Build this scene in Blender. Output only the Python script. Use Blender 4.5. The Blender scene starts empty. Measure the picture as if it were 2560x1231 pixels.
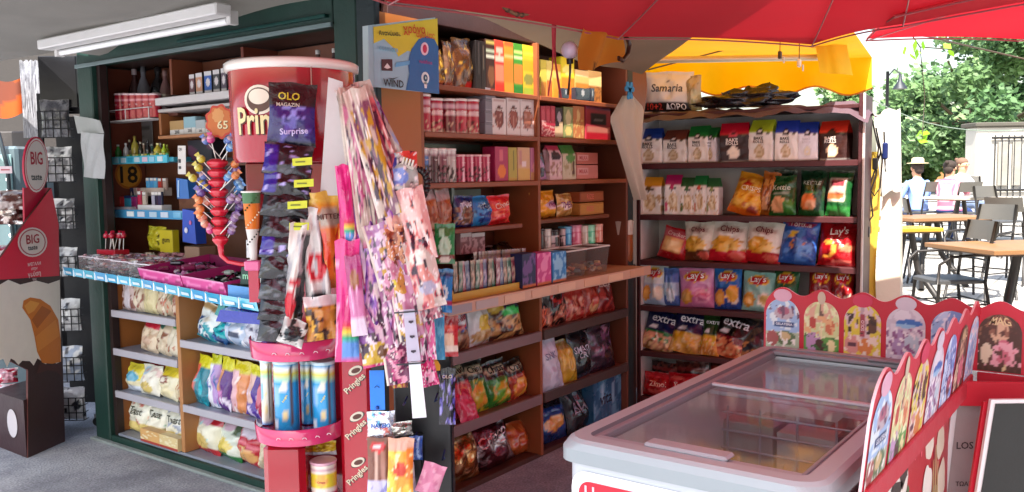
import bpy, math, random
from mathutils import Vector as V, Matrix as MX, noise as NZ
random.seed(7)
sc = bpy.context.scene
COL = sc.collection
# ---------------------------------------------------------------- camera
FPX, CX, CY, EYE = 2186.0, 1280.0, 615.5, V((0, 0, 1.5))
_y, _p, _r = math.radians(36.5), math.radians(4.63), -0.0142
FW = V((math.cos(_y)*math.cos(_p), math.sin(_y)*math.cos(_p), -math.sin(_p)))
_R0 = V((math.sin(_y), -math.cos(_y), 0)); _U0 = _R0.cross(FW)
RT = _R0*math.cos(_r) + _U0*math.sin(_r); UP = -_R0*math.sin(_r) + _U0*math.cos(_r)
cam_d = bpy.data.cameras.new('camera'); cam = bpy.data.objects.new('camera', cam_d); COL.objects.link(cam)
cam_d.sensor_width = 36; cam_d.lens = FPX/2560*36; cam_d.clip_start = .05; cam_d.clip_end = 400
cam.matrix_world = MX(((RT.x, UP.x, -FW.x, EYE.x), (RT.y, UP.y, -FW.y, EYE.y), (RT.z, UP.z, -FW.z, EYE.z), (0, 0, 0, 1)))
sc.camera = cam
# ---------------------------------------------------------------- light
SUN_DIR = V((-0.50, -0.20, 0.84)).normalized()      # from the ground towards the sun
w = bpy.data.worlds.new('World'); sc.world = w; w.use_nodes = True
nt = w.node_tree; bg = nt.nodes['Background']; bg.inputs[1].default_value = 0.15
sky = nt.nodes.new('ShaderNodeTexSky'); sky.sky_type = 'NISHITA'; sky.sun_disc = False
sky.sun_elevation = math.asin(SUN_DIR.z); sky.sun_rotation = math.atan2(SUN_DIR.x, SUN_DIR.y)
sky.air_density = 1.4; sky.dust_density = 3.5; sky.ozone_density = 1.0
nt.links.new(sky.outputs[0], bg.inputs[0])
sd = bpy.data.lights.new('sun', 'SUN'); sd.energy = 5; sd.angle = math.radians(.5); sd.color = (1, .95, .88)
sun = bpy.data.objects.new('sun', sd); COL.objects.link(sun); sun.location = (0, 0, 30)
sun.rotation_euler = SUN_DIR.to_track_quat('Z', 'Y').to_euler()
sc.view_settings.view_transform = 'Standard'; sc.view_settings.look = 'None'; sc.view_settings.gamma = 1
sc.view_settings.exposure = 1.57
# ---------------------------------------------------------------- helpers
_hc = {}
def hx(s):
    if not isinstance(s, str): return s
    if s not in _hc:
        c = [int(s[i:i+2], 16)/255 for i in (0, 2, 4)]
        _hc[s] = tuple(x/12.92 if x <= .04045 else ((x+.055)/1.055)**2.4 for x in c)
    return _hc[s]
def ray(px, py): return FW + RT*((px-CX)/FPX) - UP*((py-CY)/FPX)
def atz(px, py, z):
    d = ray(px, py); return EYE + d*((z-EYE.z)/d.z)
def atd(px, py, dep): return EYE + ray(px, py)*dep
MATS = {}
def mat(name, rough=.5, metal=0., bscale=0, bstr=0., var=0., trans=0., alpha=1., coat=0., emit=0., vscale=6., transl=0., spec=.5, dirt=None):
    m = bpy.data.materials.new(name); m.use_nodes = True; n = m.node_tree.nodes; l = m.node_tree.links
    b = n['Principled BSDF']; a = n.new('ShaderNodeAttribute'); a.attribute_name = 'Col'; col = a.outputs['Color']
    tc = n.new('ShaderNodeTexCoord')
    if var:
        nz = n.new('ShaderNodeTexNoise'); nz.inputs['Scale'].default_value = vscale; nz.inputs['Detail'].default_value = 6
        l.new(tc.outputs['Object'], nz.inputs['Vector'])
        mr = n.new('ShaderNodeMapRange'); mr.inputs['From Min'].default_value = .25; mr.inputs['From Max'].default_value = .75
        mr.inputs['To Min'].default_value = 1-var; mr.inputs['To Max'].default_value = 1+var*.6
        l.new(nz.outputs[0], mr.inputs[0]); mx = n.new('ShaderNodeMix'); mx.data_type = 'RGBA'; mx.blend_type = 'MULTIPLY'
        mx.inputs['Factor'].default_value = 1; l.new(col, mx.inputs['A']); l.new(mr.outputs[0], mx.inputs['B']); col = mx.outputs['Result']
        rr = n.new('ShaderNodeMapRange'); rr.inputs['To Min'].default_value = max(0, rough-.12); rr.inputs['To Max'].default_value = min(1, rough+.12)
        l.new(nz.outputs[0], rr.inputs[0]); l.new(rr.outputs[0], b.inputs['Roughness'])
    else: b.inputs['Roughness'].default_value = rough
    l.new(col, b.inputs['Base Color']); b.inputs['Metallic'].default_value = metal
    b.inputs['Specular IOR Level'].default_value = spec; b.inputs['Coat Weight'].default_value = coat; b.inputs['Coat Roughness'].default_value = .08
    if emit:
        l.new(col, b.inputs['Emission Color']); b.inputs['Emission Strength'].default_value = emit
    if bstr:
        bn = n.new('ShaderNodeTexNoise'); bn.inputs['Scale'].default_value = bscale; bn.inputs['Detail'].default_value = 4; bn.inputs['Distortion'].default_value = .6
        l.new(tc.outputs['Object'], bn.inputs['Vector']); bp = n.new('ShaderNodeBump'); bp.inputs['Strength'].default_value = bstr
        bp.inputs['Distance'].default_value = .01; l.new(bn.outputs[0], bp.inputs['Height']); l.new(bp.outputs[0], b.inputs['Normal'])
    out = n['Material Output']
    if transl:
        t = n.new('ShaderNodeBsdfTranslucent'); l.new(col, t.inputs[0]); ms = n.new('ShaderNodeMixShader'); ms.inputs[0].default_value = transl
        l.new(b.outputs[0], ms.inputs[1]); l.new(t.outputs[0], ms.inputs[2]); l.new(ms.outputs[0], out.inputs[0])
    if alpha < 1:      # clear film or glass: transparent with fresnel gloss
        t = n.new('ShaderNodeBsdfTransparent'); g = n.new('ShaderNodeBsdfGlossy'); g.inputs['Roughness'].default_value = rough
        l.new(col, t.inputs[0])
        lw = n.new('ShaderNodeLayerWeight'); lw.inputs['Blend'].default_value = .5; pw = n.new('ShaderNodeMath'); pw.operation = 'POWER'; pw.inputs[1].default_value = 4.5; l.new(lw.outputs['Facing'], pw.inputs[0]); fr = n.new('ShaderNodeMath'); fr.operation = 'MULTIPLY'; fr.inputs[1].default_value = .55; l.new(pw.outputs[0], fr.inputs[0])
        ad = n.new('ShaderNodeMath'); ad.operation = 'ADD'; ad.use_clamp = True; ad.inputs[1].default_value = .025
        l.new(fr.outputs[0], ad.inputs[0])
        m1 = n.new('ShaderNodeMixShader'); l.new(ad.outputs[0], m1.inputs[0]); l.new(t.outputs[0], m1.inputs[1]); l.new(g.outputs[0], m1.inputs[2])
        m2 = n.new('ShaderNodeMixShader'); m2.inputs[0].default_value = alpha; l.new(m1.outputs[0], m2.inputs[1]); l.new(b.outputs[0], m2.inputs[2])
        l.new(m2.outputs[0], out.inputs[0])
    MATS[name] = m; return m
mat('foil', .27, .0, 26, .55, .06, coat=.4, vscale=9)
mat('matte_film', .42, 0, 22, .4, .06)
mat('silver_foil', .22, .75, 30, .8, .05)
mat('card', .45, 0, 60, .08, .05, vscale=14)
mat('tin', .25, .15, 8, .05, .04, coat=.5)
mat('plastic', .35, 0, 30, .05, .06, vscale=5)
mat('gloss_plastic', .15, 0, 4, .04, .05, coat=.6, vscale=4)
mat('wood', .45, 0, 30, .1, .12, vscale=3)
mat('painted_wood', .5, 0, 40, .12, .18, vscale=7)
mat('metal', .38, .6, 60, .05, .12, vscale=5)
mat('dark_metal', .5, .2, 40, .1, .15)
mat('fabric', .85, 0, 150, .15, .10, vscale=4)
mat('canopy_fabric', .8, 0, 5, .25, .14, transl=.09, vscale=3)
mat('sunshade_fabric', .8, 0, 6, .2, .12, transl=.5, vscale=3)
mat('parasol_fabric', .85, 0, 6, .2, .08, transl=.07, vscale=3)
mat('bright_parasol_fabric', .8, 0, 6, .2, .06, transl=.22, vscale=3)
mat('awning_fabric', .8, 0, 6, .2, .12, transl=.24, vscale=3)
mat('thin_plastic', .35, 0, 20, .7, .05, alpha=.55)
mat('clear', .12, 0, 20, .2, 0, alpha=.07)
mat('glass', .05, 0, 3, .02, 0, alpha=.03)
mat('light_strip', .4, emit=2.0)
mat('leaf', .5, 0, 0, 0, .3, transl=.4, vscale=.6)
mat('bark', .85, 0, 20, .6, .3)
mat('plaster', .8, 0, 20, .2, .12, vscale=1.2)
mat('skin', .5, 0, 0, 0, .04)
I4 = MX.Identity(4)
def T(x, y, z): return MX.Translation((x, y, z))
def RZ(a): return MX.Rotation(a, 4, 'Z')
def RX(a): return MX.Rotation(a, 4, 'X')
def RY(a): return MX.Rotation(a, 4, 'Y')
_tc = {}
def text_geo(s):
    if s in _tc: return _tc[s]
    cu = bpy.data.curves.new('t', 'FONT'); cu.body = s; cu.align_x = 'CENTER'; cu.align_y = 'CENTER'; cu.resolution_u = 2; cu.offset = .018
    o = bpy.data.objects.new('t', cu); COL.objects.link(o)
    dg = bpy.context.evaluated_depsgraph_get(); me = o.evaluated_get(dg).to_mesh()
    vs = [(v.co.x, v.co.y) for v in me.vertices]; fs = [tuple(p.vertices) for p in me.polygons]
    o.evaluated_get(dg).to_mesh_clear(); bpy.data.objects.remove(o); bpy.data.curves.remove(cu)
    if vs:
        x0, x1 = min(a for a, b in vs), max(a for a, b in vs); y0, y1 = min(b for a, b in vs), max(b for a, b in vs)
        W = max(x1-x0, 1e-3); vs = [((a-(x0+x1)/2)/W, (b-(y0+y1)/2)/W) for a, b in vs]; asp = (y1-y0)/W
    else: asp = 1
    _tc[s] = (vs, fs, asp); return _tc[s]
def WM(o):
    m = o.matrix_basis
    return WM(o.parent) @ m if o.parent else m.copy()
def setw(o, M): o.matrix_basis = (WM(o.parent).inverted() @ M) if o.parent else M
class MB:
    def __init__(s): s.v = []; s.f = []; s.c = []; s.s = []; s.M = I4
    def raw(s, vs, fs, cols, smooth=False, M=None):
        m = s.M @ M if M is not None else s.M; n = len(s.v); s.v += [m @ V(p) for p in vs]
        single = not isinstance(cols, list)
        if single: cols = hx(cols)
        for i, f in enumerate(fs):
            s.f.append([n+k for k in f]); s.s.append(smooth); s.c.append(cols if single else cols[i])
        return s
    def vcol(s, vs, fs, vc, smooth=True, M=None):     # colours given per vertex
        return s.raw(vs, fs, [[vc[k] for k in f] for f in fs], smooth, M)
    def box(s, c, d, col, M=None, bev=0):
        x, y, z = d[0]/2, d[1]/2, d[2]/2; b = min(bev, x*.9, y*.9, z*.9)
        if b <= 0:
            vs = [(c[0]+i*x, c[1]+j*y, c[2]+k*z) for i in (-1, 1) for j in (-1, 1) for k in (-1, 1)]
            return s.raw(vs, [(0, 1, 3, 2), (4, 6, 7, 5), (0, 4, 5, 1), (2, 3, 7, 6), (0, 2, 6, 4), (1, 5, 7, 3)], col, False, M)
        vs = []; idx = {}
        for i in (-1, 1):
            for j in (-1, 1):
                for k in (-1, 1):
                    for a in range(3):
                        p = [c[0]+i*(x-b), c[1]+j*(y-b), c[2]+k*(z-b)]; p[a] += (i, j, k)[a]*b
                        idx[(i, j, k, a)] = len(vs); vs.append(p)
        fs = []
        for a in range(3):
            o1, o2 = [q for q in range(3) if q != a]
            for sg in (-1, 1):
                q = []
                for e1, e2 in ((-1, -1), (1, -1), (1, 1), (-1, 1)):
                    t = [0, 0, 0]; t[a] = sg; t[o1] = e1; t[o2] = e2; q.append(idx[(*t, a)])
                fs.append(q if (sg > 0) != (a == 1) else q[::-1])
            for e1 in (-1, 1):
                for e2 in (-1, 1):      # edge along axis a
                    t0 = [0, 0, 0]; t0[o1] = e1; t0[o2] = e2; t1 = list(t0); t0[a] = -1; t1[a] = 1
                    q = [idx[(*t0, o1)], idx[(*t1, o1)], idx[(*t1, o2)], idx[(*t0, o2)]]
                    fs.append(q if e1*e2*(1 if a != 1 else -1) < 0 else q[::-1])
        for i in (-1, 1):
            for j in (-1, 1):
                for k in (-1, 1):
                    q = [idx[(i, j, k, a)] for a in range(3)]; fs.append(q if i*j*k > 0 else q[::-1])
        return s.raw(vs, fs, col, False, M)
    def lathe(s, prof, n, col, M=None, a0=0, a1=2*math.pi, smooth=True, cap=True):
        full = abs(a1-a0-2*math.pi) < 1e-6; m = n if full else n+1; vs = []
        for r, z in prof:
            for i in range(m):
                a = a0+(a1-a0)*i/n; vs.append((r*math.cos(a), r*math.sin(a), z))
        fs = []; cs = []
        for j in range(len(prof)-1):
            for i in range(n):
                k = (i+1) % m if full else i+1
                fs.append((j*m+i, j*m+k, (j+1)*m+k, (j+1)*m+i)); cs.append(col(j, i) if callable(col) else hx(col))
        s.raw(vs, fs, cs, smooth, M)
        if cap and full:
            e = col(len(prof)-2, 0) if callable(col) else hx(col); b = col(0, 0) if callable(col) else hx(col)
            if prof[-1][0] > 1e-4: s.raw(vs[-m:], [tuple(range(m))], [e], False, M)
            if prof[0][0] > 1e-4: s.raw(vs[:m], [tuple(range(m))[::-1]], [b], False, M)
        return s
    def cyl(s, p0, p1, r0, r1=None, n=10, col='888888', smooth=True):
        p0, p1 = V(p0), V(p1); r1 = r0 if r1 is None else r1; d = p1-p0
        q = d.to_track_quat('Z', 'Y').to_matrix().to_4x4()
        return s.lathe([(r0, 0), (r1, d.length)], n, col, MX.Translation(p0) @ q, smooth=smooth)
    def tube(s, pts, r, col, n=6):
        pts = [V(p) for p in pts]
        rr = r if isinstance(r, (list, tuple)) else [r]*len(pts); vs = []; fs = []; ref = None
        for i, p in enumerate(pts):
            d = (pts[min(i+1, len(pts)-1)]-pts[max(i-1, 0)]); d = d.normalized() if d.length else V((0, 0, 1))
            if ref is None: ref = d.cross(V((0, 0, 1)) if abs(d.z) < .9 else V((1, 0, 0)))
            ref = (ref-d*ref.dot(d)).normalized(); a = ref; b = d.cross(a)
            for k in range(n):
                t = 2*math.pi*k/n; vs.append(p + (a*math.cos(t)+b*math.sin(t))*rr[i])
        for i in range(len(pts)-1):
            for k in range(n): fs.append((i*n+k, i*n+(k+1) % n, (i+1)*n+(k+1) % n, (i+1)*n+k))
        fs += [tuple(range(n)), tuple(range((len(pts)-1)*n, len(pts)*n))[::-1]]
        return s.raw(vs, fs, col, True)
    def ball(s, c, r, col, n=8, sc_=(1, 1, 1)):
        pr = [(r*math.sin(math.pi*j/(n//2+1)), -r*math.cos(math.pi*j/(n//2+1))) for j in range(n//2+2)]
        return s.lathe(pr, n, col, T(*c) @ MX.Diagonal((*sc_, 1)), cap=False)
    def grid(s, fn, nu, nv, colfn, M=None, smooth=True, flip=False):
        vs = []; vc = []
        for j in range(nv+1):
            for i in range(nu+1):
                u, v = i/nu, j/nv; vs.append(fn(u, v)); vc.append(colfn(u, v) if callable(colfn) else hx(colfn))
        fs = [(j*(nu+1)+i, j*(nu+1)+i+1, (j+1)*(nu+1)+i+1, (j+1)*(nu+1)+i) for j in range(nv) for i in range(nu)]
        if flip: fs = [f[::-1] for f in fs]
        return s.vcol(vs, fs, vc, smooth, M)
    def flat(s, pts, col, M=None, y=0):               # 2-D outline (x, z) facing -y
        return s.raw([(a, y, b) for a, b in pts], [tuple(range(len(pts)))], col, False, M)
    def slab(s, pts, th, col, edge=None, M=None):      # extruded outline (x, z), front at y=0, back at y=th
        n = len(pts); vs = [(a, 0, b) for a, b in pts]+[(a, th, b) for a, b in pts]
        fs = [tuple(range(n)), tuple(range(n, 2*n))[::-1]]+[((i+1) % n, i, n+i, n+(i+1) % n) for i in range(n)]
        c, e = hx(col), hx(edge or col)
        return s.raw(vs, fs, [c, c]+[e]*n, False, M)
    def text(s, t, cx, cz, width, col, M=None, y=-.0015, rot=0, fn=None, squash=1, maxh=None):
        vs, fs, asp = text_geo(t); k = width
        if maxh and asp*width > maxh: k = maxh/asp
        ca, sa = math.cos(rot), math.sin(rot); out = []
        for a, b in vs:
            a *= k; b *= k*squash; X = cx+a*ca-b*sa; Z = cz+a*sa+b*ca
            out.append(fn(X, Z) if fn else (X, y, Z))
        return s.raw(out, fs, col, False, M)
    def build(s, name, m='plastic', parent=None, M=None):
        me = bpy.data.meshes.new(name); me.from_pydata([tuple(p) for p in s.v], [], s.f)
        at = me.color_attributes.new('Col', 'FLOAT_COLOR', 'CORNER'); buf = []
        for f, c in zip(s.f, s.c):
            if isinstance(c, list):
                for q in c: buf += [q[0], q[1], q[2], 1]
            else: buf += [c[0], c[1], c[2], 1]*len(f)
        at.data.foreach_set('color', buf); me.polygons.foreach_set('use_smooth', s.s)
        me.materials.append(MATS[m]); me.update()
        o = bpy.data.objects.new(name, me); COL.objects.link(o)
        if parent: o.parent = parent
        if M is not None: setw(o, M)
        return o
def tag(o, label, cat, group=None, kind=None):
    if label: o['label'] = label
    if cat: o['category'] = cat
    if group: o['group'] = group
    if kind: o['kind'] = kind
    return o
def thing(name, label, cat, loc=(0, 0, 0), rz=0, group=None):
    o = bpy.data.objects.new(name, None); COL.objects.link(o); o.empty_display_size = .1
    o.location = loc; o.rotation_euler = (0, 0, rz); return tag(o, label, cat, group)
def copy_tree(o, parent=None):
    c = o.copy(); COL.objects.link(c); c.parent = parent
    for ch in [q for q in bpy.data.objects if q.parent == o]: copy_tree(ch, c)
    return c
# ---------------------------------------------------------------- printed designs: colour as a function of (u, v), u right, v up
def D(bg, *sh): return (bg, sh)
def dcol(des, seed=0):
    bgc = hx(des[0]); sh = [tuple(hx(q) if isinstance(q, str) and len(q) == 6 and k and x[0] != 't' else q for k, q in enumerate(x)) for x in des[1] if x[0] != 't']
    def f(u, v):
        c = bgc
        for x in sh:
            k = x[0]
            if k == 'b' and x[1] <= v <= x[2]: c = x[3]
            elif k == 'r' and x[1] <= u <= x[3] and x[2] <= v <= x[4]: c = x[5]
            elif k == 'e' and ((u-x[1])/x[3])**2+((v-x[2])/x[4])**2 <= 1: c = x[5]
            elif k == 'n' and x[4] <= v <= x[5] and NZ.noise((u*x[1]+seed*3.1, v*x[1], seed*1.7)) > x[2]: c = x[3]
            elif k == 'd' and u*x[1]+v*x[2] > x[3]: c = x[4]
            elif k == 's' and (u*x[1]+v*x[2]) % 1 < .5: c = x[3]
            elif k == 'g' and x[1] <= v <= x[2]:
                t = (v-x[1])/(x[2]-x[1]); c = tuple(a*(1-t)+b*t for a, b in zip(x[3], x[4]))
        return c
    return f
def dtexts(des): return [x for x in des[1] if x[0] == 't']   # ('t', string, u, v, width fraction, colour, rot)
def pouch_mb(w, h, d, des, seed=0, top=.07, pinch=.07, full=1.0, crimp=True, nu=16, nv=20, fold=0):
    """a sealed film bag standing on its lower edge, front towards -y"""
    mb = MB(); cf = dcol(des, seed); sr = seed*7.3
    def prof(v):
        if v < .035: return .04
        if v > 1-top: return .03
        t = (v-.035)/(1-top-.035); return max(.04, (math.sin(math.pi*min(1, t**.8)))**.55*full)
    def S(sgn, off=0):
        def f(u, v):
            e = abs(2*u-1); th = d/2*prof(v)*(max(0, 1-e**2.6))**.6
            nn = NZ.noise((u*4+sr, v*5, sgn*2+sr)); n2 = NZ.noise((u*9+sr, v*3+sr, sgn))
            th *= 1+.5*nn; th += d*.11*n2*(1-e)+d*.05*(1-e)*NZ.noise((u*17+sr, v*7+2*u, sgn+3))
            x = (u-.5)*w*(1-pinch*math.sin(math.pi*v)+.03*NZ.noise((sr, v*3, 1+sgn*0)))
            if crimp and (v > 1-top*.9): th += .0025*math.sin(u*40)*sgn
            z = v*h*(1+.012*math.sin(u*9+sr)*(v > .9)); yb = .05*d*math.sin(v*5+sr)+fold*math.sin(u*8+1.5*math.sin(v*4+sr)+sr)
            return (x, sgn*max(th, .0012)+yb+off, z)
        return f
    mb.grid(S(-1), nu, nv, cf); mb.grid(S(1), nu, nv, cf, flip=True)
    f = S(-1, -.0035)
    put_texts(mb, des, 1, 1, lambda u, v: f(min(1, max(0, u)), min(1, max(0, v))))
    return mb
def put_texts(mb, des, w, h, fn, M=None):
    asp = put_texts.asp
    for x in dtexts(des):
        t, u, v, wf, c = x[1:6]; rot = x[6] if len(x) > 6 else 0
        vs, fs, a = text_geo(t); ca, sa = math.cos(rot), math.sin(rot); out = []
        for p, q in vs:
            p *= wf; q *= wf; X = p*ca-q*sa; Z = (p*sa+q*ca)*asp; out.append(fn(u+X, v+Z))
        mb.raw(out, fs, c, False, M)
put_texts.asp = 1
def pouch(w, h, d, des, seed=0, **k):
    put_texts.asp = w/h; return pouch_mb(w, h, d, des, seed, **k)
def block_bag(w, h, d, des, seed=0):
    """flat-bottomed paper/film bag, square body and a folded, flattened top"""
    mb = MB(); cf = dcol(des, seed); put_texts.asp = w/h
    def S(sgn, off=0):
        def f(u, v):
            k = 1 if v < .70 else max(.06, 1-((v-.70)/.30)**1.1); e = abs(2*u-1)
            th = d/2*k*(1+.12*NZ.noise((u*5+seed, v*6, sgn+seed)))*(1 if e < .97 else .96)
            return ((u-.5)*w*(1+.03*math.sin(v*4+seed)-.02*(v > .8)), sgn*th+off, v*h)
        return f
    mb.grid(S(-1), 14, 18, cf); mb.grid(S(1), 14, 18, cf, flip=True)
    for e, q in ((0, 1), (1, 1)):
        a, b = S(-1), S(1)
        mb.grid(lambda s_, v: tuple(x*(1-s_)+y*s_+(.0 if i else (.012*(1 if e else -1)*-math.sin(math.pi*s_)*(v > .5))) for i, (x, y) in enumerate(zip(a(e, v), b(e, v)))), 3, 18, lambda s_, v: cf(e, v), flip=(e == 0))
    f = S(-1, -.003); put_texts(mb, des, 1, 1, f); return mb
def carton(w, h, d, des, seed=0, side=None, bev=.0015):
    mb = MB(); cf = dcol(des, seed); put_texts.asp = w/h
    mb.box((0, 0, h/2), (w, d, h), side or des[0], bev=bev)
    y = -d/2-.0012; i = .0012
    f = lambda u, v: (-w/2+i+(w-2*i)*u, y, i+(h-2*i)*v)
    mb.grid(f, 14, 18, cf, smooth=False)
    g = lambda u, v: (-w/2+i+(w-2*i)*u, y-.0012, i+(h-2*i)*v)
    put_texts(mb, des, 1, 1, g); return mb
def can(w, h, des, seed=0, lid='f4f0ea', rim=.07):
    """round tin with a plastic lid"""
    mb = MB(); cf = dcol(des, seed); r = w/2; put_texts.asp = math.pi*r/h
    f = lambda u, v: (-r*math.cos(math.pi*u*1.0), -r*math.sin(math.pi*u), v*h*(1-rim))
    mb.grid(f, 14, 14, cf); b = lambda u, v: (r*math.cos(math.pi*u), r*math.sin(math.pi*u), v*h*(1-rim))
    mb.grid(b, 14, 6, lambda u, v: cf(1-u, v))
    mb.lathe([(r*1.0, h*(1-rim)-.002), (r*1.06, h*(1-rim)), (r*1.06, h*.985), (r*.98, h), (r*.9, h*.99)], 20, lid)
    g = lambda u, v: (-(r+.0015)*math.cos(math.pi*u), -(r+.0015)*math.sin(math.pi*u), v*h*(1-rim))
    put_texts(mb, des, 1, 1, g); return mb
def bottle(w, h, col, cap='f2f2f2', wrap=None, neck=.35):
    mb = MB(); r = w/2; n = 12
    pr = [(r*.85, 0), (r, h*.03), (r, h*(1-neck-.12)), (r*.75, h*(1-neck)), (r*.36, h*(1-neck*.6)), (r*.34, h*.9)]
    mb.lathe(pr, n, col); mb.lathe([(r*.42, h*.88), (r*.42, h), (r*.3, h*1.005)], n, cap)
    if wrap: mb.lathe([(r*1.02, h*.15), (r*1.02, h*(1-neck-.2))], n, wrap, cap=False)
    return mb
# ---------------------------------------------------------------- frames: the shop fronts goods stand on
class Frame:
    def __init__(s, o, rz): s.o = V(o); s.rz = rz; s.ex = V((math.cos(rz), math.sin(rz), 0)); s.ey = V((-math.sin(rz), math.cos(rz), 0))
    def w(s, lx, d, z): p = s.o+s.ex*lx+s.ey*d; p.z = z; return p
    def hit(s, px, py, d=0):
        r = ray(px, py); q = s.o+s.ey*d; t = (q-EYE).dot(s.ey)/r.dot(s.ey); p = EYE+r*t
        return (p-s.o).dot(s.ex), p.z
    def M(s, lx=0, d=0, z=0): return MX.Translation(s.w(lx, d, z)) @ RZ(s.rz)
XA, YB = 2.60, 2.57
FA = Frame((XA, 0, 0), -math.pi/2)           # left front: local x = -world y
FB = Frame((0, YB, 0), 0)                    # centre front: local x = world x
FC = Frame((5.0, 2.70, 0), math.radians(-84.2))   # snack rack
FS = Frame((2.02, 2.42, 0), math.radians(-53.5))  # tube-crisp stand
ALL_LABELS = {}
def put(fr, z, px0, px1, pyt, kind, des, label, cat='bag', name=None, group=None, th=None, d=.03, lean=0, tw=0, tilt=0, mt=None, seed=None, parent=None, **k):
    ym = pyt+35; a = fr.hit(px0, ym, d)[0]; b = fr.hit(px1, ym, d)[0]; wd = abs(b-a); zt = fr.hit((px0+px1)/2, pyt, d)[1]
    h = max(.02, zt-z-.002); sd_ = seed if seed is not None else (len(ALL_LABELS) % 97)*1.37+.3
    if lean: h /= math.cos(lean)
    if kind in ('pouch', 'block') and wd > .05:
        rj = random.Random(int(px0*7+pyt)); tw += rj.uniform(-.16, .16); tilt += rj.uniform(-.05, .05)*(1 if kind == 'pouch' else .4); lean += rj.uniform(0, .08)*(kind == 'pouch'); h *= rj.uniform(.96, 1.01)
    elif kind == 'box': tw += random.Random(int(px0*3+pyt)).uniform(-.05, .05)
    if kind == 'pouch': th = th or min(.09, wd*.5); mb = pouch(wd*1.04, h, th, des, sd_, **k); m = mt or 'foil'; nm = name or 'snack_bag'
    elif kind == 'block': th = th or min(.09, wd*.5); mb = block_bag(wd*.99, h, th, des, sd_); m = mt or 'matte_film'; nm = name or 'rusk_bag'
    elif kind == 'box': th = th or .05; mb = carton(wd*.985, h, th, des, sd_, **k); m = mt or 'card'; nm = name or 'carton'
    elif kind == 'can': th = wd; mb = can(wd*.96, h, des, sd_, **k); m = mt or 'tin'; nm = name or 'wafer_tin'
    elif kind == 'bottle': th = wd; mb = bottle(wd*.95, h, des, **k); m = mt or 'gloss_plastic'; nm = name or 'bottle'
    o = mb.build(nm, m, parent); tag(o, label, cat, group)
    # lean > 0 tips the top back into the shelf, tilt rolls it sideways
    setw(o, fr.M((a+b)/2, d+th/2, z+.002) @ RZ(tw) @ RY(tilt) @ RX(-lean))
    ALL_LABELS.setdefault(label, []).append(o); return o
# ================================================================ THE SETTING
def bx(mb, x0, x1, y0, y1, z0, z1, col, bev=0): return mb.box(((x0+x1)/2, (y0+y1)/2, (z0+z1)/2), (abs(x1-x0), abs(y1-y0), abs(z1-z0)), col, bev=bev)
def gz(x, y):
    t = max(0., x-5.5)
    return 0 if x < 5.5 else .10*min(1, t/.4)+.0324*t*(1 if t < 24 else 24/t)
def ground_mat(name, c1, c2, sc1, rough=.9, brick=None):
    m = bpy.data.materials.new(name); m.use_nodes = True; n = m.node_tree.nodes; l = m.node_tree.links; b = n['Principled BSDF']
    tc = n.new('ShaderNodeTexCoord'); nz = n.new('ShaderNodeTexNoise'); nz.inputs['Scale'].default_value = sc1; nz.inputs['Detail'].default_value = 9; nz.inputs['Roughness'].default_value = .65
    l.new(tc.outputs['Object'], nz.inputs['Vector']); cr = n.new('ShaderNodeValToRGB'); cr.color_ramp.elements[0].position = .40; cr.color_ramp.elements[1].position = .60
    cr.color_ramp.elements[0].color = (*hx(c1), 1); cr.color_ramp.elements[1].color = (*hx(c2), 1); l.new(nz.outputs[0], cr.inputs[0]); col = cr.outputs[0]
    n2 = n.new('ShaderNodeTexNoise'); n2.inputs['Scale'].default_value = 90; n2.inputs['Detail'].default_value = 3; l.new(tc.outputs['Object'], n2.inputs['Vector'])
    mx = n.new('ShaderNodeMix'); mx.data_type = 'RGBA'; mx.blend_type = 'OVERLAY'; mx.inputs['Factor'].default_value = .8; l.new(col, mx.inputs['A']); l.new(n2.outputs[0], mx.inputs['B']); col = mx.outputs['Result']
    if brick:
        bt = n.new('ShaderNodeTexBrick'); bt.inputs['Scale'].default_value = brick; bt.inputs['Mortar Size'].default_value = .012; bt.inputs['Color1'].default_value = (1, 1, 1, 1); bt.inputs['Color2'].default_value = (.86, .86, .88, 1); bt.inputs['Mortar'].default_value = (.5, .5, .5, 1)
        l.new(tc.outputs['Object'], bt.inputs['Vector']); m3 = n.new('ShaderNodeMix'); m3.data_type = 'RGBA'; m3.blend_type = 'MULTIPLY'; m3.inputs['Factor'].default_value = 1
        l.new(col, m3.inputs['A']); l.new(bt.outputs[0], m3.inputs['B']); col = m3.outputs['Result']
    l.new(col, b.inputs['Base Color']); b.inputs['Roughness'].default_value = rough
    bp = n.new('ShaderNodeBump'); bp.inputs['Strength'].default_value = .4; bp.inputs['Distance'].default_value = .01; l.new(n2.outputs[0], bp.inputs['Height']); l.new(bp.outputs[0], b.inputs['Normal'])
    MATS[name] = m
ground_mat('paving', '7c7e86', 'a6a8ae', 1.6)
ground_mat('plaza_stone', '8e8a82', 'b2ada4', 1.2, brick=.9)
g = MB(); xs = [-60, -20, -6, -2, 0, 2, 4, 5.5, 5.6, 5.7, 5.8, 5.9, 7, 9, 12, 16, 20, 25, 29.5, 40, 90, 200]; ys = [-200, -60, -20, -6, -2, 0, 2, 4, 6, 10, 20, 60, 200]
g.raw([(x, y, gz(x, y)) for y in ys for x in xs], [(j*len(xs)+i, j*len(xs)+i+1, (j+1)*len(xs)+i+1, (j+1)*len(xs)+i) for j in range(len(ys)-1) for i in range(len(xs)-1)], 'aaaaaa')
tag(g.build('ground', 'paving'), 'pale stone paving of the square running under the kiosk', 'ground', kind='structure')
g = MB(); xs2 = [x for x in xs if x >= 6.1 or x == 5.9]; ys2 = [-60, -20, -6, 0, 4, 8, 14, 30, 60]
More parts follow.
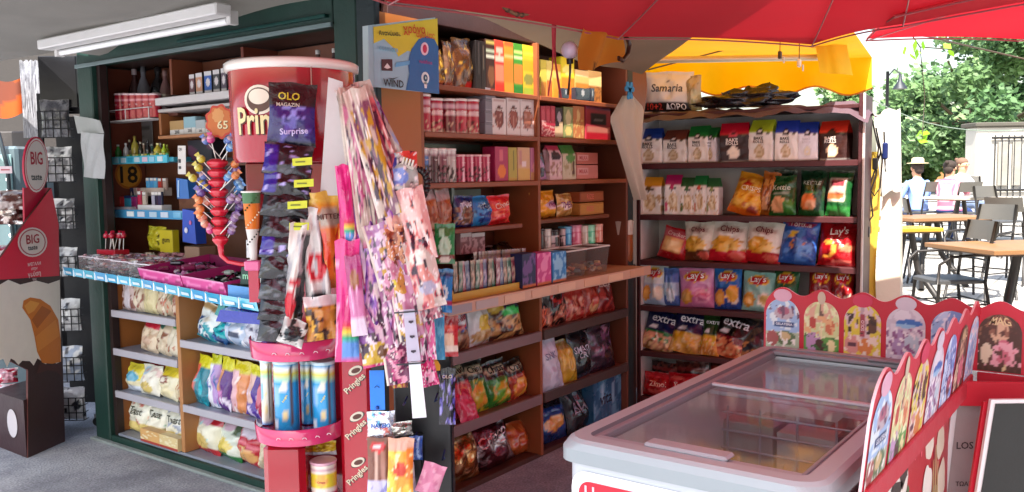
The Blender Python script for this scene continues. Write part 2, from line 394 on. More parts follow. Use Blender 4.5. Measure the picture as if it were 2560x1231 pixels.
g.raw([(x, y, gz(x, y)+.004) for y in ys2 for x in xs2], [(j*len(xs2)+i, j*len(xs2)+i+1, (j+1)*len(xs2)+i+1, (j+1)*len(xs2)+i) for j in range(len(ys2)-1) for i in range(len(xs2)-1)], 'cccccc')
tag(g.build('plaza', 'plaza_stone'), 'sunlit pale stone square behind the kiosk', 'ground', kind='structure')

# ---------------------------------------------------------------- kiosk
GR, GR2, WD, DW = '16382f', '1d4a3c', 'a0612f', '70402a'
kiosk = thing('kiosk', 'street kiosk with dark green frame and wood shelves packed with sweets and snacks', 'kiosk', (XA, YB, 0))
def kp(name, mb, m='painted_wood'): return mb.build(name, m, kiosk, MX.Identity(4))
kp('post', bx(bx(MB(), 2.57, 2.67, 4.79, 4.94, 0, 2.3, GR, .006), 2.60, 2.64, 4.755, 4.788, 0, 2.14, '2a1a18'))
kp('post', bx(bx(MB(), 2.545, 2.577, 2.55, 2.66, 0, 2.3, '17282b', .006), 2.55, 2.66, 2.665, 2.80, 0, 2.3, GR, .005))
kp('post', bx(MB(), 4.67, 4.74, 2.58, 2.66, 0, 2.3, '17282b', .005))
kp('beam', bx(MB(), 2.555, 2.66, 2.81, 4.785, 2.145, 2.3, GR, .004))
kp('beam_trim', bx(bx(MB(), 2.535, 2.55, 2.80, 4.90, 2.128, 2.148, '7d8f90', .002), 2.53, 2.56, 2.83, 3.9, 2.17, 2.185, '1c4a44', .003), 'metal')
kp('beam', bx(MB(), 2.67, 4.66, 2.60, 2.64, 2.17, 2.3, '3a1f1a', .003))
kp('roof', bx(MB(), 2.60, 4.80, 2.60, 5.1, 2.305, 2.38, '30302e'), 'plaster')
# left front: lower shelves
kp('plinth', bx(bx(bx(MB(), 2.575, 2.60, 2.67, 4.785, .0, .045, GR, .003), 2.54, 2.573, 2.62, 4.96, 0, .016, '8f9894', .004), 2.602, 2.95, 2.9, 4.785, .0, .055, '8d93a0', .003))
kp('back_wall', bx(MB(), 2.955, 2.975, 2.9, 4.785, .0, 1.0, WD), 'wood')
kp('side_panel', bx(MB(), 2.605, 2.95, 4.765, 4.785, .06, 1.0, WD), 'wood')
kp('divider', bx(MB(), 2.604, 2.95, 4.10, 4.13, .058, .96, 'b07a4a', .002), 'wood')
kp('divider', bx(MB(), 2.604, 2.95, 3.32, 3.35, .058, .96, 'a87042', .002), 'wood')
def shelf_a(y0, y1, z):
    s = kp('shelf', bx(MB(), 2.615, 2.95, y0, y1, z-.018, z, '9298a6', .002), 'plastic')
    bx(MB(), 2.598, 2.613, y0, y1, z-.034, z+.006, 'b3b0b8', .003).build('shelf_lip', 'plastic', s, MX.Identity(4))
for z in (.765, .545, .30): shelf_a(4.133, 4.763, z)
for z in (.66, .315): shelf_a(3.353, 4.097, z); shelf_a(2.9, 3.317, z)
# counter with blue price rail
c = MB(); P = [(2.42, 4.86), (2.32, 3.94), (2.17, 3.09), (2.13, 2.72), (2.56, 2.70), (2.56, 3.0), (2.95, 3.0), (2.95, 4.92), (2.68, 4.92), (2.56, 4.86)]
n = len(P); c.raw([(x, y, .985) for x, y in P]+[(x, y, 1.01) for x, y in P], [tuple(range(n))[::-1], tuple(range(n, 2*n))]+[(i, (i+1) % n, n+(i+1) % n, n+i) for i in range(n)], '6b4630')
counter = kp('counter', c, 'wood')
# price rail and its clear edge, following the counter front
rail = MB(); seg = [V((2.405, 4.87, 0)), V((2.305, 3.94, 0)), V((2.155, 3.09, 0)), V((2.125, 2.80, 0))]
def along(seg, s):
    for a, b in zip(seg, seg[1:]):
        L = (b-a).length
        if s <= L: return a+(b-a)*(s/L), (b-a).normalized()
        s -= L
    return seg[-1].copy(), (seg[-1]-seg[-2]).normalized()
tot = sum((b-a).length for a, b in zip(seg, seg[1:])); N = 15
for i in range(N):
    a, d1 = along(seg, tot*i/N+.004); b, _ = along(seg, tot*(i+1)/N-.004); nrm = V((-1, 0, 0))
    rail.raw([a+V((0, 0, .985)), b+V((0, 0, .985)), b+V((-.012, 0, 1.03)), a+V((-.012, 0, 1.03))], [(0, 1, 2, 3)], ['3fa6cf', '63bfe0', '4cb4cf', '5aaede'][i % 4] and hx(['3fa6cf', '63bfe0', '4cb4cf', '5aaede'][i % 4]))
    q = a.lerp(b, .2); r_ = a.lerp(b, .8)
    rail.raw([q+V((-.006, 0, .995)), r_+V((-.006, 0, .995)), r_+V((-.0095, 0, 1.008)), q+V((-.0095, 0, 1.008))], [(0, 1, 2, 3)], 'dceef6')
    rail.box((a.x-.006, a.y, 1.008), (.008, .008, .046), 'e6f2f8')
rail.build('price_rail', 'gloss_plastic', counter, MX.Identity(4))
# left front: upper interior
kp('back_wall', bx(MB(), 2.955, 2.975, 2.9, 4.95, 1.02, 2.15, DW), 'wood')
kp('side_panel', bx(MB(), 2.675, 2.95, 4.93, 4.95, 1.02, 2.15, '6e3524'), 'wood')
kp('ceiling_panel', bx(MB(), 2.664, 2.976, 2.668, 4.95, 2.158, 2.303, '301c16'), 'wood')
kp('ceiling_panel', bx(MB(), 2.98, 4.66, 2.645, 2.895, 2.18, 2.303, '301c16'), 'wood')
kp('core_light_block', bx(MB(), 2.98, 4.662, 2.895, 5.0, 0, 2.30, '2c1c16'), 'wood')  # solid unseen filler added to stop light leaking through the kiosk gaps
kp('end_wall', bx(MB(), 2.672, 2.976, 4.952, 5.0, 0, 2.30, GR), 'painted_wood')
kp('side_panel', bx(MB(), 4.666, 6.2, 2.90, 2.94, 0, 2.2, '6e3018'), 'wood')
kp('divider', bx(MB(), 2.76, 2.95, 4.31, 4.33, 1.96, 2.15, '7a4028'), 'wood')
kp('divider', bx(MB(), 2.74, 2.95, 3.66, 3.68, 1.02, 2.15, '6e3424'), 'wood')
kp('shelf', bx(MB(), 2.72, 2.95, 3.69, 4.42, 1.905, 1.945, 'c9c4c4', .003), 'plastic')
kp('shelf', bx(MB(), 2.735, 2.95, 3.69, 4.42, 1.868, 1.885, 'b5aeac', .002), 'plastic')
kp('shelf', bx(MB(), 2.74, 2.95, 3.69, 4.44, 1.725, 1.742, 'a8714a', .002), 'wood')
kp('divider', bx(MB(), 2.75, 2.95, 4.42, 4.44, 1.745, 1.865, '9a6038', .002), 'wood')
sh = kp('shelf', bx(MB(), 2.74, 2.95, 4.30, 4.928, 1.60, 1.625, '3c9ab0', .002), 'plastic')
r_ = MB(); bx(r_, 2.728, 2.738, 4.34, 4.928, 1.595, 1.638, '5cc4dc'); [bx(r_, 2.724, 2.727, y, y+.05, 1.603, 1.63, cc) for y, cc in ((4.38, 'd8e8ee'), (4.46, '9ad0e8'), (4.53, 'e4c6da'), (4.61, 'cfe6f0'), (4.68, '38a8c8'), (4.75, 'c8e0e8'), (4.83, '80c8dc'))]
r_.build('price_strip', 'gloss_plastic', sh, MX.Identity(4))
sh = kp('shelf', bx(MB(), 2.72, 2.95, 4.15, 4.928, 1.295, 1.32, '3c9ab0', .002), 'plastic')
r_ = MB(); bx(r_, 2.708, 2.718, 4.15, 4.928, 1.288, 1.335, '4a9ccc'); [bx(r_, 2.704, 2.707, y, y+.07, 1.297, 1.326, cc) for y, cc in ((4.2, '6cbadf'), (4.32, 'cfe0ee'), (4.43, 'b8d8e8'), (4.55, 'd4dcea'), (4.66, 'eaf2f4'))]
r_.build('price_strip', 'gloss_plastic', sh, MX.Identity(4))
# '18' sticker on the back wall
ob = MB(); M = MX.Translation((2.84, 4.925, 1.535)); circ = [(.085*math.cos(t*math.pi/14), .085*math.sin(t*math.pi/14)) for t in range(28)]
ob.slab(circ, .003, 'b0641e', M=M); ob.flat([(x*.84, z*.84) for x, z in circ], 'c98a2c', M, -.001); ob.text('18', 0, 0, .11, '1a1210', M, y=-.002)
tag(ob.build('age_limit_sticker', 'card'), 'round orange and black sticker reading 18 on brown wall', 'sticker')
# centre front
kp('side_panel', bx(MB(), 2.579, 2.828, 2.572, 2.61, 0, 2.17, 'b0682e'), 'wood')
kp('back_wall', bx(MB(), 2.83, 4.66, 2.87, 2.89, 0, 2.2, '5e3220'), 'wood')
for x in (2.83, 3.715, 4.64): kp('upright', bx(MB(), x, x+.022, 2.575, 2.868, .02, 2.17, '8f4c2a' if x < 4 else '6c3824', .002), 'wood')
kp('base_board', bx(MB(), 2.85, 4.64, 2.60, 2.86, .0, .025, '4a261c', .002), 'wood')
for z in (1.905, 1.695, 1.47):
    for x0, x1 in ((2.854, 3.713), (3.739, 4.638)): kp('shelf', bx(MB(), x0, x1, 2.572, 2.868, z-.024, z, '904a2a', .003), 'wood')
kp('shelf', bx(MB(), 2.854, 3.58, 2.58, 2.868, 1.235, 1.257, '7a3c28', .003), 'wood')
kp('shelf', bx(MB(), 3.739, 4.45, 2.58, 2.868, 1.245, 1.267, '6e3a22', .003), 'wood')
kp('shelf', bx(MB(), 3.739, 4.45, 2.66, 2.868, 1.075, 1.09, '5a3a30', .002), 'wood')
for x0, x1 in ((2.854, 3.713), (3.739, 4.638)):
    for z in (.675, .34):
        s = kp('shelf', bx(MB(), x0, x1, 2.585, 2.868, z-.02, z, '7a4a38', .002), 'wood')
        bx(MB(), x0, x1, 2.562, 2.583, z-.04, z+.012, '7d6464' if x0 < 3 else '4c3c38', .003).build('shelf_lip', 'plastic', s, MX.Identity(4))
cb = kp('counter', bx(MB(), 2.70, 4.66, 2.43, 2.868, .905, .945, 'b98a68', .003), 'wood')
rb = MB(); bx(rb, 2.75, 4.655, 2.417, 2.428, .90, .952, 'caa088', .002); [bx(rb, x, x+.16, 2.4135, 2.4165, .908, .944, cc) for x, cc in ((2.80, '9a9298'), (2.99, 'b3a2a0'), (3.2, 'd8ae90'), (3.42, 'd2a68a'), (3.65, 'dab296'), (3.9, 'd8a888'), (4.15, 'e0b898'), (4.4, 'd6a482'))]
rb.build('price_rail', 'plastic', cb, MX.Identity(4))
kp('window_strip', bx(bx(bx(MB(), 3.15, 3.6, 2.862, 2.869, 1.30, 1.43, '8c9c92'), 3.35, 3.37, 2.85, 2.861, 1.27, 1.46, 'a0b4b0'), 2.9, 3.6, 2.862, 2.869, 1.62, 1.66, '4a5e58'), 'gloss_plastic')

# ---------------------------------------------------------------- dark snack rack
rack = thing('snack_rack', 'tall dark red-brown wooden rack with white backs full of bagged snacks', 'rack', FC.w(.68, .16, 0), FC.rz)
RK = '43191c'
def rp(name, x0, x1, y0, y1, z0, z1, col, m='painted_wood', bev=.002):
    o = MB().box(((x0+x1)/2-.68, (y0+y1)/2-.16, (z0+z1)/2), (x1-x0, y1-y0, z1-z0), col, bev=bev).build(name, m, rack); return o
rp('side_panel', 0, .022, 0, .34, 0, 1.86, RK); rp('side_panel', 1.338, 1.36, 0, .34, 0, 1.93, RK)
rp('edge_strip', 1.3605, 1.372, -.004, .02, 0, 1.93, 'cfc8c0')
rp('back_panel', .022, 1.338, .33, .34, .02, 1.85, 'c9c4bf')
rp('top_panel', .0225, 1.3375, .004, .34, 1.85, 1.872, RK)
for z in (1.56, 1.235, .944, .648, .35, .05): rp('shelf', .0225, 1.3375, .003, .329, z-.034, z, '4a1d20')
for a, b in ((1.56, 1.85), (1.235, 1.525), (.944, 1.2), (.648, .91), (.35, .61), (.05, .31)): rp('liner', .0235, .027, .01, .328, a+.001, b, 'd6cfcc')
# ---------------------------------------------------------------- canopies
def sheet(name, mb_fn, nu, nv, col, m, label, cat, th=.004):
    mb = MB(); mb.grid(mb_fn, nu, nv, col); return tag(mb.build(name, m), label, cat)
def cnA(u, v):
    x = 2.56-2.2*u; y = 1.55+5.05*v
    z = 2.255+.012*math.sin(y*5+x*2)+.03*(u if u < .5 else .5)+.02*NZ.noise((x*1.5, y*1.5, 0))
    if u < .04 and y > 2.5: z -= .008+.006*math.sin(y*7)+.06*math.exp(-((y-4.62)/.22)**2)
    return (x, y, z)
sheet('awning', cnA, 40, 60, '6e6b66', 'canopy_fabric', 'grey cloth awning stretched over the left side of kiosk', 'awning')
def cnB(u, v):
    x = 2.45+(2.25-.95*v)*u; y = 2.50-1.15*v
    zb = 2.225-.05*max(0, (x-2.9)/1.0) if x < 3.2 else 2.21-.10*min(1.2, (x-3.2)/.7)
    z = zb+.22*v+.02*math.sin(x*6+1)*v+.012*NZ.noise((x*3, y*3, 1))
    return (x, y, z)
sheet('awning', cnB, 50, 20, '8c7f6c', 'canopy_fabric', 'beige cloth awning hanging over the candy wall', 'awning')
# fluorescent batten under the awning
ft = thing('tube_light_fitting', 'long white fluorescent batten with bare tube under grey awning', 'light fitting', (2.34, 4.0, 2.2))
FT = MX.Identity(4)
bx(MB(), 2.28, 2.36, 3.22, 4.78, 2.195, 2.245, 'dcdad6', .006).build('housing', 'plastic', ft, FT)
MB().cyl((2.385, 3.28, 2.185), (2.385, 4.74, 2.185), .017, n=12, col='f2f2f0').build('tube', 'gloss_plastic', ft, FT)
for y in (3.25, 4.75): bx(MB(), 2.36, 2.405, y-.015, y+.015, 2.165, 2.225, 'd2d0cc', .003).build('lamp_holder', 'plastic', ft, FT)
# ---------------------------------------------------------------- red parasols
def parasol(label, ring, zr, apex, col, pole, fab='parasol_fabric'):
    t = thing('parasol', label, 'parasol', (apex[0], apex[1], 0)); n = len(ring); mb = MB(); ap = V(apex)
    for i in range(n):
        a, b = V((*ring[i], zr)), V((*ring[(i+1) % n], zr))
        def f(u, v):
            p = a.lerp(b, u); q = p.lerp(ap, v); q.z -= .10*math.sin(math.pi*v)*(1-.2*abs(2*u-1)); q.z += .012*math.sin(math.pi*u)*(1-v)**3; return tuple(q)
        mb.grid(f, 8, 8, col)
    mb.build('canopy', fab, t, MX.Identity(4))
    for i in range(n):
        a = V((*ring[i], zr))
        pts = []
        for k in range(9):
            v = k/8; q = a.lerp(ap, v); q.z -= .10*math.sin(math.pi*v)*.8+.012; pts.append(q)
        MB().tube(pts, .0035, 'c09090').build('rib', 'metal', t, MX.Identity(4))
    hem = MB()
    for i in range(n):
        a, b = V((*ring[i], zr-.01)), V((*ring[(i+1) % n], zr-.01)); pts = []
        for k in range(9):
            q = a.lerp(b, k/8); q.z += .012*math.sin(math.pi*k/8); pts.append(q)
        hem.tube(pts, .004, 'a85a5c')
    hem.build('hem', 'fabric', t, MX.Identity(4))
    MB().cyl((pole[0], pole[1], 0), (pole[0], pole[1], ap.z-.05), .024, n=12, col='a8a8a8').build('pole', 'metal', t, MX.Identity(4))
    MB().lathe([(.28, 0), (.28, .05), (.05, .08), (.04, .2)], 20, '505254', MX.Translation((pole[0], pole[1], 0))).build('base', 'plaster', t, MX.Identity(4))
parasol('red parasol over the ice cream freezer', [(.5, 2.0), (2.4, 2.33), (3.71, 2.10), (4.61, 1.47), (4.25, .95), (3.7, -.6), (2.6, -1.3), (1.3, -1.0), (.35, .5)], 2.15, (2.2, .35, 2.8), 'd0202e', (1.5, -.9))
parasol('red parasol over the cafe side, right of the other one', [(4.74, 1.235), (5.30, .62), (6.1, -.5), (5.9, -1.7), (4.6, -2.2), (3.5, -1.5), (3.6, -.1), (4.1, .95)], 2.17, (4.5, -1.1, 2.9), 'd01a2e', (4.5, -1.1), 'bright_parasol_fabric')
# ================================================================ GOODS ON THE SNACK RACK
W_, K_, NV = 'eceae6', '15120f', '1b2350'
def rusk(top, body, ink, disc='b9a27c', word='BAKE'):
    return D(body, ('b', .72, 1, top), ('b', .0, .02, '8a8580'), ('e', .46, .70, .13, .09, '2a1c1c' if body != '2a1012' else 'c8405a'), ('e', .47, .71, .06, .04, body),
             ('e', .47, .24, .20, .17, disc), ('e', .47, .24, .15, .125, 'd8cbb0' if disc != 'e8e0d4' else 'f4ead8'), ('e', .47, .24, .05, .04, disc), ('r', .72, .64, .9, .68, '5a5a48'),
             ('t', word, .42, .555, .40, ink), ('t', 'ROLLS', .42, .47, .42, ink))
WH = 'top shelf of the snack rack'
g_ = 'rusk bags on the rack'
for px0, px1, pt, des, lb in (
    (1592, 1652, 318, rusk('1c3f94', W_, K_), 'white rusk bag with a blue folded top, far left'),
    (1657, 1718, 322, rusk('6d3b2c', W_, K_), 'white rusk bag with a dull brown folded top'),
    (1721, 1772, 312, rusk('1d7a34', W_, K_), 'white rusk bag with a green folded top'),
    (1766, 1796, 318, rusk('1d6a30', 'dcdce6', K_), 'narrow side-on white rusk bag with green top'),
    (1799, 1869, 306, rusk('b3122c', '2a1012', 'efe6dc', 'e8e0d4'), 'dark maroon rusk bag with a crimson top'),
    (1872, 1935, 300, rusk('a9c22c', W_, K_), 'white rusk bag with a lime green top'),
    (1937, 1996, 299, rusk('243fa6', W_, K_), 'white rusk bag with a royal blue top'),
    (1994, 2044, 303, rusk('1f3c9a', 'e4e4ec', 'c8c8d0', 'd0d0d8'), 'crumpled plain white bag with a blue top'),
    (2050, 2122, 302, rusk('c8321e', '33140f', 'efe6dc', 'e8c8a0'), 'dark brown rusk bag with an orange red top')):
    put(FC, 1.56, px0, px1, pt, 'block', des, lb+', '+WH, group=g_, th=.11, tw=random.uniform(-.12, .1), d=.04)
WH = 'second shelf of the snack rack'
nat = lambda top, c2: D(W_, ('b', .74, 1, top), ('e', .45, .66, .2, .05, '2f3a20'), ('e', .5, .34, .28, .22, 'd8c49a'), ('e', .5, .34, .16, .13, 'e8dcc0'), ('r', .05, .1, .2, .3, c2), ('e', .45, .7, .12, .07, c2), ('n', 9, .25, 'b89868', .1, .5))
for px0, px1, pt, des, lb in (
    (1597, 1652, 440, nat('e0a020', '6a4a20'), 'white bag with a golden yellow top'),
    (1659, 1700, 438, nat('b01e60', 'c02868'), 'white bag with a magenta top'),
    (1698, 1735, 442, nat('2d5a2c', '3c6a30'), 'white bag with a green and brown top'),
    (1734, 1766, 438, nat('1f7a3c', 'd8503c'), 'white bag with a bright green top'),
    (1766, 1796, 442, nat('2c6a3c', '8a9a5c'), 'side-turned green and white bag')):
    put(FC, 1.235, px0, px1, pt, 'block', des, lb+', '+WH, group=g_, th=.1, d=.05)
put(FC, 1.235, 1812, 1892, 428, 'pouch', D('d8941e', ('b', 0, .14, 'd86a1c'), ('e', .3, .75, .2, .1, 'b8321c'), ('n', 6, .12, 'e8b84a', .2, .85), ('n', 11, .3, 'b86a1c', .15, .9), ('e', .75, .14, .18, .07, '8c2c14'), ('t', 'CRISPS', .5, .62, .6, 'f6e8c0', .1)), 'amber yellow snack bag leaning to the right, '+WH, th=.09, lean=.2, tilt=.32, d=.03)
put(FC, 1.235, 1888, 1930, 430, 'pouch', D('a85f1e', ('e', .5, .3, .35, .2, 'd8a070'), ('b', .7, .82, 'c88a3c'), ('n', 8, .2, '7a3c14', .1, .9)), 'copper brown snack bag behind the amber one, '+WH, th=.07, d=.07, tilt=.15)
for px0, px1, pt, des, lb in (
    (1918, 1988, 440, D('1c5226', ('e', .42, .25, .3, .22, 'e0a878'), ('b', 0, .09, '2a6a30'), ('e', .78, .2, .2, .2, '3c8030'), ('t', 'Kettle', .5, .70, .66, 'b8c8b8'), ('r', .2, .54, .8, .57, '8a9a88')), 'green crisp bag with a pale orange crisp'),
    (1990, 2056, 428, D('123a22', ('e', .42, .3, .28, .2, 'e07c40'), ('e', .55, .24, .2, .1, 'e8a878'), ('b', 0, .1, '1f5a2c'), ('t', 'KETTLE', .5, .72, .7, '9ab0a0'), ('r', .3, .5, .8, .53, '2a7a4c')), 'dark green crisp bag with an orange crisp'),
    (2056, 2124, 432, D('1e5a2c', ('r', .1, .35, .85, .85, 'cdbfae'), ('r', .12, .38, .75, .52, 'cc6a3c'), ('r', .25, .70, .75, .82, '8a3a44'), ('b', 0, .2, '2c7a34')), 'green crisp bag with a grey and orange picture')):
    put(FC, 1.235, px0, px1, pt, 'pouch', des, lb+', '+WH, group='crisp bags on the rack', th=.09, lean=.1, tw=random.uniform(-.2, .1))
for px0, px1, wh in ((1935, 1990, 'leftmost'), (2000, 2060, 'middle'), (2070, 2128, 'rightmost')):
    put(FC, 1.235, px0, px1, 424, 'pouch', D('0f3018', ('b', .7, .8, '1a4a2a')), wh+' plain dark green bag standing in the back row, '+WH, group='back row crisp bags', th=.05, d=.18)
WH = 'third shelf of the snack rack'
lay = lambda body, band, chip, c3=None: D(body, ('b', 0, .26, band), ('e', .38, .42, .33, .20, chip), ('e', .62, .40, .2, .14, 'e8c060'), ('r', .12, .06, .5, .2, c3 or band), ('n', 14, .32, 'b88a30', .28, .56), ('e', .75, .14, .2, .1, 'd86050'), ('e', .5, .78, .34, .09, 'c8b8a8'), ('t', 'Chips', .5, .78, .5, '7a2a30'))
for k, (px0, px1, pt, des, lb, kw) in enumerate((
    (1636, 1706, 570, D('b01c24', ('r', .12, .22, .8, .66, 'e8b070'), ('r', .2, .3, .7, .58, 'f0c890'), ('b', .68, .9, 'c86068'), ('t', 'Crackers', .5, .80, .7, 'f0d8d0')), 'red cracker bag slumped to the right', dict(tilt=.28)),
    (1702, 1776, 553, lay('e4dfce', '6a3a24', 'd8a838'), 'cream crisp bag with a brown lower band', dict(tilt=.05)),
    (1766, 1860, 552, lay('ece8dc', 'c81c2c', 'e8b038'), 'wide cream and yellow crisp bag with red lower band', dict(tilt=.06)),
    (1854, 1944, 556, lay('e8e4d6', 'b81824', 'e0a430'), 'cream crisp bag with red base beside the blue bag', dict(tilt=.08)),
    (1940, 2034, 550, D('2a5cae', ('e', .3, .66, .2, .08, 'e8c040'), ('e', .5, .42, .22, .10, 'd08a3c'), ('n', 4, .1, '5a90d8', .1, .95), ('n', 5, .3, '1c3c84', .1, .95), ('e', .5, .88, .4, .07, 'a83048'), ('t', 'Tortilla', .5, .88, .6, 'e8c8c8')), 'blue tortilla chip bag', dict(tilt=.06)),
    (2040, 2134, 556, D('a8141c', ('e', .28, .38, .25, .2, 'e89a3c'), ('e', .28, .38, .14, .11, 'f0b458'), ('e', .78, .42, .2, .09, 'd8805c'), ('n', 5, .3, '8a0c14', 0, 1), ('t', "Lay's", .56, .78, .5, 'f4ece4', .1), ('r', .4, .1, .9, .14, 'e07060')), 'deep red crisp bag with a ridged orange crisp', dict()))):
    put(FC, .944, px0, px1, pt, 'pouch', des, lb+', '+WH, group='crisp bags on the rack', th=.10, lean=.12, **kw)
for px0, px1, wh in ((1712, 1790, 'leftmost'), (1815, 1880, 'middle'), (1890, 1950, 'rightmost')):
    put(FC, .944, px0, px1, 546, 'pouch', D('9a1430', ('b', .6, .8, 'b82a48')), wh+' plain crimson bag standing in the back row, '+WH, group='crimson back row bags', th=.05, d=.19)
WH = 'fourth shelf of the snack rack'
lz = lambda c1, c2, chip='e09a3c', x=(): D(c1, ('b', 0, .5, c2), ('e', .24, .28, .2, .19, chip), ('e', .24, .28, .12, .11, 'f0b860'), ('e', .72, .3, .2, .17, 'e8d4c0'), *x, ('e', .5, .78, .36, .13, 'f0c030'), ('e', .5, .79, .30, .10, 'c8202c'), ('t', "Lay's", .5, .80, .50, 'f8f4f0', .08))
for px0, px1, pt, des, lb in (
    (1598, 1658, 664, lz('d8e4e6', 'b4c4dc'), 'pale blue and white crisp bag, far left'),
    (1655, 1692, 672, D('5a7ac0', ('b', .3, .6, 'a8c4dc'), ('e', .5, .3, .3, .2, 'e0e8f0')), 'narrow side-turned blue and white crisp bag'),
    (1695, 1780, 670, lz('d88ab8', 'd87aa8', x=(('e', .72, .28, .22, .18, 'e8a0b8'), ('e', .72, .28, .16, .12, 'c86088'))), 'pink crisp bag'),
    (1782, 1848, 672, lz('2c78c8', '2c4a94', x=(('e', .7, .38, .22, .2, 'e8a838'),)), 'bright blue crisp bag with orange crisps'),
    (1850, 1926, 680, lz('8cc4b8', 'a0ccc0', 'd89a38', x=(('e', .8, .3, .2, .15, 'd8b060'),)), 'turquoise crisp bag'),
    (1926, 1990, 672, lz('1f5a34', '2c7040'), 'green crisp bag behind the ice cream sign'),
    (2016, 2076, 668, lz('7a1418', '941c20'), 'dark red crisp bag behind the ice cream sign'),
    (2076, 2134, 670, lz('8a1418', 'a01c20', x=(('n', 6, .2, '5a0c10', 0, 1),)), 'mottled red crisp bag near the right upright')):
    put(FC, .648, px0, px1, pt, 'pouch', des, lb+', '+WH, group='crisp bags on the rack', th=.10, lean=.05, pinch=.04, d=.02)
WH = 'fifth shelf of the snack rack'
ex = lambda top, mid, food, f2: D(top, ('b', .22, .48, mid), ('b', 0, .2, food), ('n', 9, .0, f2, .0, .40), ('n', 12, .28, 'f0c890', .0, .36), ('e', .3, .56, .14, .05, 'e8e8e8'), ('t', 'extra', .54, .80, .74, 'eef0f4'), ('r', .3, .66, .7, .68, 'b8c0d0'))
for px0, px1, pt, des, lb, tl in (
    (1592, 1672, 784, ex('16204c', '1f7a34', '8a5a30', 'd89a78'), 'navy and green nut bag', .14),
    (1666, 1746, 786, ex('18204a', 'd8a41c', 'c88a3c', 'e8b048'), 'navy and yellow snack bag', .12),
    (1744, 1790, 794, ex('2a4a20', 'd8b020', 'c87a2c', 'e8a040'), 'half hidden green and yellow snack bag', .1),
    (1764, 1856, 792, ex('141414', '7a1420', 'c05030', 'f09060'), 'black and red snack bag', .16),
    (1834, 1920, 806, D('2c2c34', ('n', 7, .05, '5a4a3c', 0, 1), ('n', 9, .2, 'c89058', 0, .35), ('b', .0, .12, 'a87040')), 'crumpled dark grey snack bag', .2),
    (1930, 2010, 800, ex('20203a', '7a4a20', 'a86a3c', 'd09a60'), 'dark snack bag hidden behind the sign', .05),
    (2030, 2120, 800, ex('3a1418', '8a1c20', 'a8502c', 'd87a4c'), 'maroon snack bag hidden behind the sign', .05)):
    put(FC, .35, px0, px1, pt, 'pouch', des, lb+', '+WH, group='nut and puff bags on the rack', th=.09, lean=.3, tilt=tl, d=0)
WH = 'lowest shelf of the snack rack'
for px0, px1, pt, des, lb, dd in (
    (1602, 1668, 936, D('a8141c', ('t', 'Zimol', .55, .52, .6, 'e8c8b8'), ('b', .8, .9, 'c83038'), ('e', .5, .2, .3, .1, 'c85048')), 'red snack box', .0),
    (1664, 1740, 938, D('b01822', ('t', 'Yummy', .5, .50, .6, 'e8c8b8'), ('b', .0, .2, '7a0c14'), ('e', .3, .8, .2, .1, 'd86058')), 'scarlet snack box with a dark base', .01)):
    put(FC, .05, px0, px1, pt, 'pouch', des, lb.replace('box', 'bag')+', '+WH, group='red snack bags', th=.1, d=dd, lean=.15)
for px0, px1, c, wh in ((1620, 1690, '3a1614', 'leftmost'), (1690, 1770, '4a1c18', 'middle'), (1770, 1850, '381410', 'rightmost')):
    put(FC, .05, px0, px1, 905, 'pouch', D(c, ('n', 8, .15, '7a3a30', .3, 1), ('b', .75, .8, '8a2a28')), wh+' dark maroon snack bag in the back row, '+WH, group='maroon back row bags', th=.06, d=.16)
# cloth and carrier bag on top of the rack
def cloth(u, v):
    x = -.03+1.42*u; y = -.10+.46*v; z = 1.885+.02*NZ.noise((u*7, v*3, 2))+.02*NZ.noise((u*16, v*8, 3))
    if v < .35: z -= (.35-v)/.35*(.055+.03*NZ.noise((u*8, 0, 5))); y += .06*(1-v/.35)
    if u > .93: z -= (u-.93)*1.0
    return (x-.68, y-.16, z)
mb = MB(); mb.grid(cloth, 60, 16, lambda u, v: hx('6a5a50') if u < .34 else (hx('5c4a48') if (u < .62 and v < .8) else hx('544048')))
tag(mb.build('dust_cloth', 'thin_plastic' if False else 'fabric', None, rack.matrix_basis), 'grey brown cloth draped along the top of the snack rack', 'cloth')
mb = MB()
for k in range(0):
    mb.grid(lambda u, v: (-.12+.55*u+.02*NZ.noise((u*5, k, v)), -.16+.28*v, 1.915+.018*k+.035*NZ.noise((u*6, v*3, k*5))+.02*math.sin(u*9+k)), 26, 8, ['18161a', '2a2226', '100e12'][k])
def bagf(u, v):
    a_ = 2*math.pi*u; ph = math.pi*v; n_ = V((math.cos(a_)*math.sin(ph), math.sin(a_)*math.sin(ph), -math.cos(ph))); k = 1+.45*NZ.noise(n_*2.2)+.22*NZ.noise(n_*6)+.1*NZ.noise(n_*13)
    return (.13+.27*n_.x*k, .0+.12*n_.y*k, 1.935+max(-.04, (.055+.03*(n_.x > .1))*n_.z*k))
mb.grid(bagf, 60, 34, '19161b')
tag(mb.build('bin_bag', 'foil', None, FC.M(.52, .12)), 'crumpled black plastic bag lying on the snack rack', 'plastic bag')
put(FC, 1.885, 1606, 1718, 176, 'pouch', D('dcd8d2', ('r', 0, .0, 1, .24, '241a1a'), ('t', '10+2', .24, .12, .34, 'd04030'), ('t', 'ΔΩΡΟ', .70, .12, .42, 'f0ece8'), ('t', 'Samaria', .5, .58, .70, '4a4a50'), ('r', .2, .42, .55, .44, '55555a'), ('e', .5, .75, .06, .04, '55555a'), ('r', .3, .71, .5, .725, '6a6a70'), ('r', .55, .78, .75, .795, '6a6a70')),
    'white water multipack reading Samaria on top of the rack'.replace('reading Samaria ', 'with mountain outline and black strip ').replace('mountain outline', 'thin ink drawing'), cat='water pack', name='water_multipack', th=.12, tw=.1, d=.02, tilt=.04, mt='matte_film')
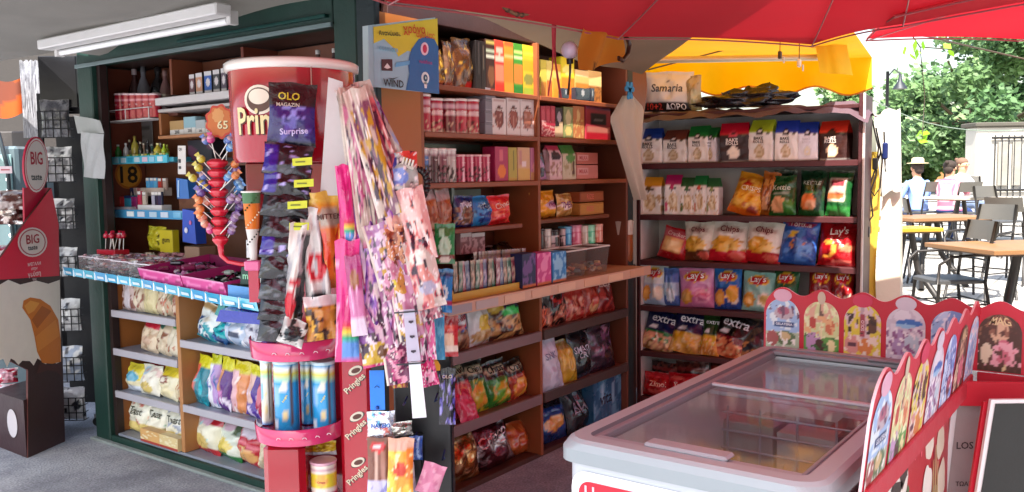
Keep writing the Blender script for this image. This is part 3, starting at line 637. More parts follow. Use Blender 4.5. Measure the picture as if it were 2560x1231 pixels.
put(FC, 1.885, 1708, 1748, 186, 'pouch', D('d8ccb0', ('n', 6, .1, 'b8a880', 0, 1)), 'cream plastic wrap bunched beside the white water pack', cat='wrapper', name='plastic_wrap', th=.1, d=.05, mt='thin_plastic')
# ================================================================ CANDY WALL (centre front)
caprice = lambda c: D(c, ('b', .78, .88, 'd8b0bc'), ('e', .4, .6, .3, .07, 'e8c8c8'), ('s', 9, 0, 'b89080') if False else ('b', 0, .02, 'caa'+'a9a'), ('n', 14, .15, '5a2018', .05, .42), ('n', 10, .3, 'd8b898', .05, .42), ('t', 'Caprice', .5, .66, .30, 'f4e4e0'))
WH = 'second shelf of the candy wall'
for k, (px0, px1, pt, c, lb) in enumerate(((1059, 1086, 234, 'b01c3c', 'tall red wafer tin at the left end'), (1086, 1119, 245, 'b82444', 'red wafer tin second from left'), (1121, 1149, 246, '7a1428', 'dark red wafer tin in the middle, its back turned'), (1147, 1180, 246, 'b82440', 'red wafer tin between two others'), (1178, 1209, 247, 'b8243c', 'red wafer tin next to the grey packs'))):
    put(FB, 1.695, px0, px1, pt, 'can', caprice(c), lb+', '+WH, cat='tin', group='red wafer tins', d=.02)
for k in range(4):
    mb = carton(.085, .055, .12, D('8c8a92', ('b', .1, .14, 'a8a8b0'), ('b', .86, .9, '6c6a72')), k); o = mb.build('biscuit_pack', 'card'); setw(o, FB.M(FB.hit(1218, 290, .05)[0], .09, 1.696+k*.056) @ RZ(.02*k))
    tag(o, ['grey pack at the bottom', 'grey pack second from bottom', 'grey pack third from bottom', 'topmost grey pack'][k]+' of the stack beside the white wafer cartons', 'carton', 'stacked grey packs')
for px0, px1, c in ((1229, 1265, '8a3a30'), (1266, 1300, 'a04a3c'), (1301, 1335, 'b06a50')):
    put(FB, 1.695, px0, px1, 246, 'box', D('e8dcd8', ('e', .5, .48, .34, .32, '5a2a24'), ('e', .5, .46, .28, .27, c), ('r', .1, .93, .9, .97, 'c8a8a0'), ('n', 8, .2, 'c89080', .2, .6), ('t', 'Fours', .5, .70, .5, 'f4e8e0')), {'8a': 'white wafer carton with dark brown oval', 'a0': 'white wafer carton with brick red oval', 'b0': 'white wafer carton with faded tan oval'}[c[:2]]+', '+WH, cat='carton', group='white wafer cartons', th=.07, side='e0d0cc')
for px0, px1, pt, z, des, lb in (
    (1352, 1388, 302, 1.696, D('b02838', ('n', 9, .1, 'e0a8a0', 0, 1), ('b', .9, 1, 'd8a0a0')), 'small red and pink printed carton, lower of two'),
    (1388, 1407, 304, 1.696, D('cdb088', ('b', .0, .1, 'a88a60')), 'small plain cream carton'),
    (1388, 1407, 270, 1.755, D('2a1c20', ('e', .5, .5, .3, .3, 'b0a0a8')), 'small dark packet on the cream carton'),
    (1410, 1432, 268, 1.696, D('8a9058', ('e', .5, .65, .3, .25, 'd0c088'), ('e', .5, .22, .38, .14, 'e0c070')), 'olive tall carton with yellow picture'),
    (1432, 1461, 266, 1.696, D('c07848', ('e', .45, .7, .15, .2, 'e0c080'), ('n', 8, .2, 'd8b870', 0, .6)), 'orange tan tall carton')):
    put(FB, z, px0, px1, pt, 'box', des, lb+', '+WH, cat='carton', group='small cartons on the second shelf', th=.06)
for k in range(3):
    put(FB, 1.755, 1352+k*12, 1364+k*12, 265, 'box', D('b82840', ('e', .5, .5, .35, .35, 'd04a5c')), ['leftmost red tube of sweets', 'middle red tube of sweets', 'right-hand red tube of sweets'][k]+' standing on the red printed carton', cat='sweets', name='sweet_tube', group='red tubes of sweets', th=.03)
put(FB, 1.695, 1463, 1527, 262, 'box', D('a83040', ('r', .2, .42, .82, .74, '1c1420'), ('b', .0, .18, 'b8182c'), ('r', .05, .2, .95, .34, 'c87868'), ('r', .3, .55, .7, .6, '8a8a90'), ('b', .86, .95, '7a3a58')), 'wide red gift carton with a black window, '+WH, cat='carton', name='gift_carton', th=.09)
WH = 'third shelf of the candy wall'
for px0, px1, pt, c, lb in ((1055, 1081, 369, '4a70b0', 'tall wafer tin with blue label'), (1081, 1103, 370, '5a3038', 'tall brown wafer tin left of centre'), (1103, 1125, 370, '8a4858', 'tall dusky pink wafer tin'), (1125, 1149, 371, 'c8bcb8', 'tall pale grey wafer tin')):
    put(FB, 1.47, px0, px1, pt, 'can', D('e0dcdc', ('r', .2, .0, .85, .92, c), ('n', 9, .1, '3a1c18', .0, .5), ('b', .84, .88, 'b09098'), ('t', 'Caprice', .5, .7, .3, 'f0e8e8')), lb+', '+WH, cat='tin', group='tall wafer tins', d=.02)
for px0, px1, lb in ((1150, 1172, 'first'), (1172, 1193, 'second'), (1193, 1213, 'third'), (1213, 1233, 'fourth')):
    put(FB, 1.47, px0, px1, 386, 'can', D('b83058', ('r', .38, 0, .5, 1, 'e8a8b8'), ('n', 9, .15, '4a1820', .0, .6), ('t', 'Caprice', .5, .74, .26, 'f8d8dc')), lb+' short crimson wafer tin from the left, '+WH, cat='tin', group='short crimson wafer tins', d=.015, lid='e8c0c4')
for px0, px1, pt, des, lb in (
    (1238, 1270, 367, D('b02c5c', ('e', .5, .28, .3, .2, 'e87c28'), ('r', .3, .6, .6, .9, 'd86878')), 'magenta carton with orange ball'),
    (1271, 1292, 369, D('b8a848', ('r', .55, .3, .7, .9, '7a7830'), ('b', 0, .1, 'c8a040')), 'mustard yellow carton'),
    (1293, 1325, 369, D('d8b088', ('e', .5, .5, .2, .1, 'f0e0e0'), ('b', 0, .34, 'd8b060'), ('r', .1, .5, .3, .9, 'c89088')), 'pale salmon carton with yellow foot'),
    (1326, 1350, 370, D('c07898', ('e', .5, .4, .3, .2, 'e0a8a8'), ('b', .0, .25, 'c09060')), 'dull pink carton')):
    put(FB, 1.47, px0, px1, pt, 'box', des, lb+', '+WH, cat='carton', group='biscuit cartons', th=.08)
put(FB, 1.47, 1349, 1372, 380, 'pouch', D('b890b8', ('d', 1, .6, 1.0, '2a1418'), ('e', .4, .3, .3, .2, '3a3440')), 'lilac and black packet leaning left, '+WH, th=.03, tilt=-.2)
put(FB, 1.47, 1372, 1408, 364, 'block', D('d8b8bc', ('b', .84, 1, 'b03050'), ('e', .5, .7, .4, .14, '3c2c30'), ('n', 7, .1, 'a07868', .1, .5), ('n', 9, .3, 'e8d8c8', .1, .5)), 'pink and white biscuit bag with crimson fold, '+WH, th=.06)
put(FB, 1.47, 1408, 1440, 362, 'block', D('c8bca0', ('b', .76, 1, '3c7a34'), ('e', .6, .62, .35, .14, '5a8a3c'), ('r', .68, .1, .9, .5, '5a3828'), ('n', 7, .2, 'a89870', .1, .5)), 'beige biscuit bag with green fold, '+WH, th=.06)
for k, (z, pt) in enumerate(((1.471, 413), (1.554, 382))):
    put(FB, z, 1441, 1495, pt, 'box', D('b86858' if k else 'c87c70', ('r', .05, .3, .55, .8, 'd8a098'), ('t', 'MILKA', .3, .55, .38, 'b85050')), ['lower', 'upper'][k]+' salmon pink wafer box of two stacked, '+WH, cat='carton', group='stacked wafer boxes', th=.07)
WH = 'top shelf of the candy wall'
GLD = lambda c, c2: D(c, ('n', 5, .15, c2, 0, 1), ('n', 8, .4, 'a88438', 0, 1), ('b', 0, .05, '5a2018'))
put(FB, 1.905, 1095, 1120, 120, 'pouch', GLD('5c3c18', '84601f'), 'gold wrapped packet right beside the yellow sign, '+WH, th=.05, tilt=-.1)
put(FB, 1.905, 1117, 1142, 98, 'pouch', GLD('5a3a24', '6a4a38'), 'dark bronze packet with a gold tip, '+WH, th=.04)
put(FB, 1.905, 1146, 1196, 96, 'pouch', D('4a2814', ('n', 4, .15, '7a4c1c', 0, 1), ('n', 7, .4, 'a07830', .2, 1), ('r', .5, .0, 1, .13, 'b02428')), 'broad bronze foil packet with red corner, '+WH, th=.06, tilt=-.05)
for px0, px1, pt, des, lb in (
    (1190, 1203, 102, D('17100f', ('r', .4, .3, .7, .95, '3a3230')), 'black thin chocolate box'),
    (1203, 1214, 104, D('1f1513', ('r', .3, .4, .6, .9, '5a4c40')), 'black thin chocolate box with faint lettering'),
    (1214, 1236, 99, D('3a1c14', ('b', .90, .95, 'c8b058'), ('b', .76, .83, 'b8c0a0'), ('b', .64, .69, 'd8d8c0'), ('e', .6, .3, .4, .2, '7a4a2c'), ('b', 0, .04, '98301c')), 'brown box with pale green stripes'),
    (1237, 1259, 101, D('d0402c', ('e', .5, .8, .4, .08, 'f0b8a0'), ('b', .60, .68, 'f8c0a8'), ('b', .52, .58, 'c81c18'), ('b', .18, .5, 'e08060'), ('b', 0, .14, 'e02c18')), 'red and coral box'),
    (1261, 1283, 106, D('e08c28', ('b', .70, .76, 'f0b868'), ('b', .2, .62, 'c87c24'), ('b', .9, 1, 'e85c28')), 'orange box'),
    (1285, 1306, 110, D('3c8c28', ('b', .82, .88, 'c8e878'), ('b', .7, .76, 'd8f0a0'), ('b', .22, .56, 'e07c2c'), ('b', .0, .16, '1f7a24')), 'green box with orange middle'),
    (1308, 1335, 114, D('d8b828', ('b', .80, .88, 'e8e040'), ('b', .5, .7, 'e8a020'), ('e', .5, .3, .45, .12, '8a8838'), ('b', 0, .12, '98b030')), 'yellow and lime box')):
    put(FB, 1.905, px0, px1, pt, 'box', des, lb+' upright, '+WH, cat='box', name='chocolate_box', group='upright thin boxes', th=.1)
WH = 'top shelf behind the red ribbon'
for px0, px1, pt, des, lb in (
    (1352, 1366, 150, D('c8b848', ('b', 0, .4, 'b87828')), 'thin yellow box left'), (1366, 1380, 152, D('d8c870', ('b', 0, .45, 'c8702c')), 'thin pale yellow box'),
    (1381, 1402, 160, D('e0a038', ('b', .6, .8, 'e8c468')), 'amber box'), (1403, 1435, 144, D('d8c828', ('b', 0, .5, 'e88420'), ('b', .0, .12, 'c85c18'), ('e', .5, .7, .4, .1, 'f0e880')), 'yellow over orange box'),
    (1437, 1472, 176, D('e8b868', ('b', 0, .6, 'c8842c'), ('b', .8, 1, 'f0d8a0')), 'honey coloured box'), (1472, 1503, 178, D('e8cc88', ('b', 0, .5, 'a86c2c'), ('n', 9, .1, '7a4c20', 0, .5)), 'cream box with brown foot')):
    put(FB, 1.905, px0, px1, pt, 'box', des, lb+', '+WH, cat='box', name='spaghetti_box', group='boxes in the top right bay', th=.08, d=.06)
for px0, px1 in ((1408, 1422), (1440, 1474), (1477, 1486)):
    put(FB, 1.905, px0, px1, 221, 'box', D('2c3440', ('e', .5, .6, .1, .3, 'b8b8b8')), 'small dark tin in front of the yellow boxes'+{1408: ', leftmost', 1440: ', widest', 1477: ', rightmost'}[px0], cat='tin', name='small_tin', group='small dark tins', th=.03, d=.01, mt='tin')
WH = 'fourth shelf of the candy wall'
for px0, px1, lb in ((1076, 1108, 'left one of two'), (1104, 1142, 'right one of two')):
    put(FB, 1.257, px0, px1, 470, 'pouch', D('a05028', ('b', .72, .95, 'b8a4a4'), ('n', 6, .2, 'b86838', 0, .7), ('e', .4, .1, .3, .08, 'c8a888')), 'brown packet with silvery top, '+lb+', '+WH, group='brown packets', th=.05, tilt=-.12)
for px0, px1, des, lb in (
    (1148, 1196, D('182c6a', ('e', .45, .45, .36, .36, 'b8b8d0'), ('e', .5, .40, .32, .30, '6a4a38'), ('n', 8, .1, 'a07858', .1, .6), ('t', 'Twist', .5, .72, .6, 'e8e8f4', .2)), 'round-bellied navy sweet bag'),
    (1192, 1242, D('2c8cd0', ('e', .6, .3, .3, .2, '1c4c98'), ('e', .5, .65, .35, .10, 'a8d8f0'), ('n', 6, .25, '1c3c80', .1, .6), ('t', 'Pops', .5, .64, .5, '184080', .2)), 'sky blue sweet bag'),
    (1238, 1286, D('e02c34', ('n', 7, .1, 'f06c48', .1, .7), ('e', .4, .12, .3, .06, 'a81418'), ('t', 'Chocs', .5, .68, .6, 'f8d0c0', .2)), 'bright red sweet bag')):
    put(FB, 1.257, px0, px1, 488, 'pouch', des, lb+', '+WH, group='sweet bags', th=.08)
put(FB, 1.267, 1338, 1404, 478, 'pouch', D('dc9420', ('b', .0, .12, 'b87018'), ('n', 4, .15, 'eca838', 0, 1), ('e', .72, .48, .3, .16, 'e8c8d8'), ('t', 'WERN', .74, .5, .45, '8a2c78')), 'golden orange toffee bag, '+WH, th=.08)
put(FB, 1.267, 1402, 1442, 482, 'pouch', D('b88848', ('e', .4, .45, .4, .18, 'e8d0c8'), ('n', 6, .2, 'd8b068', 0, 1), ('t', 'THER', .45, .5, .7, '7a2868')), 'tan toffee bag overlapping the orange one, '+WH, th=.06, d=.05)
for k, (z, pt) in enumerate(((1.268, 507), (1.342, 479))):
    put(FB, z, 1448, 1510, pt, 'box', D('8a4420' if k else 'a87030', ('r', .06, .15, .94, .85, '9c542c' if k else 'b8843c'), ('t', 'RIZE', .42, .5, .3, 'c86858')), ['lower', 'upper'][k]+' brown flat box of two stacked, '+WH, cat='carton', group='flat brown boxes', th=.1)
WH = 'narrow shelf above the clear tubs'
for k, (px0, px1, pt, c, cp, lb) in enumerate(((1320, 1335, 568, '3a1c20', '2c1418', 'blackish brown'), (1335, 1352, 570, '2c2228', '4a3c40', 'charcoal'), (1352, 1368, 570, '4a2024', '241014', 'dark wine'), (1369, 1384, 572, 'b0a8a0', 'e0d8d0', 'light grey'), (1386, 1407, 573, 'd8c8cc', '281c20', 'white banded'), (1408, 1418, 572, '3c3034', 'c8a8a8', 'slim dark'),
    (1418, 1437, 566, '2c88c4', '70b8e0', 'blue'), (1441, 1462, 562, 'd85c80', 'e890a8', 'rose pink'), (1463, 1476, 564, 'c8b8a8', 'd8ccc0', 'pale beige'), (1477, 1496, 562, '58c090', '98dcb8', 'mint green'), (1498, 1514, 560, 'd87c68', 'e8a898', 'salmon'))):
    mb_l = D(c, ('b', .75, 1, cp), ('r', .3, .1, .6, .7, cp), ('n', 6, .2, cp, .1, .7))
    put(FB, 1.091, px0, px1, pt, 'can', mb_l, lb+' spray tube, '+WH, cat='tube', name='gum_tube', group='tubes standing on the narrow shelf', d=.10, lid=cp, rim=.12)
for px0, px1, lb in ((1150, 1180, 'left'), (1180, 1212, 'right')):
    put(FB, 1.12, px0, px1, 582, 'box', D('b8888c', ('n', 5, .0, '7a3c44', 0, 1), ('b', .8, 1, 'd8c8c8')), lb+' small pink and grey packet under the fourth shelf', cat='packet', group='small packets', th=.03, d=.12)
# counter goods on the candy wall counter
bars = 'upright candy bars'
for k in range(16):
    c = ['c8b8a0', 'a8a898', 'd0c0c8', '98a0b0', 'c8a890', 'b8c0b0', 'd8c8b0', 'b0a0c0'][k % 8]; c2 = ['6a5a48', '3c6a54', '8a3c50', '44507a'][k % 4]
    put(FB, .947, 1137+k*10.4, 1148+k*10.4, 655-k*.9, 'pouch', D(c, ('n', 6, .05, c2, .1, .9), ('b', .86, .92, c2), ('b', .0, .3, c2)), 'slim upright candy bar in the front row of the counter box', cat='candy bar', name='candy_bar', group=bars, th=.012, d=-.06, nu=4, nv=8, tilt=random.uniform(-.12, .08))
for k in range(15):
    c = ['d0c8c0', 'b8b0c0', 'c8b8a8', 'a8b0a8', 'c0c0d0'][k % 5]
    put(FB, .975, 1190+k*8.2, 1199+k*8.2, 630-k*.6, 'pouch', D(c, ('n', 6, .1, '5a4c58', .1, .9), ('b', .8, .9, '8a7868')), 'slim upright candy bar in the back row of the counter box', cat='candy bar', name='candy_bar', group='back row candy bars', th=.012, d=.03, nu=4, nv=8, tilt=random.uniform(-.1, .1))
t = MB(); a = FB.hit(1128, 720, -.08)[0]; b = FB.hit(1302, 700, -.08)[0]
for (y0, y1, z1) in ((-.085, -.08, .035), (.0, .005, .06), (.09, .095, .09)): t.box(((a+b)/2, (y0+y1)/2, z1/2), (b-a, .004, z1), 'c8a838')
t.box(((a+b)/2, 0, .003), (b-a, .18, .005), 'c8a838'); t.box((a, 0, .025), (.004, .18, .05), 'd8b848'); t.box((b, 0, .025), (.004, .18, .05), 'd8b848')
tag(t.build('counter_tray', 'card', None, FB.M(0, 0, .946)), 'yellow open card tray holding upright candy bars on the counter', 'tray')
mb = MB(); 
def lump(u, v):
    a_ = 2*math.pi*u; r = math.sin(math.pi*v); k = 1+.25*NZ.noise((math.cos(a_)*2, math.sin(a_)*2, v*3))
    return (.16*r*math.cos(a_)*k, .09*r*math.sin(a_)*k, .09*(1-math.cos(math.pi*v))*.5*k*1.3)
mb.grid(lump, 24, 14, lambda u, v: hx('d8d8dc') if NZ.noise((u*9, v*6, 3)) > .32 else hx('14100f'))  # black with white patches picked by noise
tag(mb.build('plastic_bag', 'foil', None, FB.M(FB.hit(1245, 600, .16)[0], .17, 1.02)), 'crumpled black plastic bag with irregular white patches behind candy bars', 'plastic bag')
mb = MB().box((0, 0, .035), (.42, .12, .07), '3a2420', bev=.004)
tag(mb.build('display_box', 'card', None, FB.M(FB.hit(1240, 640, .17)[0], .19, .947)), 'low dark brown box behind the row of candy bars', 'box')
for px0, px1, pt, c, c2, lb in ((1304, 1340, 634, '1c2450', '6a4a8a', 'navy and purple'), (1342, 1378, 632, 'c83c88', 'e888b8', 'hot pink'), (1380, 1416, 630, '2c80c0', '90c8e8', 'bright blue')):
    put(FB, .947, px0, px1, pt, 'box', D(c, ('n', 5, .05, c2, 0, 1), ('e', .5, .6, .25, .2, c2), ('b', 0, .1, 'c87848')), lb+' gum packet display on the centre counter', cat='box', name='gum_display', group='gum displays on the counter', th=.07, d=-.10)
for px0, px1, pt, lb in ((1418, 1468, 630, 'left clear plastic tub on the centre counter'), (1470, 1524, 622, 'right clear plastic tub beside the rack')):
    a = FB.hit(px0, 660, -.1)[0]; b = FB.hit(px1, 660, -.1)[0]; h = FB.hit(px0, pt, -.1)[1]-.947; wd = b-a; t = thing('storage_tub', lb, 'tub', FB.w((a+b)/2, -.01, .947), 0, 'clear plastic tubs')
    mb = MB(); k = wd/2; q = k*.86; D2 = .09
    for s1, s2 in (((-q, -D2*.86), (q, -D2*.86)), ((q, -D2*.86), (q, D2*.86)), ((q, D2*.86), (-q, D2*.86)), ((-q, D2*.86), (-q, -D2*.86))):
        e = 1/.86; mb.raw([(s1[0], s1[1], .002), (s2[0], s2[1], .002), (s2[0]*e, s2[1]*e, h), (s1[0]*e, s1[1]*e, h)], [(0, 1, 2, 3)], 'e8e4e0')
    mb.build('tub', 'clear', t)
    rm = MB()
    for (x, y, dx, dy) in ((0, -D2, 2*k, .006), (0, D2, 2*k, .006), (-k, 0, .006, 2*D2), (k, 0, .006, 2*D2)): rm.box((x, y, h), (dx+.006, dy, .008), 'd8d0cc', bev=.002)
    rm.build('rim', 'plastic', t)
    cd = MB()
    for j in range(26):
        cc = random.choice(['c87c58', 'd8a878', '8a3c34', 'b8a8a0', '5a5a62']); cd.box((0, 0, 0), (.035, .02, .012), cc, T(random.uniform(-q*.8, q*.8), random.uniform(-.06, .06), .012+random.uniform(0, h*.35)) @ RZ(random.uniform(0, 3)) @ RX(random.uniform(-1, 1)), bev=.003)
    tag(cd.build('wrapped_sweets', 'foil', None, t.matrix_basis), 'loose small wrapped sweets inside the '+lb.split(' plastic')[0]+' tub', 'sweets', kind='stuff')
# below the counter
WH = 'upper lower shelf left, under the centre counter'
for px0, px1, pt, des, lb in (
    (1132, 1186, 756, D('1c3c9a', ('b', .0, .35, '6a4030'), ('n', 8, .0, 'a87858', .0, .4), ('e', .5, .62, .42, .18, 'c82030'), ('e', .5, .64, .36, .12, 'e8e4ec'), ('t', 'Trmbks', .5, .64, .62, 'b82038', .25)), 'blue peanut bag with red oval'),
    (1186, 1246, 755, D('e4e2e4', ('e', .55, .5, .3, .2, 'e8c038'), ('e', .5, .2, .42, .14, 'd8b888'), ('n', 9, .15, 'b88848', .0, .3), ('e', .5, .88, .3, .05, '8a9098')), 'white bag with yellow picture'),
    (1246, 1318, 742, D('4a2c20', ('b', .62, .95, '3c2a4a'), ('e', .62, .62, .28, .10, '4cd468'), ('n', 8, .0, 'c89058', .0, .5), ('n', 10, .3, 'e8c080', .0, .5), ('e', .2, .75, .2, .12, 'c8a83c'), ('t', 'τσιπς', .62, .86, .6, 'e8d8d0')), 'dark pretzel bag with bright green flash')):
    put(FB, .675, px0, px1, pt, 'pouch', des, lb+', '+WH, group='bags under the centre counter', th=.09, lean=.12)
WH = 'upper lower shelf right, under the centre counter'
for px0, px1, pt, des, lb in (
    (1355, 1378, 722, D('8a2018', ('b', .5, .95, '1c1414'), ('n', 8, .1, 'd8603c', 0, .5), ('e', .5, .75, .3, .1, 'd8c8c0')), 'narrow black over red bag'),
    (1379, 1432, 712, D('1f1414', ('e', .55, .72, .32, .2, 'c02c28'), ('e', .55, .74, .22, .12, '1f1414'), ('n', 8, .05, 'b8604c', 0, .45), ('n', 10, .3, 'e8a080', 0, .5)), 'black pretzel bag with red ring'),
    (1426, 1476, 703, D('b03028', ('b', .75, .95, 'c84438'), ('n', 7, .0, 'e09078', 0, .6), ('n', 5, .3, '7a1c18', .2, 1)), 'brick red puff snack bag'),
    (1472, 1512, 702, D('a0281c', ('e', .5, .3, .35, .2, 'e0a878'), ('n', 6, .1, 'c85040', .3, 1)), 'rust red bag with pale puff picture'),
    (1508, 1545, 690, D('7a1c1c', ('n', 6, .1, 'b04038', 0, .7), ('t', 'Lex', .5, .8, .6, 'd8b0a8')), 'dark red bag at the right end')):
    put(FB, .675, px0, px1, pt, 'pouch', des, lb+', '+WH, group='bags under the centre counter', th=.08, lean=.1)
WH = 'middle lower shelf left, under the centre counter'
tir = lambda c, c2, c3: D('1c1c16', ('b', 0, .62, c), ('e', .5, .30, .36, .22, c2), ('e', .4, .26, .2, .12, c3), ('n', 6, .28, c3, 0, .6), ('e', .5, .80, .42, .08, 'b8b090'), ('t', 'Chips', .5, .80, .6, '241c14'))
for px0, px1, pt, des, lb in (
    (1142, 1200, 902, tir('c03040', 'd85c28', 'e07060'), 'black-topped bag with scarlet front'),
    (1188, 1236, 900, tir('3c7a28', 'e09838', 'c8b030'), 'black-topped bag with green and amber front'),
    (1236, 1292, 904, tir('2f7a2c', 'c8a030', '6aa838'), 'black-topped grass green bag'),
    (1288, 1338, 900, tir('a83420', 'e0a038', 'd87038'), 'black-topped bag with rust orange front')):
    put(FB, .34, px0, px1, pt, 'pouch', des, lb+', '+WH, group='black topped crisp bags', th=.10, lean=.15, tilt=-.05)
put(FB, .345, 1168, 1208, 975, 'pouch', D('c82c50', ('n', 5, .1, 'd85070', 0, 1)), 'small raspberry pink bag in front of the black-topped bags', th=.07, lean=.4, d=-.03)
WH = 'middle lower shelf right, under the centre counter'
for px0, px1, pt, des, lb, kw in (
    (1355, 1400, 870, D('d8581c', ('b', .55, .8, 'c83820'), ('t', 'OTK', .4, .66, .5, 'f0c8a0'), ('n', 5, .2, 'e87c30', 0, .5)), 'orange snack bag', dict(tilt=-.1)),
    (1378, 1424, 850, D('c8c4d4', ('n', 4, .2, 'b0acc0', 0, 1), ('t', 'SNK', .5, .68, .5, '7a7a98')), 'plump plain white bag', dict(tilt=-.08, th=.11, d=-.03)),
    (1416, 1452, 852, D('c89c28', ('n', 5, .1, 'e0b848', 0, 1), ('b', .8, 1, '8a7030')), 'mustard yellow bag behind the white one', dict()),
    (1444, 1500, 824, D('17171c', ('t', 'SMACKS', .5, .60, .8, 'b8b8c4', -.05), ('t', 'CRUN', .5, .48, .5, 'b8b8c4'), ('b', .0, .06, '2c3c50')), 'black bag with grey capitals', dict(tilt=-.05)),
    (1490, 1545, 818, D('2c1826', ('n', 6, .2, '6a4060', .3, 1), ('n', 5, .4, '9a7088', .3, 1)), 'dark aubergine bag', dict())):
    put(FB, .34, px0, px1, pt, 'pouch', des, lb+', '+WH, group='bags on the middle right shelf', lean=.1, **{**dict(th=.08, d=.01), **kw})
WH = 'bottom of the candy wall'
put(FB, .026, 1136, 1216, 1072, 'pouch', D('a8602c', ('n', 5, .05, '7a3818', 0, 1), ('n', 8, .25, 'e8b888', 0, 1)), 'copper brown foil bag, '+WH, th=.12, lean=.2, mt='silver_foil')
put(FB, .026, 1212, 1300, 1050, 'pouch', D('5a2028', ('n', 5, .0, 'b8a8a8', .1, 1), ('n', 4, .3, '3c1418', 0, 1), ('t', 'Choco', .5, .6, .7, 'c8a0a0', .2)), 'shiny silver and maroon foil bag, '+WH, th=.12, lean=.2, tilt=-.05, mt='silver_foil')
put(FB, .026, 1285, 1335, 1062, 'pouch', D('a84c20', ('n', 5, .1, 'c87038', 0, 1)), 'rust orange bag beside the silver foil bag, '+WH, th=.1, lean=.15, d=.06)
put(FB, .026, 1360, 1432, 1000, 'pouch', D('173a7a', ('e', .5, .4, .3, .16, 'd89040'), ('e', .65, .5, .18, .10, 'e0a858'), ('b', .0, .2, '122c60'), ('b', .8, 1, '1c1c24')), 'deep blue crisp bag with orange crisps, '+WH, th=.11, lean=.2)
put(FB, .026, 1432, 1490, 960, 'pouch', D('16161e', ('t', 'BLK', .5, .5, .6, '8a8a98'), ('n', 5, .3, '34343c', 0, 1)), 'black bag between blue bag and water pack, '+WH, th=.1, lean=.15)
put(FB, .026, 1480, 1560, 945, 'box', D('2c5c80', ('n', 3, .1, '5a90b0', 0, 1), ('r', .25, .4, .35, .9, 'a8c8dc'), ('r', .6, .35, .66, .85, '90b8d0'), ('t', 'vita', .4, .55, .4, '16284a')), 'blue wrapped water bottle pack, '+WH, cat='water pack', name='water_pack', th=.16, mt='foil', d=.04)
# ================================================================ LEFT FRONT, LOWER SHELVES
WH = 'top shelf under the blue rail, left bay'
for px0, px1, pt, des, lb, kw in (
    (290, 330, 690, D('c8b0ac', ('n', 6, .1, '7a4438', .1, .9), ('r', .4, .1, .8, .9, 'd8d0d8')), 'mauve and white sachet bag', {}),
    (328, 350, 692, D('d8c8b0', ('n', 7, .25, '8a4a38', .1, .9)), 'narrow speckled cream bag', {}),
    (348, 380, 695, D('d8cc9c', ('b', .88, 1, 'b8a878'), ('n', 3, .3, 'c8b888', 0, 1)), 'plain straw yellow paper bag', {}),
    (378, 402, 698, D('d0bc9c', ('d', 1, .5, .9, 'e8dcc8'), ('n', 6, .3, 'a8604c', 0, .5)), 'beige bag with pink specks', dict(tilt=.2)),
    (398, 422, 702, D('c8b094', ('n', 6, .05, '6a7048', .4, 1), ('n', 6, .3, 'c8684c', 0, .5)), 'khaki and coral packet', dict(tilt=.2)),
    (418, 440, 710, D('d0b8a0', ('n', 7, .1, '9a5a48', 0, 1)), 'rosy beige packet by the divider', dict(tilt=.15))):
    put(FA, .766, px0, px1, pt, 'pouch', des, lb+', '+WH, group='small cereal packets', th=.06, **kw)
WH = 'second shelf, left bay of left front'
for px0, px1, pt, des, lb, tl in (
    (336, 378, 800, D('d8c4a8', ('b', .72, 1, 'b82034'), ('n', 5, .2, 'b89878', .1, .7), ('e', .5, .35, .25, .15, 'c8a890')), 'beige biscuit bag with a red top', .15),
    (372, 412, 808, D('d8c8ac', ('b', .80, 1, '2c5a4c'), ('d', 1, .4, .75, 'c8b498'), ('n', 5, .3, '8a5a44', .1, .7)), 'beige biscuit bag with a dark green top', .25),
    (402, 442, 812, D('d8ccb4', ('b', .82, 1, '2c8a3c'), ('n', 5, .25, 'b07860', .1, .7)), 'beige biscuit bag with a bright green top', .2)):
    put(FA, .546, px0, px1, pt, 'pouch', des, lb+', '+WH, group='beige biscuit bags', th=.07, tilt=tl, lean=.1)
WH = 'third shelf, left bay of left front'
for px0, px1, pt, des, lb, dd in (
    (302, 340, 914, D('dcd4ac', ('b', .45, 1, 'd8c83c'), ('e', .5, .55, .35, .2, '6ab0cc'), ('b', 0, .2, 'c8d0dc')), 'yellow, blue and white bag at the left end', 0),
    (334, 382, 916, D('ece8d8', ('e', .5, .25, .35, .2, 'd8c070'), ('e', .35, .8, .2, .12, 'b8d0e0'), ('n', 5, .35, 'd8b8b0', .3, 1)), 'glossy ivory bag', 0),
    (378, 428, 922, D('e4dcbc', ('b', .72, 1, 'd8c028'), ('e', .4, .60, .25, .12, '8a4a3c'), ('e', .45, .6, .15, .07, 'f0e8d8'), ('e', .5, .25, .4, .2, 'ece0b4')), 'cream bag with a mustard yellow top', 0),
    (424, 444, 930, D('dccca8', ('d', 1, 1, 1.2, '2c7a4c'), ('n', 5, .3, 'b85c48', 0, 1)), 'narrow cream and green bag by the divider', 0),
    (346, 392, 900, D('c01c38', ('n', 5, .3, 'd84860', 0, 1)), 'bright red bag in the back row', .12)):
    put(FA, .301, px0, px1, pt, 'pouch', des, lb+', '+WH, group='cream pasta bags', th=.09, lean=.15, d=.02+dd)
WH = 'floor shelf, left bay of left front'
lb_ = lambda c: D('ece8d4', ('b', .0, .3, 'e0c878'), ('b', .88, 1, 'c84a44'), ('n', 5, .3, c, .3, .9), ('e', .5, .64, .35, .08, 'd8d8c8'), ('t', 'Toast', .5, .64, .6, '5a5a4c'))
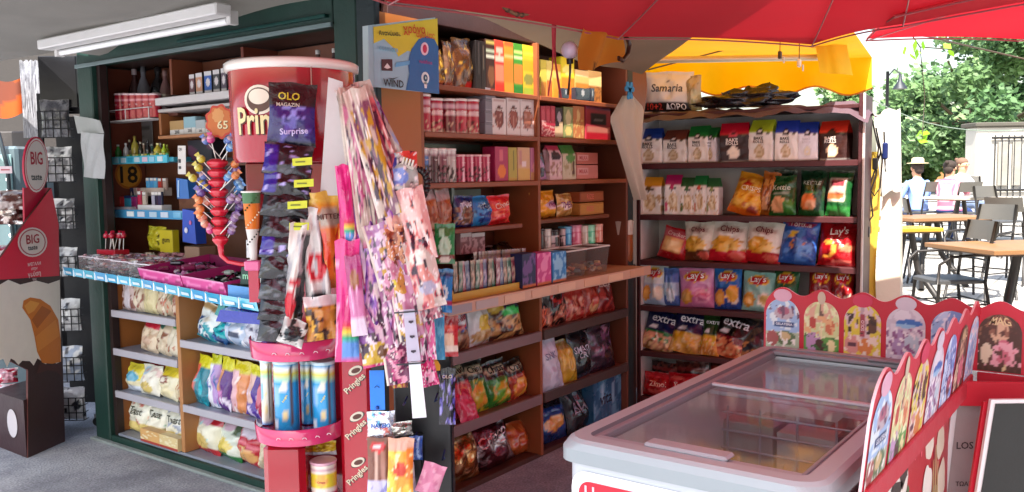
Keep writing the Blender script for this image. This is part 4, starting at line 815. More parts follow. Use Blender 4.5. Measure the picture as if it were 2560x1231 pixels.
for px0, px1, pt, c, lb in ((303, 350, 1000, 'd88070', 'ivory toast bag with red crimp'), (347, 394, 1010, '8ab090', 'ivory toast bag with pale green marks'), (398, 448, 1022, 'a8b0c0', 'ivory toast bag with bluish marks')):
    put(FA, .056, px0, px1, pt, 'pouch', lb_(c), lb+', '+WH, group='toast bags', th=.10, lean=.12)
for k, (px0, px1, pt, dd) in enumerate(((352, 400, 1078, -.01), (398, 446, 1092, -.01))):
    put(FA, .056, px0, px1, pt, 'box', D('e0c890' if k else 'd8a868', ('b', .0, .2, 'a83a30'), ('n', 5, .2, 'ece0b8', .2, 1)), ['yellow-cream flat packet', 'peach flat packet'][k]+' lying in front of the toast bags', cat='packet', group='flat packets', th=.05, d=dd)
WH = 'upper shelf, middle bay of left front'
for px0, px1, pt, des, lb, kw in (
    (470, 526, 762, D('e4e0d0', ('b', .0, .5, '1f9aa8'), ('n', 5, .0, 'e8f0f0', .1, .8), ('n', 5, .3, '1c4c80', .0, .6), ('b', .85, .95, 'c8a878')), 'white and teal diaper bag leaning left', dict(tilt=.22)),
    (515, 552, 800, D('1c5c98', ('b', .3, .8, '1fb0b8'), ('n', 5, .1, '14306a', .0, .6)), 'dark blue and turquoise bag', dict(tilt=.15)),
    (538, 600, 775, D('b8c8e0', ('n', 4, .1, 'f0f0f8', 0, 1), ('n', 5, .3, '4a90b8', 0, .8), ('e', .6, .3, .2, .1, '2c3c5a')), 'pale blue and silver bag', dict(tilt=.1)),
    (585, 655, 780, D('d8d8e4', ('n', 4, .15, 'b0b0c4', 0, 1), ('b', .7, .76, 'd890b8'), ('b', .82, .88, 'd890b8'), ('n', 7, .35, '4a4a6a', .1, .5)), 'silvery white bag with pink lines', dict(tilt=.05))):
    put(FA, .661, px0, px1, pt, 'pouch', des, lb+', '+WH, group='tissue and wipe bags', th=.10, lean=.15, **kw)
for k, (px, c) in enumerate(((545, '3c9c98'), (585, '6aa0dc'), (618, '78a4e0'))):
    o = MB().slab([(-.03, 0), (.03, 0), (.024, .10), (-.018, .10)], .03, c, M=RX(-.3)).build('tissue_packet', 'foil'); setw(o, FA.M(FA.hit(px, 790, .0)[0], .0, .82) @ RY(.2))
    tag(o, ['teal', 'pale blue', 'cornflower blue'][k]+' pocket tissue packet lying over the silvery bags', 'packet', 'pocket tissue packets')
WH = 'middle shelf, middle bay of left front'
for px0, px1, pt, des, lb, kw in (
    (468, 506, 892, D('1a7a8c', ('b', .80, 1, 'd8d020'), ('r', .0, .3, .4, .8, 'd8604c'), ('n', 6, .2, '18b0c0', 0, .5)), 'teal and coral puff bag with yellow top', {}),
    (505, 532, 890, D('e4e4ec', ('b', .85, 1, 'c8cc20'), ('r', .6, .1, 1, .8, 'b08cc8'), ('n', 6, .3, '5a70b0', 0, .7)), 'white puff bag with lime top', {}),
    (528, 562, 898, D('5c2c80', ('b', .76, 1, 'd8d020'), ('r', .0, .4, .45, .76, 'd89868'), ('e', .5, .25, .3, .15, 'c878b8'), ('n', 6, .3, 'f0e8f8', 0, .4)), 'purple and peach puff bag with yellow top', {}),
    (562, 602, 904, D('e09058', ('b', .80, 1, 'd8c820'), ('r', .0, .0, .45, .8, 'e8b8c0'), ('n', 5, .35, 'c85c38', 0, .7), ('n', 5, .38, 'f8e8e0', 0, .7)), 'orange and pink puff bag with yellow top', {}),
    (598, 636, 915, D('4c2c94', ('b', .82, 1, 'd8d018'), ('r', .0, .3, .5, .8, 'e0b8b0'), ('n', 5, .3, 'e0d0f0', 0, .5)), 'violet puff bag with yellow top', dict(tilt=.05)),
    (618, 652, 905, D('d8788c', ('n', 4, .0, 'b02c50', 0, .7), ('n', 6, .3, 'f4e0e4', 0, 1)), 'pink and red striped puff bag', dict(tilt=.22))):
    put(FA, .316, px0, px1, pt, 'pouch', des, lb+', '+WH, group='corn puff bags', th=.08, **{**dict(lean=.06), **kw})
WH = 'floor shelf, middle bay of left front'
for px0, px1, pt, des, lb, kw in (
    (463, 528, 1042, D('e8e4cc', ('b', .0, .16, 'b8242c'), ('e', .4, .3, .35, .2, 'dcc070'), ('e', .4, .84, .35, .12, 'd0a8c0'), ('r', .68, .8, 1, 1, 'b01c28'), ('n', 5, .4, 'a0d0d0', .3, .9)), 'large ivory crisp bag with red foot', dict(tilt=.04)),
    (524, 584, 1058, D('dce4d4', ('b', .0, .16, '2c7a3c'), ('e', .4, .36, .36, .2, 'e0c858'), ('e', .4, .84, .3, .1, 'c8a8b8'), ('r', .6, .7, 1, .95, '4c5c44')), 'pale green crisp bag with green foot', dict(tilt=.06)),
    (572, 636, 1072, D('b82434', ('e', .5, .30, .4, .2, 'e0a868'), ('e', .45, .84, .34, .12, 'dcd0dc'), ('b', .55, .62, 'd86878'), ('n', 5, .35, 'd84838', 0, .4)), 'red crisp bag with white oval', dict(tilt=.08)),
    (632, 662, 1095, D('d8c8a8', ('n', 4, .2, 'b8a484', 0, 1)), 'plain beige bag half hidden by the stand', {})):
    put(FA, .056, px0, px1, pt, 'pouch', des, lb+', '+WH, group='large crisp bags on the floor shelf', th=.11, lean=.12, **kw)
# ================================================================ LEFT FRONT, COUNTER AND INTERIOR
FI = Frame((2.75, 0, 0), -math.pi/2)
WH = 'of the row in the wire rack'
for k in range(6):
    px = 279+k*17.2; put(FI, 1.845, px, px+18, 233, 'can', D('a81c30', ('b', .72, .85, 'd890a0'), ('n', 6, .3, 'c84c5c', .1, .7), ('t', 'Cup', .5, .6, .2, 'f0d0d4')), ['first', 'second', 'third', 'fourth', 'fifth', 'sixth'][k]+' red cup from the left '+WH, cat='cup', name='red_cup', group='red cups in a row', d=-.03, lid='e0c0c4')
wr = MB()
for p in (((-4.93), 1.84), ((-4.93), 1.90)):
    for a, b in (((p[0], -.045, p[1]), (-4.46, -.045, p[1])), ((p[0], .06, p[1]), (-4.46, .06, p[1])), ((-4.46, -.045, p[1]), (-4.46, .06, p[1])), ((p[0], -.045, p[1]), (p[0], .06, p[1]))): wr.cyl(a, b, .003, n=6, col='dcd8d8')
for x in (-4.93, -4.695, -4.46): wr.cyl((x, -.045, 1.84), (x, -.045, 1.90), .003, n=6, col='dcd8d8'); wr.cyl((x, .06, 1.84), (x, .17, 1.87), .003, n=6, col='dcd8d8')
wr.box((-4.695, .008, 1.838), (.47, .10, .006), 'e4dede')
tag(wr.build('wire_rack', 'plastic', None, FI.M()), 'white wire rack under the bottles at the upper left', 'wire rack')
for k, (px0, px1, pt, c, cap, la) in enumerate(((284, 305, 172, 'b8b4b8', '6a5a5a', 'd8d4d8'), (312, 330, 172, '4a3030', 'b8a8a8', 'c8c0c0'), (332, 352, 165, '6a6a70', '5a5a5c', '8a8a90'), (362, 388, 166, '120f10', '1c1818', 'b0aaaa'), (390, 408, 176, '7a5a58', '8a6c68', '9a8480'))):
    put(FI, 1.872, px0, px1, pt, 'bottle', c, ['clear grey', 'brown white-labelled', 'smoky grey', 'tall black wide-shouldered', 'dull reddish'][k]+' liquor bottle above the red cups', cat='bottle', name='liquor_bottle', group='liquor bottles', cap=cap, wrap=la, d=.08)
kp('shelf', bx(MB(), 2.70, 2.95, 2.91, 3.655, 1.905, 1.925, '5a3024', .002), 'wood')
for k, (px0, px1, pt, c) in enumerate(((772, 794, 124, '5a4a44'), (812, 836, 120, '4a3c3c'), (846, 866, 115, '2c2424'))):
    put(FI, 1.926, px0, px1, pt, 'bottle', c, ['left', 'middle', 'right-hand'][k]+' white-capped bottle peeping over the rim of the red drum', cat='bottle', name='capped_bottle', group='white capped bottles', cap='dcd8d4', d=.0)
kp('shelf', bx(MB(), 2.80, 2.95, 4.34, 4.928, 1.852, 1.870, '5a3024', .002), 'wood')
for k, (px0, px1, c, lb) in enumerate(((474, 488, '6a3a40', 'maroon'), (490, 507, 'c89070', 'peach'), (511, 529, '2c5cac', 'blue'), (533, 550, '3a3c40', 'charcoal'), (553, 567, '5a4c5c', 'plum'), (570, 590, '8a8a34', 'olive yellow'))):
    put(FI, 1.946, px0, px1, 186-k*4, 'box', D(c, ('b', .78, 1, 'd8d4d4'), ('b', .0, .12, 'd0cccc'), ('e', .5, .5, .3, .18, 'd8d0d0')), lb+' carton with zigzag white ends on the white shelf', cat='carton', name='cigarette_carton', group='slim cartons on the white shelf', th=.12, side='17161a')
for k, (px0, px1, pt, c, lb) in enumerate(((426, 460, 302, 'b08c58', 'tan and white cigarette packs, left in the wooden niche'), (460, 490, 292, '8ab0bc', 'light blue cigarette packs in the wooden niche'), (490, 514, 300, 'a8b0b4', 'silver grey cigarette packs in the wooden niche'), (514, 530, 305, 'c0a894', 'beige cigarette packs in the wooden niche'))):
    put(FI, 1.742, px0, px1, pt, 'box', D(c, ('b', 0, .34, 'd8d4d0'), ('b', .34, .37, '8a8580'), ('r', .3, .1, .33, .34, '9a9590'), ('r', .62, .1, .65, .34, '9a9590'), ('t', '200', .5, .2, .3, '4a4a4a')), 'stacked '+lb, cat='cigarettes', name='cigarette_packs', group='cigarette packs', th=.06, d=.03)
for px0, px1, lb in ((284, 330, 'left'), (330, 380, 'right')):
    o = put(FI, 1.66, px0, px1, 300, 'box', D('8c8886', ('r', .1, .72, .9, .78, '5c5856'), ('r', .1, .5, .6, .54, '6c6866'), ('n', 6, .3, 'b0aeb0', 0, .4)), 'grey paper notice on the wall above the small bottles, '+lb+' one', cat='notice', name='paper_notice', group='grey paper notices', th=.004, d=.19)
mini = [(284, 293, 362, '3c9a44', 'd8e0d8'), (294, 303, 360, 'c8c8c4', '4a6a48'), (305, 313, 358, 'd8d8d8', 'f0f0f0'), (315, 322, 350, '3a2c28', 'e8d8b8'), (323, 334, 340, 'a89a3c', '8a7c30'), (335, 342, 352, 'c8c0b8', '2a2420'), (343, 350, 355, '2c2c24', 'd0c8b0'), (351, 358, 358, 'c8a890', 'e0d8c8'), (360, 368, 352, '16181c', '3c4044'), (369, 378, 360, '4c7c74', 'b8c0b8'), (379, 392, 358, 'c8b83c', 'e4dc9c'), (393, 400, 358, 'c8ccc8', 'e8e8e0'), (401, 409, 360, 'a8c828', 'd0e060'), (410, 417, 362, '8a9c28', 'b8c850')]
nm_ = ['green', 'clear with dark cap', 'white', 'brown slim', 'olive tall', 'silver', 'black slim', 'peach', 'jet black tall', 'grey green', 'wide yellow', 'pale frosted', 'lime green', 'moss green']
for k, (a, b, pt, c, cp) in enumerate(mini):
    put(FI, 1.626, a, b, pt, 'bottle', c, nm_[k]+' miniature bottle on the upper blue-edged shelf', cat='miniature bottle', name='miniature_bottle', group='miniature bottles', cap=cp, wrap=cp if k % 2 else None, d=.01+.05*(k % 2))
mb = MB()
for k in range(14): bx(mb, -4.76+k*.03, -4.738+k*.03, -.012, -.008, 1.626, 1.648, ['c8b848', '3c8c48', 'd8d0a0'][k % 3])
for a, b, c, dk in ((415, 330, 0, 0),): pass
tag(mb.build('price_tags', 'card', None, FI.M()), 'row of tiny yellow and green price tags below the miniature bottles', 'price tags')
put(FI, 1.335, 287, 312, 492, 'box', D('e03c40', ('n', 4, .35, 'f06060', 0, 1)), 'small bright red box on the lower blue-edged shelf', cat='box', name='small_box', th=.07)
put(FI, 1.335, 312, 331, 490, 'box', D('3ca0c4', ('b', .8, 1, '28306a')), 'small turquoise box on the lower blue-edged shelf', cat='box', name='small_box', th=.07)
put(FI, 1.335, 329, 343, 492, 'box', D('8a2060', ('n', 4, .3, 'a83c80', 0, 1)), 'small purple box on the lower blue-edged shelf', cat='box', name='small_box', th=.07)
put(FI, 1.321, 284, 326, 518, 'box', D('e0d4dc', ('b', 0, .2, 'b8a8c0')), 'low white card tray under the red and turquoise boxes', cat='tray', name='card_tray', th=.09, d=-.01)
put(FI, 1.321, 344, 408, 513, 'box', D('dcd8d8', ('b', 0, .2, 'b8b8c4')), 'white stepped lighter stand on the lower blue-edged shelf', cat='stand', name='lighter_stand', th=.06, d=-.01)
put(FI, 1.41, 362, 412, 470, 'box', D('c8b4a8', ('b', 0, .3, 'a89084')), 'upper tier of the pale lighter stand', cat='stand', name='lighter_tray', th=.05, d=.05)
for k, (px, pt, z, c, dd) in enumerate([(345, 478, 1.352, 'c03050', 0), (357, 480, 1.352, 'c8b8a8', 0), (380, 480, 1.352, 'a8a8b8', 0), (388, 480, 1.352, '2c3044', 0), (396, 480, 1.352, '343c58', 0), (366, 445, 1.44, '58a8d8', .06), (376, 445, 1.44, '4c98d0', .06), (385, 445, 1.44, '60b0dc', .06), (396, 446, 1.44, 'b03c34', .06), (408, 446, 1.44, 'b89c90', .06)]):
    put(FI, z, px, px+8, pt, 'box', D(c, ('b', .8, 1, 'e8e4e0'), ('b', .74, .8, '8a8a8a')), ['raspberry', 'beige', 'grey', 'black', 'dark navy', 'sky blue', 'mid blue', 'pale cyan', 'brick red', 'taupe'][k]+' lighter in the '+('lower' if z < 1.4 else 'upper')+' tier of the stand', cat='lighter', name='lighter', group='lighters', th=.014, d=dd, mt='gloss_plastic')
for k in range(4):
    put(FI, 1.335, 326+k*9, 334+k*9, 470, 'box', D(['2c3060', 'd8b8b0', 'c87c78', 'e0c8b8'][k], ('e', .5, .6, .3, .2, 'e8e0dc')), ['indigo', 'blush', 'coral', 'cream'][k]+' tiny packet between the coloured boxes and the lighters', cat='packet', name='tiny_packet', group='tiny packets', th=.02, d=.09)
# interior clutter seen past the lollipop tree
put(FI, 1.32, 446, 500, 470, 'box', D('7a4a30', ('n', 3, .2, '6a3a24', 0, 1)), 'brown carton in the kiosk interior below blue holder', cat='carton', name='brown_carton', th=.12, d=.05)
put(FI, 1.33, 500, 590, 395, 'box', D('241c24', ('n', 4, .1, '4a3c50', 0, 1)), 'dark carton inside the kiosk behind the lollipop tree', cat='carton', name='dark_carton', th=.1, d=.1)
put(FI, 1.60, 470, 530, 350, 'box', D('1c1c2c', ('n', 3, .1, '5a2c4c', 0, 1)), 'navy and plum carton below the cigarette niche', cat='carton', name='dark_carton', th=.08, d=.1)
kp('shelf', bx(MB(), 2.78, 2.95, 3.69, 4.29, 1.57, 1.59, '5a3424', .002), 'wood')
kp('shelf', bx(MB(), 2.74, 2.95, 3.69, 4.14, 1.295, 1.318, '3c2a28', .002), 'wood')
# price card over a blue leaflet holder
h = thing('leaflet_holder', 'white price card clipped above a blue leaflet holder', 'holder', FI.w(FI.hit(452, 400, -.05)[0], -.05, 1.40), FI.rz)
MB().slab([(-.035, .13), (.035, .13), (.04, .28), (-.03, .28)], .002, 'e4dcd8', M=RY(.03)).text('QR', 0, .26, .03, '4a4a4a', y=-.001).box((-.01, -.001, .20), (.02, .002, .02), '2c2c34').box((-.01, -.001, .165), (.02, .002, .015), '3c3c44').build('price_card', 'card', h)
MB().slab([(-.05, .0), (.06, .0), (.05, .10), (-.05, .11)], .05, '2c6cb8').box((-.035, -.002, .05), (.012, .003, .09), 'a8c8e8', RY(.1)).build('holder_body', 'plastic', h)
h = thing('gum_box', 'blue slanted gum display box standing beside the lollipop tree', 'box', FI.w(FI.hit(470, 590, -.12)[0], -.12, 1.18), FI.rz)
MB().slab([(-.05, .0), (.07, -.01), (.06, .16), (-.04, .17)], .06, '2c50b8').ball((-.01, -.003, .06), .016, 'd8d8ec', 8, (1, .3, 1)).ball((.03, -.003, .10), .012, 'c86ca8', 8, (1, .3, 1)).build('box_body', 'card', h)
o = MB().box((0, 0, .04), (.13, .10, .09), '9c7a64', bev=.003).build('display_block', 'card', None, FI.M(FI.hit(475, 640, -.12)[0], -.06, 1.07)); tag(o, 'tan block under the blue gum display box', 'box')
# ================================================================ ON THE LEFT COUNTER
def facing(p, rz=math.radians(-53.5)): return MX.Translation(p) @ RZ(rz)
SWC = ['d8a8b0', 'c87888', 'e0d0d4', 'b0a0b8', 'd89890', 'a84c5c', 'c8b8a0', 'e8e0e4', '8a5a6a', 'b8c0c8']
def sweets(n, sx, sy, hz, M, cols=SWC, sz=.03, seed=1):
    R_ = random.Random(seed); mb = MB()
    for j in range(n):
        x, y = R_.uniform(-sx, sx), R_.uniform(-sy, sy); z = R_.uniform(.004, hz); q = T(x, y, z) @ RZ(R_.uniform(0, 6)) @ RX(R_.uniform(-.7, .7)); c = R_.choice(cols); k = sz*R_.uniform(.8, 1.2)
        mb.box((0, 0, 0), (k, k*.6, k*.35), c, q, bev=k*.12)
        for s_ in (-1, 1): mb.raw([(s_*k*.45, 0, 0), (s_*k*.85, k*.3, .003), (s_*k*.85, -k*.3, .003)], [(0, 1, 2)], c, False, q)
    return mb.build('wrapped_sweets', 'foil', None, M)
names_ = ['leftmost clear sweet bin at the end of the counter', 'second clear sweet bin from the counter end', 'third clear sweet bin from the counter end', 'clear sweet bin touching the magenta trays']
for k in range(4):
    y0 = 4.80-.215*k; y1 = y0-.205; xf = 2.43-.11*(4.80-y0)/.9; cx_, cy_ = xf+.15, (y0+y1)/2
    t = thing('sweet_bin', names_[k], 'bin', (cx_, cy_, 1.012), -math.pi/2, 'clear sweet bins'); wd, dp, h = .2, .26, .075
    mb = MB()
    for (x, y, dx, dy) in ((0, -dp/2, wd, .003), (0, dp/2, wd, .003), (-wd/2, 0, .003, dp), (wd/2, 0, .003, dp)): mb.box((x, y, h/2), (dx, dy, h), 'fafafa')
    mb.box((0, 0, .002), (wd, dp, .003), 'd8d4d8'); mb.build('tub', 'clear', t)
    ri = MB()
    for (x, y, dx, dy) in ((0, -dp/2, wd, .005), (0, dp/2, wd, .005), (-wd/2, 0, .005, dp), (wd/2, 0, .005, dp)): ri.box((x, y, h), (dx, dy, .005), 'e4dce4')
    ri.build('rim', 'gloss_plastic', t)
    tag(sweets(170, .088, .118, .085, t.matrix_basis, SWC, .028, k), 'mixed small wrapped sweets in '+names_[k].replace('clear ', 'the clear '), 'sweets', kind='stuff')
# magenta trays
def magtray(px0, px1, lb, dz, dep, cont, d0):
    a, _ = along(seg, px0); b, _ = along(seg, px1); dr = (b-a).normalized(); L = (b-a).length; rz = math.atan2(dr.y, dr.x)
    Mx = MX.Translation(V(((a.x+b.x)/2, (a.y+b.y)/2, 1.011+dz))) @ RZ(rz) @ T(0, d0+dep/2+.01, 0)
    mb = MB(); c1, c2 = 'b0246c', '7a1248'
    mb.box((0, 0, .003), (L, dep, .005), c2)
    cf = dcol(D('c83c88', ('n', 5, .2, 'e078b0', 0, 1), ('n', 5, .35, '8a1a58', 0, 1), ('b', .88, 1, 'e8a0c8')))
    mb.grid(lambda u, v: ((u-.5)*L, -dep/2-.02*v, .07*v), 24, 6, cf, smooth=False); mb.grid(lambda u, v: ((u-.5)*L, -dep/2-.02*v+.003, .07*v), 4, 2, c2, smooth=False, flip=True)
    mb.slab([(-L/2, 0), (L/2, 0), (L/2, .11), (-L/2, .11)], .003, c2, M=T(0, dep/2, 0))
    for s_ in (-1, 1):
        x = s_*L/2; mb.raw([(x, -dep/2, 0), (x, dep/2, 0), (x, dep/2, .11), (x, -dep/2-.02, .07), (x+.003, -dep/2, 0), (x+.003, dep/2, 0), (x+.003, dep/2, .11), (x+.003, -dep/2-.02, .07)], [(0, 1, 2, 3), (4, 5, 6, 7), (3, 2, 6, 7), (0, 3, 7, 4), (2, 1, 5, 6)], c1)
    o = mb.build('sweet_tray', 'card', None, Mx); tag(o, lb, 'tray', 'magenta card trays')
    sz = .055; tag(sweets(cont[1], L/2-.055, dep/2-.06, .085, Mx, cont[0], sz, 5+int(px0*10)), cont[2], 'sweets', kind='stuff')
magtray(.93, 1.42, 'magenta card tray of dark packets next to the clear bins', 0, .34, (['2a1020', '8a1a50', 'd878a8', 'c8b0b8', '1c0c18'], 46, 'dark and pink wrapped packets heaped in the first magenta tray'), 0)
magtray(1.43, 1.84, 'magenta card tray of black packets nearest the stand', 0, .34, (['0e0e12', '16241c', '141018', 'b8c0b8', '0c1a14'], 40, 'black and dark green packets heaped in the second magenta tray'), 0)
p = along(seg, 1.96)[0]
o = MB().slab([(-.11, 0), (.11, 0), (.11, .05), (-.11, .06)], .16, '5a9ad8', '1c3c34').build('gum_carton', 'card', None, MX.Translation((p.x+.03, p.y, 1.012)) @ RZ(-1.45)); tag(o, 'light blue and dark green gum carton at the counter corner', 'carton')
mb = MB(); mb.slab([(-.09, 0), (.09, 0), (.07, .09), (-.08, .07)], .12, '1f4038', '16302a'); mb.slab([(-.0, .01), (.05, .01), (.05, .06), (.01, .06)], .002, 'd8e4dc', M=T(0, -.002, 0)); mb.text('mint', -.04, .035, .07, '9ad8b0')
tag(mb.build('mint_carton', 'card', None, MX.Translation((p.x+.07, p.y-.02, 1.073)) @ RZ(-1.3)), 'dark green mint carton stacked on the blue gum carton', 'carton')
o = MB().slab([(-.13, 0), (.12, 0), (.13, .045), (-.10, .05)], .10, '2838a0', M=RX(.1)).build('blue_pouch', 'foil', None, MX.Translation((p.x-.02, p.y-.02, .93)) @ RZ(-1.35)); tag(o, 'royal blue soft packet hanging under the counter corner', 'packet')
# red tray of lollipops, left
LOLM = {}
def lolly(c, c2):
    if (c, c2) not in LOLM:
        mb = MB(); mb.cyl((0, 0, 0), (0, 0, .075), .0022, n=5, col='eeeae4'); mb.ball((0, 0, .085), .0165, c, 8); mb.ball((0, 0, .089), .0145, c2, 8, (1.05, 1.05, .9)); mb.slab([(-.006, .098), (.006, .098), (.011, .112), (-.011, .112)], .002, c)
        o = mb.build('lollipop', 'gloss_plastic'); LOLM[(c, c2)] = o.data; bpy.data.objects.remove(o)
    o = bpy.data.objects.new('lollipop', LOLM[(c, c2)]); COL.objects.link(o); return o
tb = FI.M(FI.hit(282, 620, -.14)[0], -.14, 1.09)
tag(MB().box((0, 0, .012), (.19, .09, .028), 'c81c34', bev=.004).build('lollipop_tray', 'plastic', None, tb), 'flat red tray holding red and white lollipops by the green post', 'tray')
tag(MB().box((0, 0, .033), (.19, .12, .066), '6c4a44', bev=.003).build('display_block', 'card', None, tb @ T(0, 0, -.079)), 'brown block under the red lollipop tray', 'box')
for k in range(11):
    o = lolly('b81c38', 'e0c8cc' if k % 2 else 'c8304c'); setw(o, tb @ T(-.08+.016*k, .02*math.sin(k*2.1), .02) @ RY(random.uniform(-.3, .3)) @ RX(random.uniform(-.2, .2)))
    tag(o, 'red lollipop on a white stick standing in the flat red tray', 'lollipop', 'lollipops in the red tray')
put(FI, 1.10, 356, 405, 568, 'pouch', D('c8b828', ('n', 5, .1, 'e0d848', 0, 1), ('n', 5, .35, '5a4c18', 0, 1)), 'bright yellow sweet bag lying behind the clear bins', th=.06, d=-.0)
put(FI, 1.10, 400, 432, 576, 'box', D('d0bc20', ('t', 'gum', .5, .5, .6, '3c3010')), 'small yellow gum box behind the clear bins', cat='box', name='gum_box', th=.04, d=-.02)
tag(sweets(70, .16, .07, .07, FI.M(FI.hit(395, 600, -.1)[0], -.06, 1.035), ['d8a8a8', 'c88890', 'e8d0d0', 'b87880', 'd8c0b0'], .035, 9), 'heap of pink wrapped sweets below the yellow bag', 'sweets', kind='stuff')
tag(MB().box((0, 0, .011), (.36, .18, .022), '6a4a44').build('display_block', 'card', None, FI.M(FI.hit(395, 600, -.1)[0], -.06, 1.0115)), 'thin brown board under the pink sweet heap', 'board')
# ---------------------------------------------------------------- lollipop tree
LC = atd(545, 450, 3.32); k_ = 3.32/FPX
LM = lambda px, py, off=0: facing(LC) @ T((px-545)*k_, off, (450-py)*k_)
lt = thing('lollipop_tree', 'red tiered lollipop tree with round scalloped sign on top', 'lollipop stand', tuple(LC-V((0, 0, .27))), math.radians(-53.5))
st = MB(); RB = facing(LC)
for j in range(9):
    z = (450-(398+24*j))*k_; r = .040-.0012*j
    st.lathe([(r*.62, z-.034), (r, z-.018), (r, z-.010), (r*.62, z)], 14, lambda a, b: hx('c8142c') if a != 1 else hx('e03048'))
st.tube([(0, 0, (450-610)*k_), (.004, -.005, (450-640)*k_), (.03, -.01, (450-655)*k_), (.08, -.01, (450-662)*k_), (.145, 0, (450-664)*k_)], [.014, .010, .009, .009, .009], 'd01838')
st.build('stem', 'gloss_plastic', lt, RB)
sg = MB(); N_ = 60; sc_o = [((.052+.004*math.cos(9*t))*math.cos(t), (.063+.004*math.cos(9*t))*math.sin(t)) for t in [2*math.pi*i/N_ for i in range(N_)]]
sg.slab(sc_o, .004, 'c83c28'); sg.flat([(x*.86, z*.86) for x, z in sc_o], 'cc7030', y=-.001); sg.flat([(x*.42-.005, z*.42+.022) for x, z in sc_o], 'd89858', y=-.002); sg.text('65', .012, -.012, .04, 'e8d8a8', y=-.003); sg.text('65', .0135, -.0135, .04, '3c2010', y=-.002)
sg.build('sign', 'card', lt, LM(557, 306, -.01) @ RY(.03))
cols = [('5a74b8', 'c8a8b8'), ('c83c7c', 'e090b0'), ('5a7cb8', '9ab8d8'), ('c8b83c', 'e8e090'), ('4a5cb0', 'e0c04c'), ('d87838', 'e8a068'), ('d8846c', 'e8c0a8'), ('6a5098', 'b090c8'), ('4c88c8', 'a0c8e8'), ('8a6898', 'c8b0c8')]
lp = [(-30, 352, 0), (-5, 350, 1), (22, 352, 2), (-33, 398, 3), (-40, 420, 3), (-36, 440, 0), (-42, 460, 4), (-38, 482, 7), (-42, 500, 5), (-44, 522, 5), (-40, 545, 6), (-34, 560, 6), (-22, 575, 1), (38, 352, 0), (42, 372, 8), (46, 395, 5), (48, 412, 5), (46, 430, 7), (32, 445, 8), (48, 458, 8), (44, 478, 8), (36, 500, 9), (44, 520, 7), (34, 540, 7), (28, 560, 9), (50, 500, 9), (-48, 478, 4), (-30, 505, 6), (46, 545, 9), (-46, 540, 5), (30, 578, 9), (54, 440, 5), (-52, 445, 3), (-28, 470, 4), (56, 470, 8)]
for k, (dx, py, ci) in enumerate(lp):
    o = lolly(*cols[ci]); R_ = random.Random(k); x, z = dx*k_*1.0, (450-py)*k_; ang = math.atan2(x, .07) if abs(dx) > 24 else x*8
    L = .085; q = LM(545+dx, py, R_.uniform(-.05, .03)) @ RY(ang*1.0) @ RX(R_.uniform(.1, .5)) @ T(0, 0, -L); setw(o, q)
    tag(o, ['periwinkle', 'magenta pink', 'blue', 'yellow', 'navy and yellow', 'orange', 'peach', 'purple', 'sky blue', 'mauve'][ci]+' wrapped lollipop stuck into the lollipop tree', 'lollipop', 'lollipops on the tree')
# cone-shaped drink cup on the pink bracket
CC = atd(634, 650, 2.98); kc = 2.98/FPX
t = thing('slush_cup', 'tall orange, green and white paper cup beside the lollipop tree', 'cup', tuple(CC), math.radians(-53.5))
mb = MB(); H_ = 172*kc
mb.lathe([(.012, 0), (.014, H_*.22), (.022, H_*.45), (.029, H_*.92)], 18, lambda j, i: hx('dcd6d0') if j < 2 else hx('e0761c'))
mb.lathe([(.0285, H_*.82), (.0305, H_*.975)], 18, '4c7a50', cap=False); mb.lathe([(.0305, H_*.975), (.034, H_*.98), (.034, H_), (.030, H_)], 18, 'f0ece6')
for j in range(22): mb.ball((.029*math.cos(-j*.09-.2), .029*math.sin(-j*.09-.2), H_*(.2+.035*(j*7 % 22))), .0035, ['3c5a2c', '1c2c1c', 'e8d8b8'][j % 3], 5)
mb.build('cup_body', 'card', t)
tag(MB().box((0, 0, -.018), (.052, .05, .034), 'd85c90', bev=.004).box((0, 0, -.09), (.034, .02, .11), 'b01838').build('cup_bracket', 'gloss_plastic', None, facing(CC)), 'pink and red plastic bracket carrying the orange paper cup', 'bracket')
put(Frame(CC, math.radians(-53.5)), CC.z-.0, 616, 640, 600, 'box', D('d8dcdc', ('n', 4, .2, 'b0b4b8', 0, 1)), 'small white card wedged behind the orange paper cup', cat='card', name='white_card', th=.01, d=.06)
# ================================================================ TUBE-CRISP STAND
RED, PNK = 'b80f28', 'd0487c'
stand = thing('crisps_stand', 'tall red display stand for crisp tubes with big round drum header', 'display stand', FS.w(0, 0, 0), FS.rz)
sp = lambda name, mb, m='gloss_plastic': mb.build(name, m, stand)
dr = MB(); dx = -.008
dr.lathe([(.198, 1.555), (.206, 1.57), (.214, 1.86)], 48, 'a80e24', T(dx, 0, 0)); sp('drum', dr)
dd = MB(); cyl_ = lambda r: (lambda a, z, rr=r: (dx+(r+.012*(z-1.57)/.29)*math.sin(a), -(r+.012*(z-1.57)/.29)*math.cos(a), z))
f = cyl_(.2085); oval = [(.09*math.cos(t)-.0, .05*math.sin(t)) for t in [2*math.pi*i/24 for i in range(24)]]
def curved(pts, ca, cz, r, col):
    g_ = cyl_(r); n = len(pts); dd.raw([g_(ca, cz)]+[g_(ca+x/.21, cz+z) for x, z in pts], [(0, 1+i, 1+(i+1) % n) for i in range(n)], col)
curved([(x*.62, z*.95) for x, z in oval], -.28, 1.755, .2095, 'e8dcc8'); curved([(x*.5, z*.78) for x, z in oval], -.28, 1.755, .2102, '5a3a2c'); curved([(x*.40, z*.5) for x, z in oval], -.28, 1.765, .2108, 'e8dcc8')
vs, fs, asp = text_geo('Pringles'); g_ = cyl_(.2125)
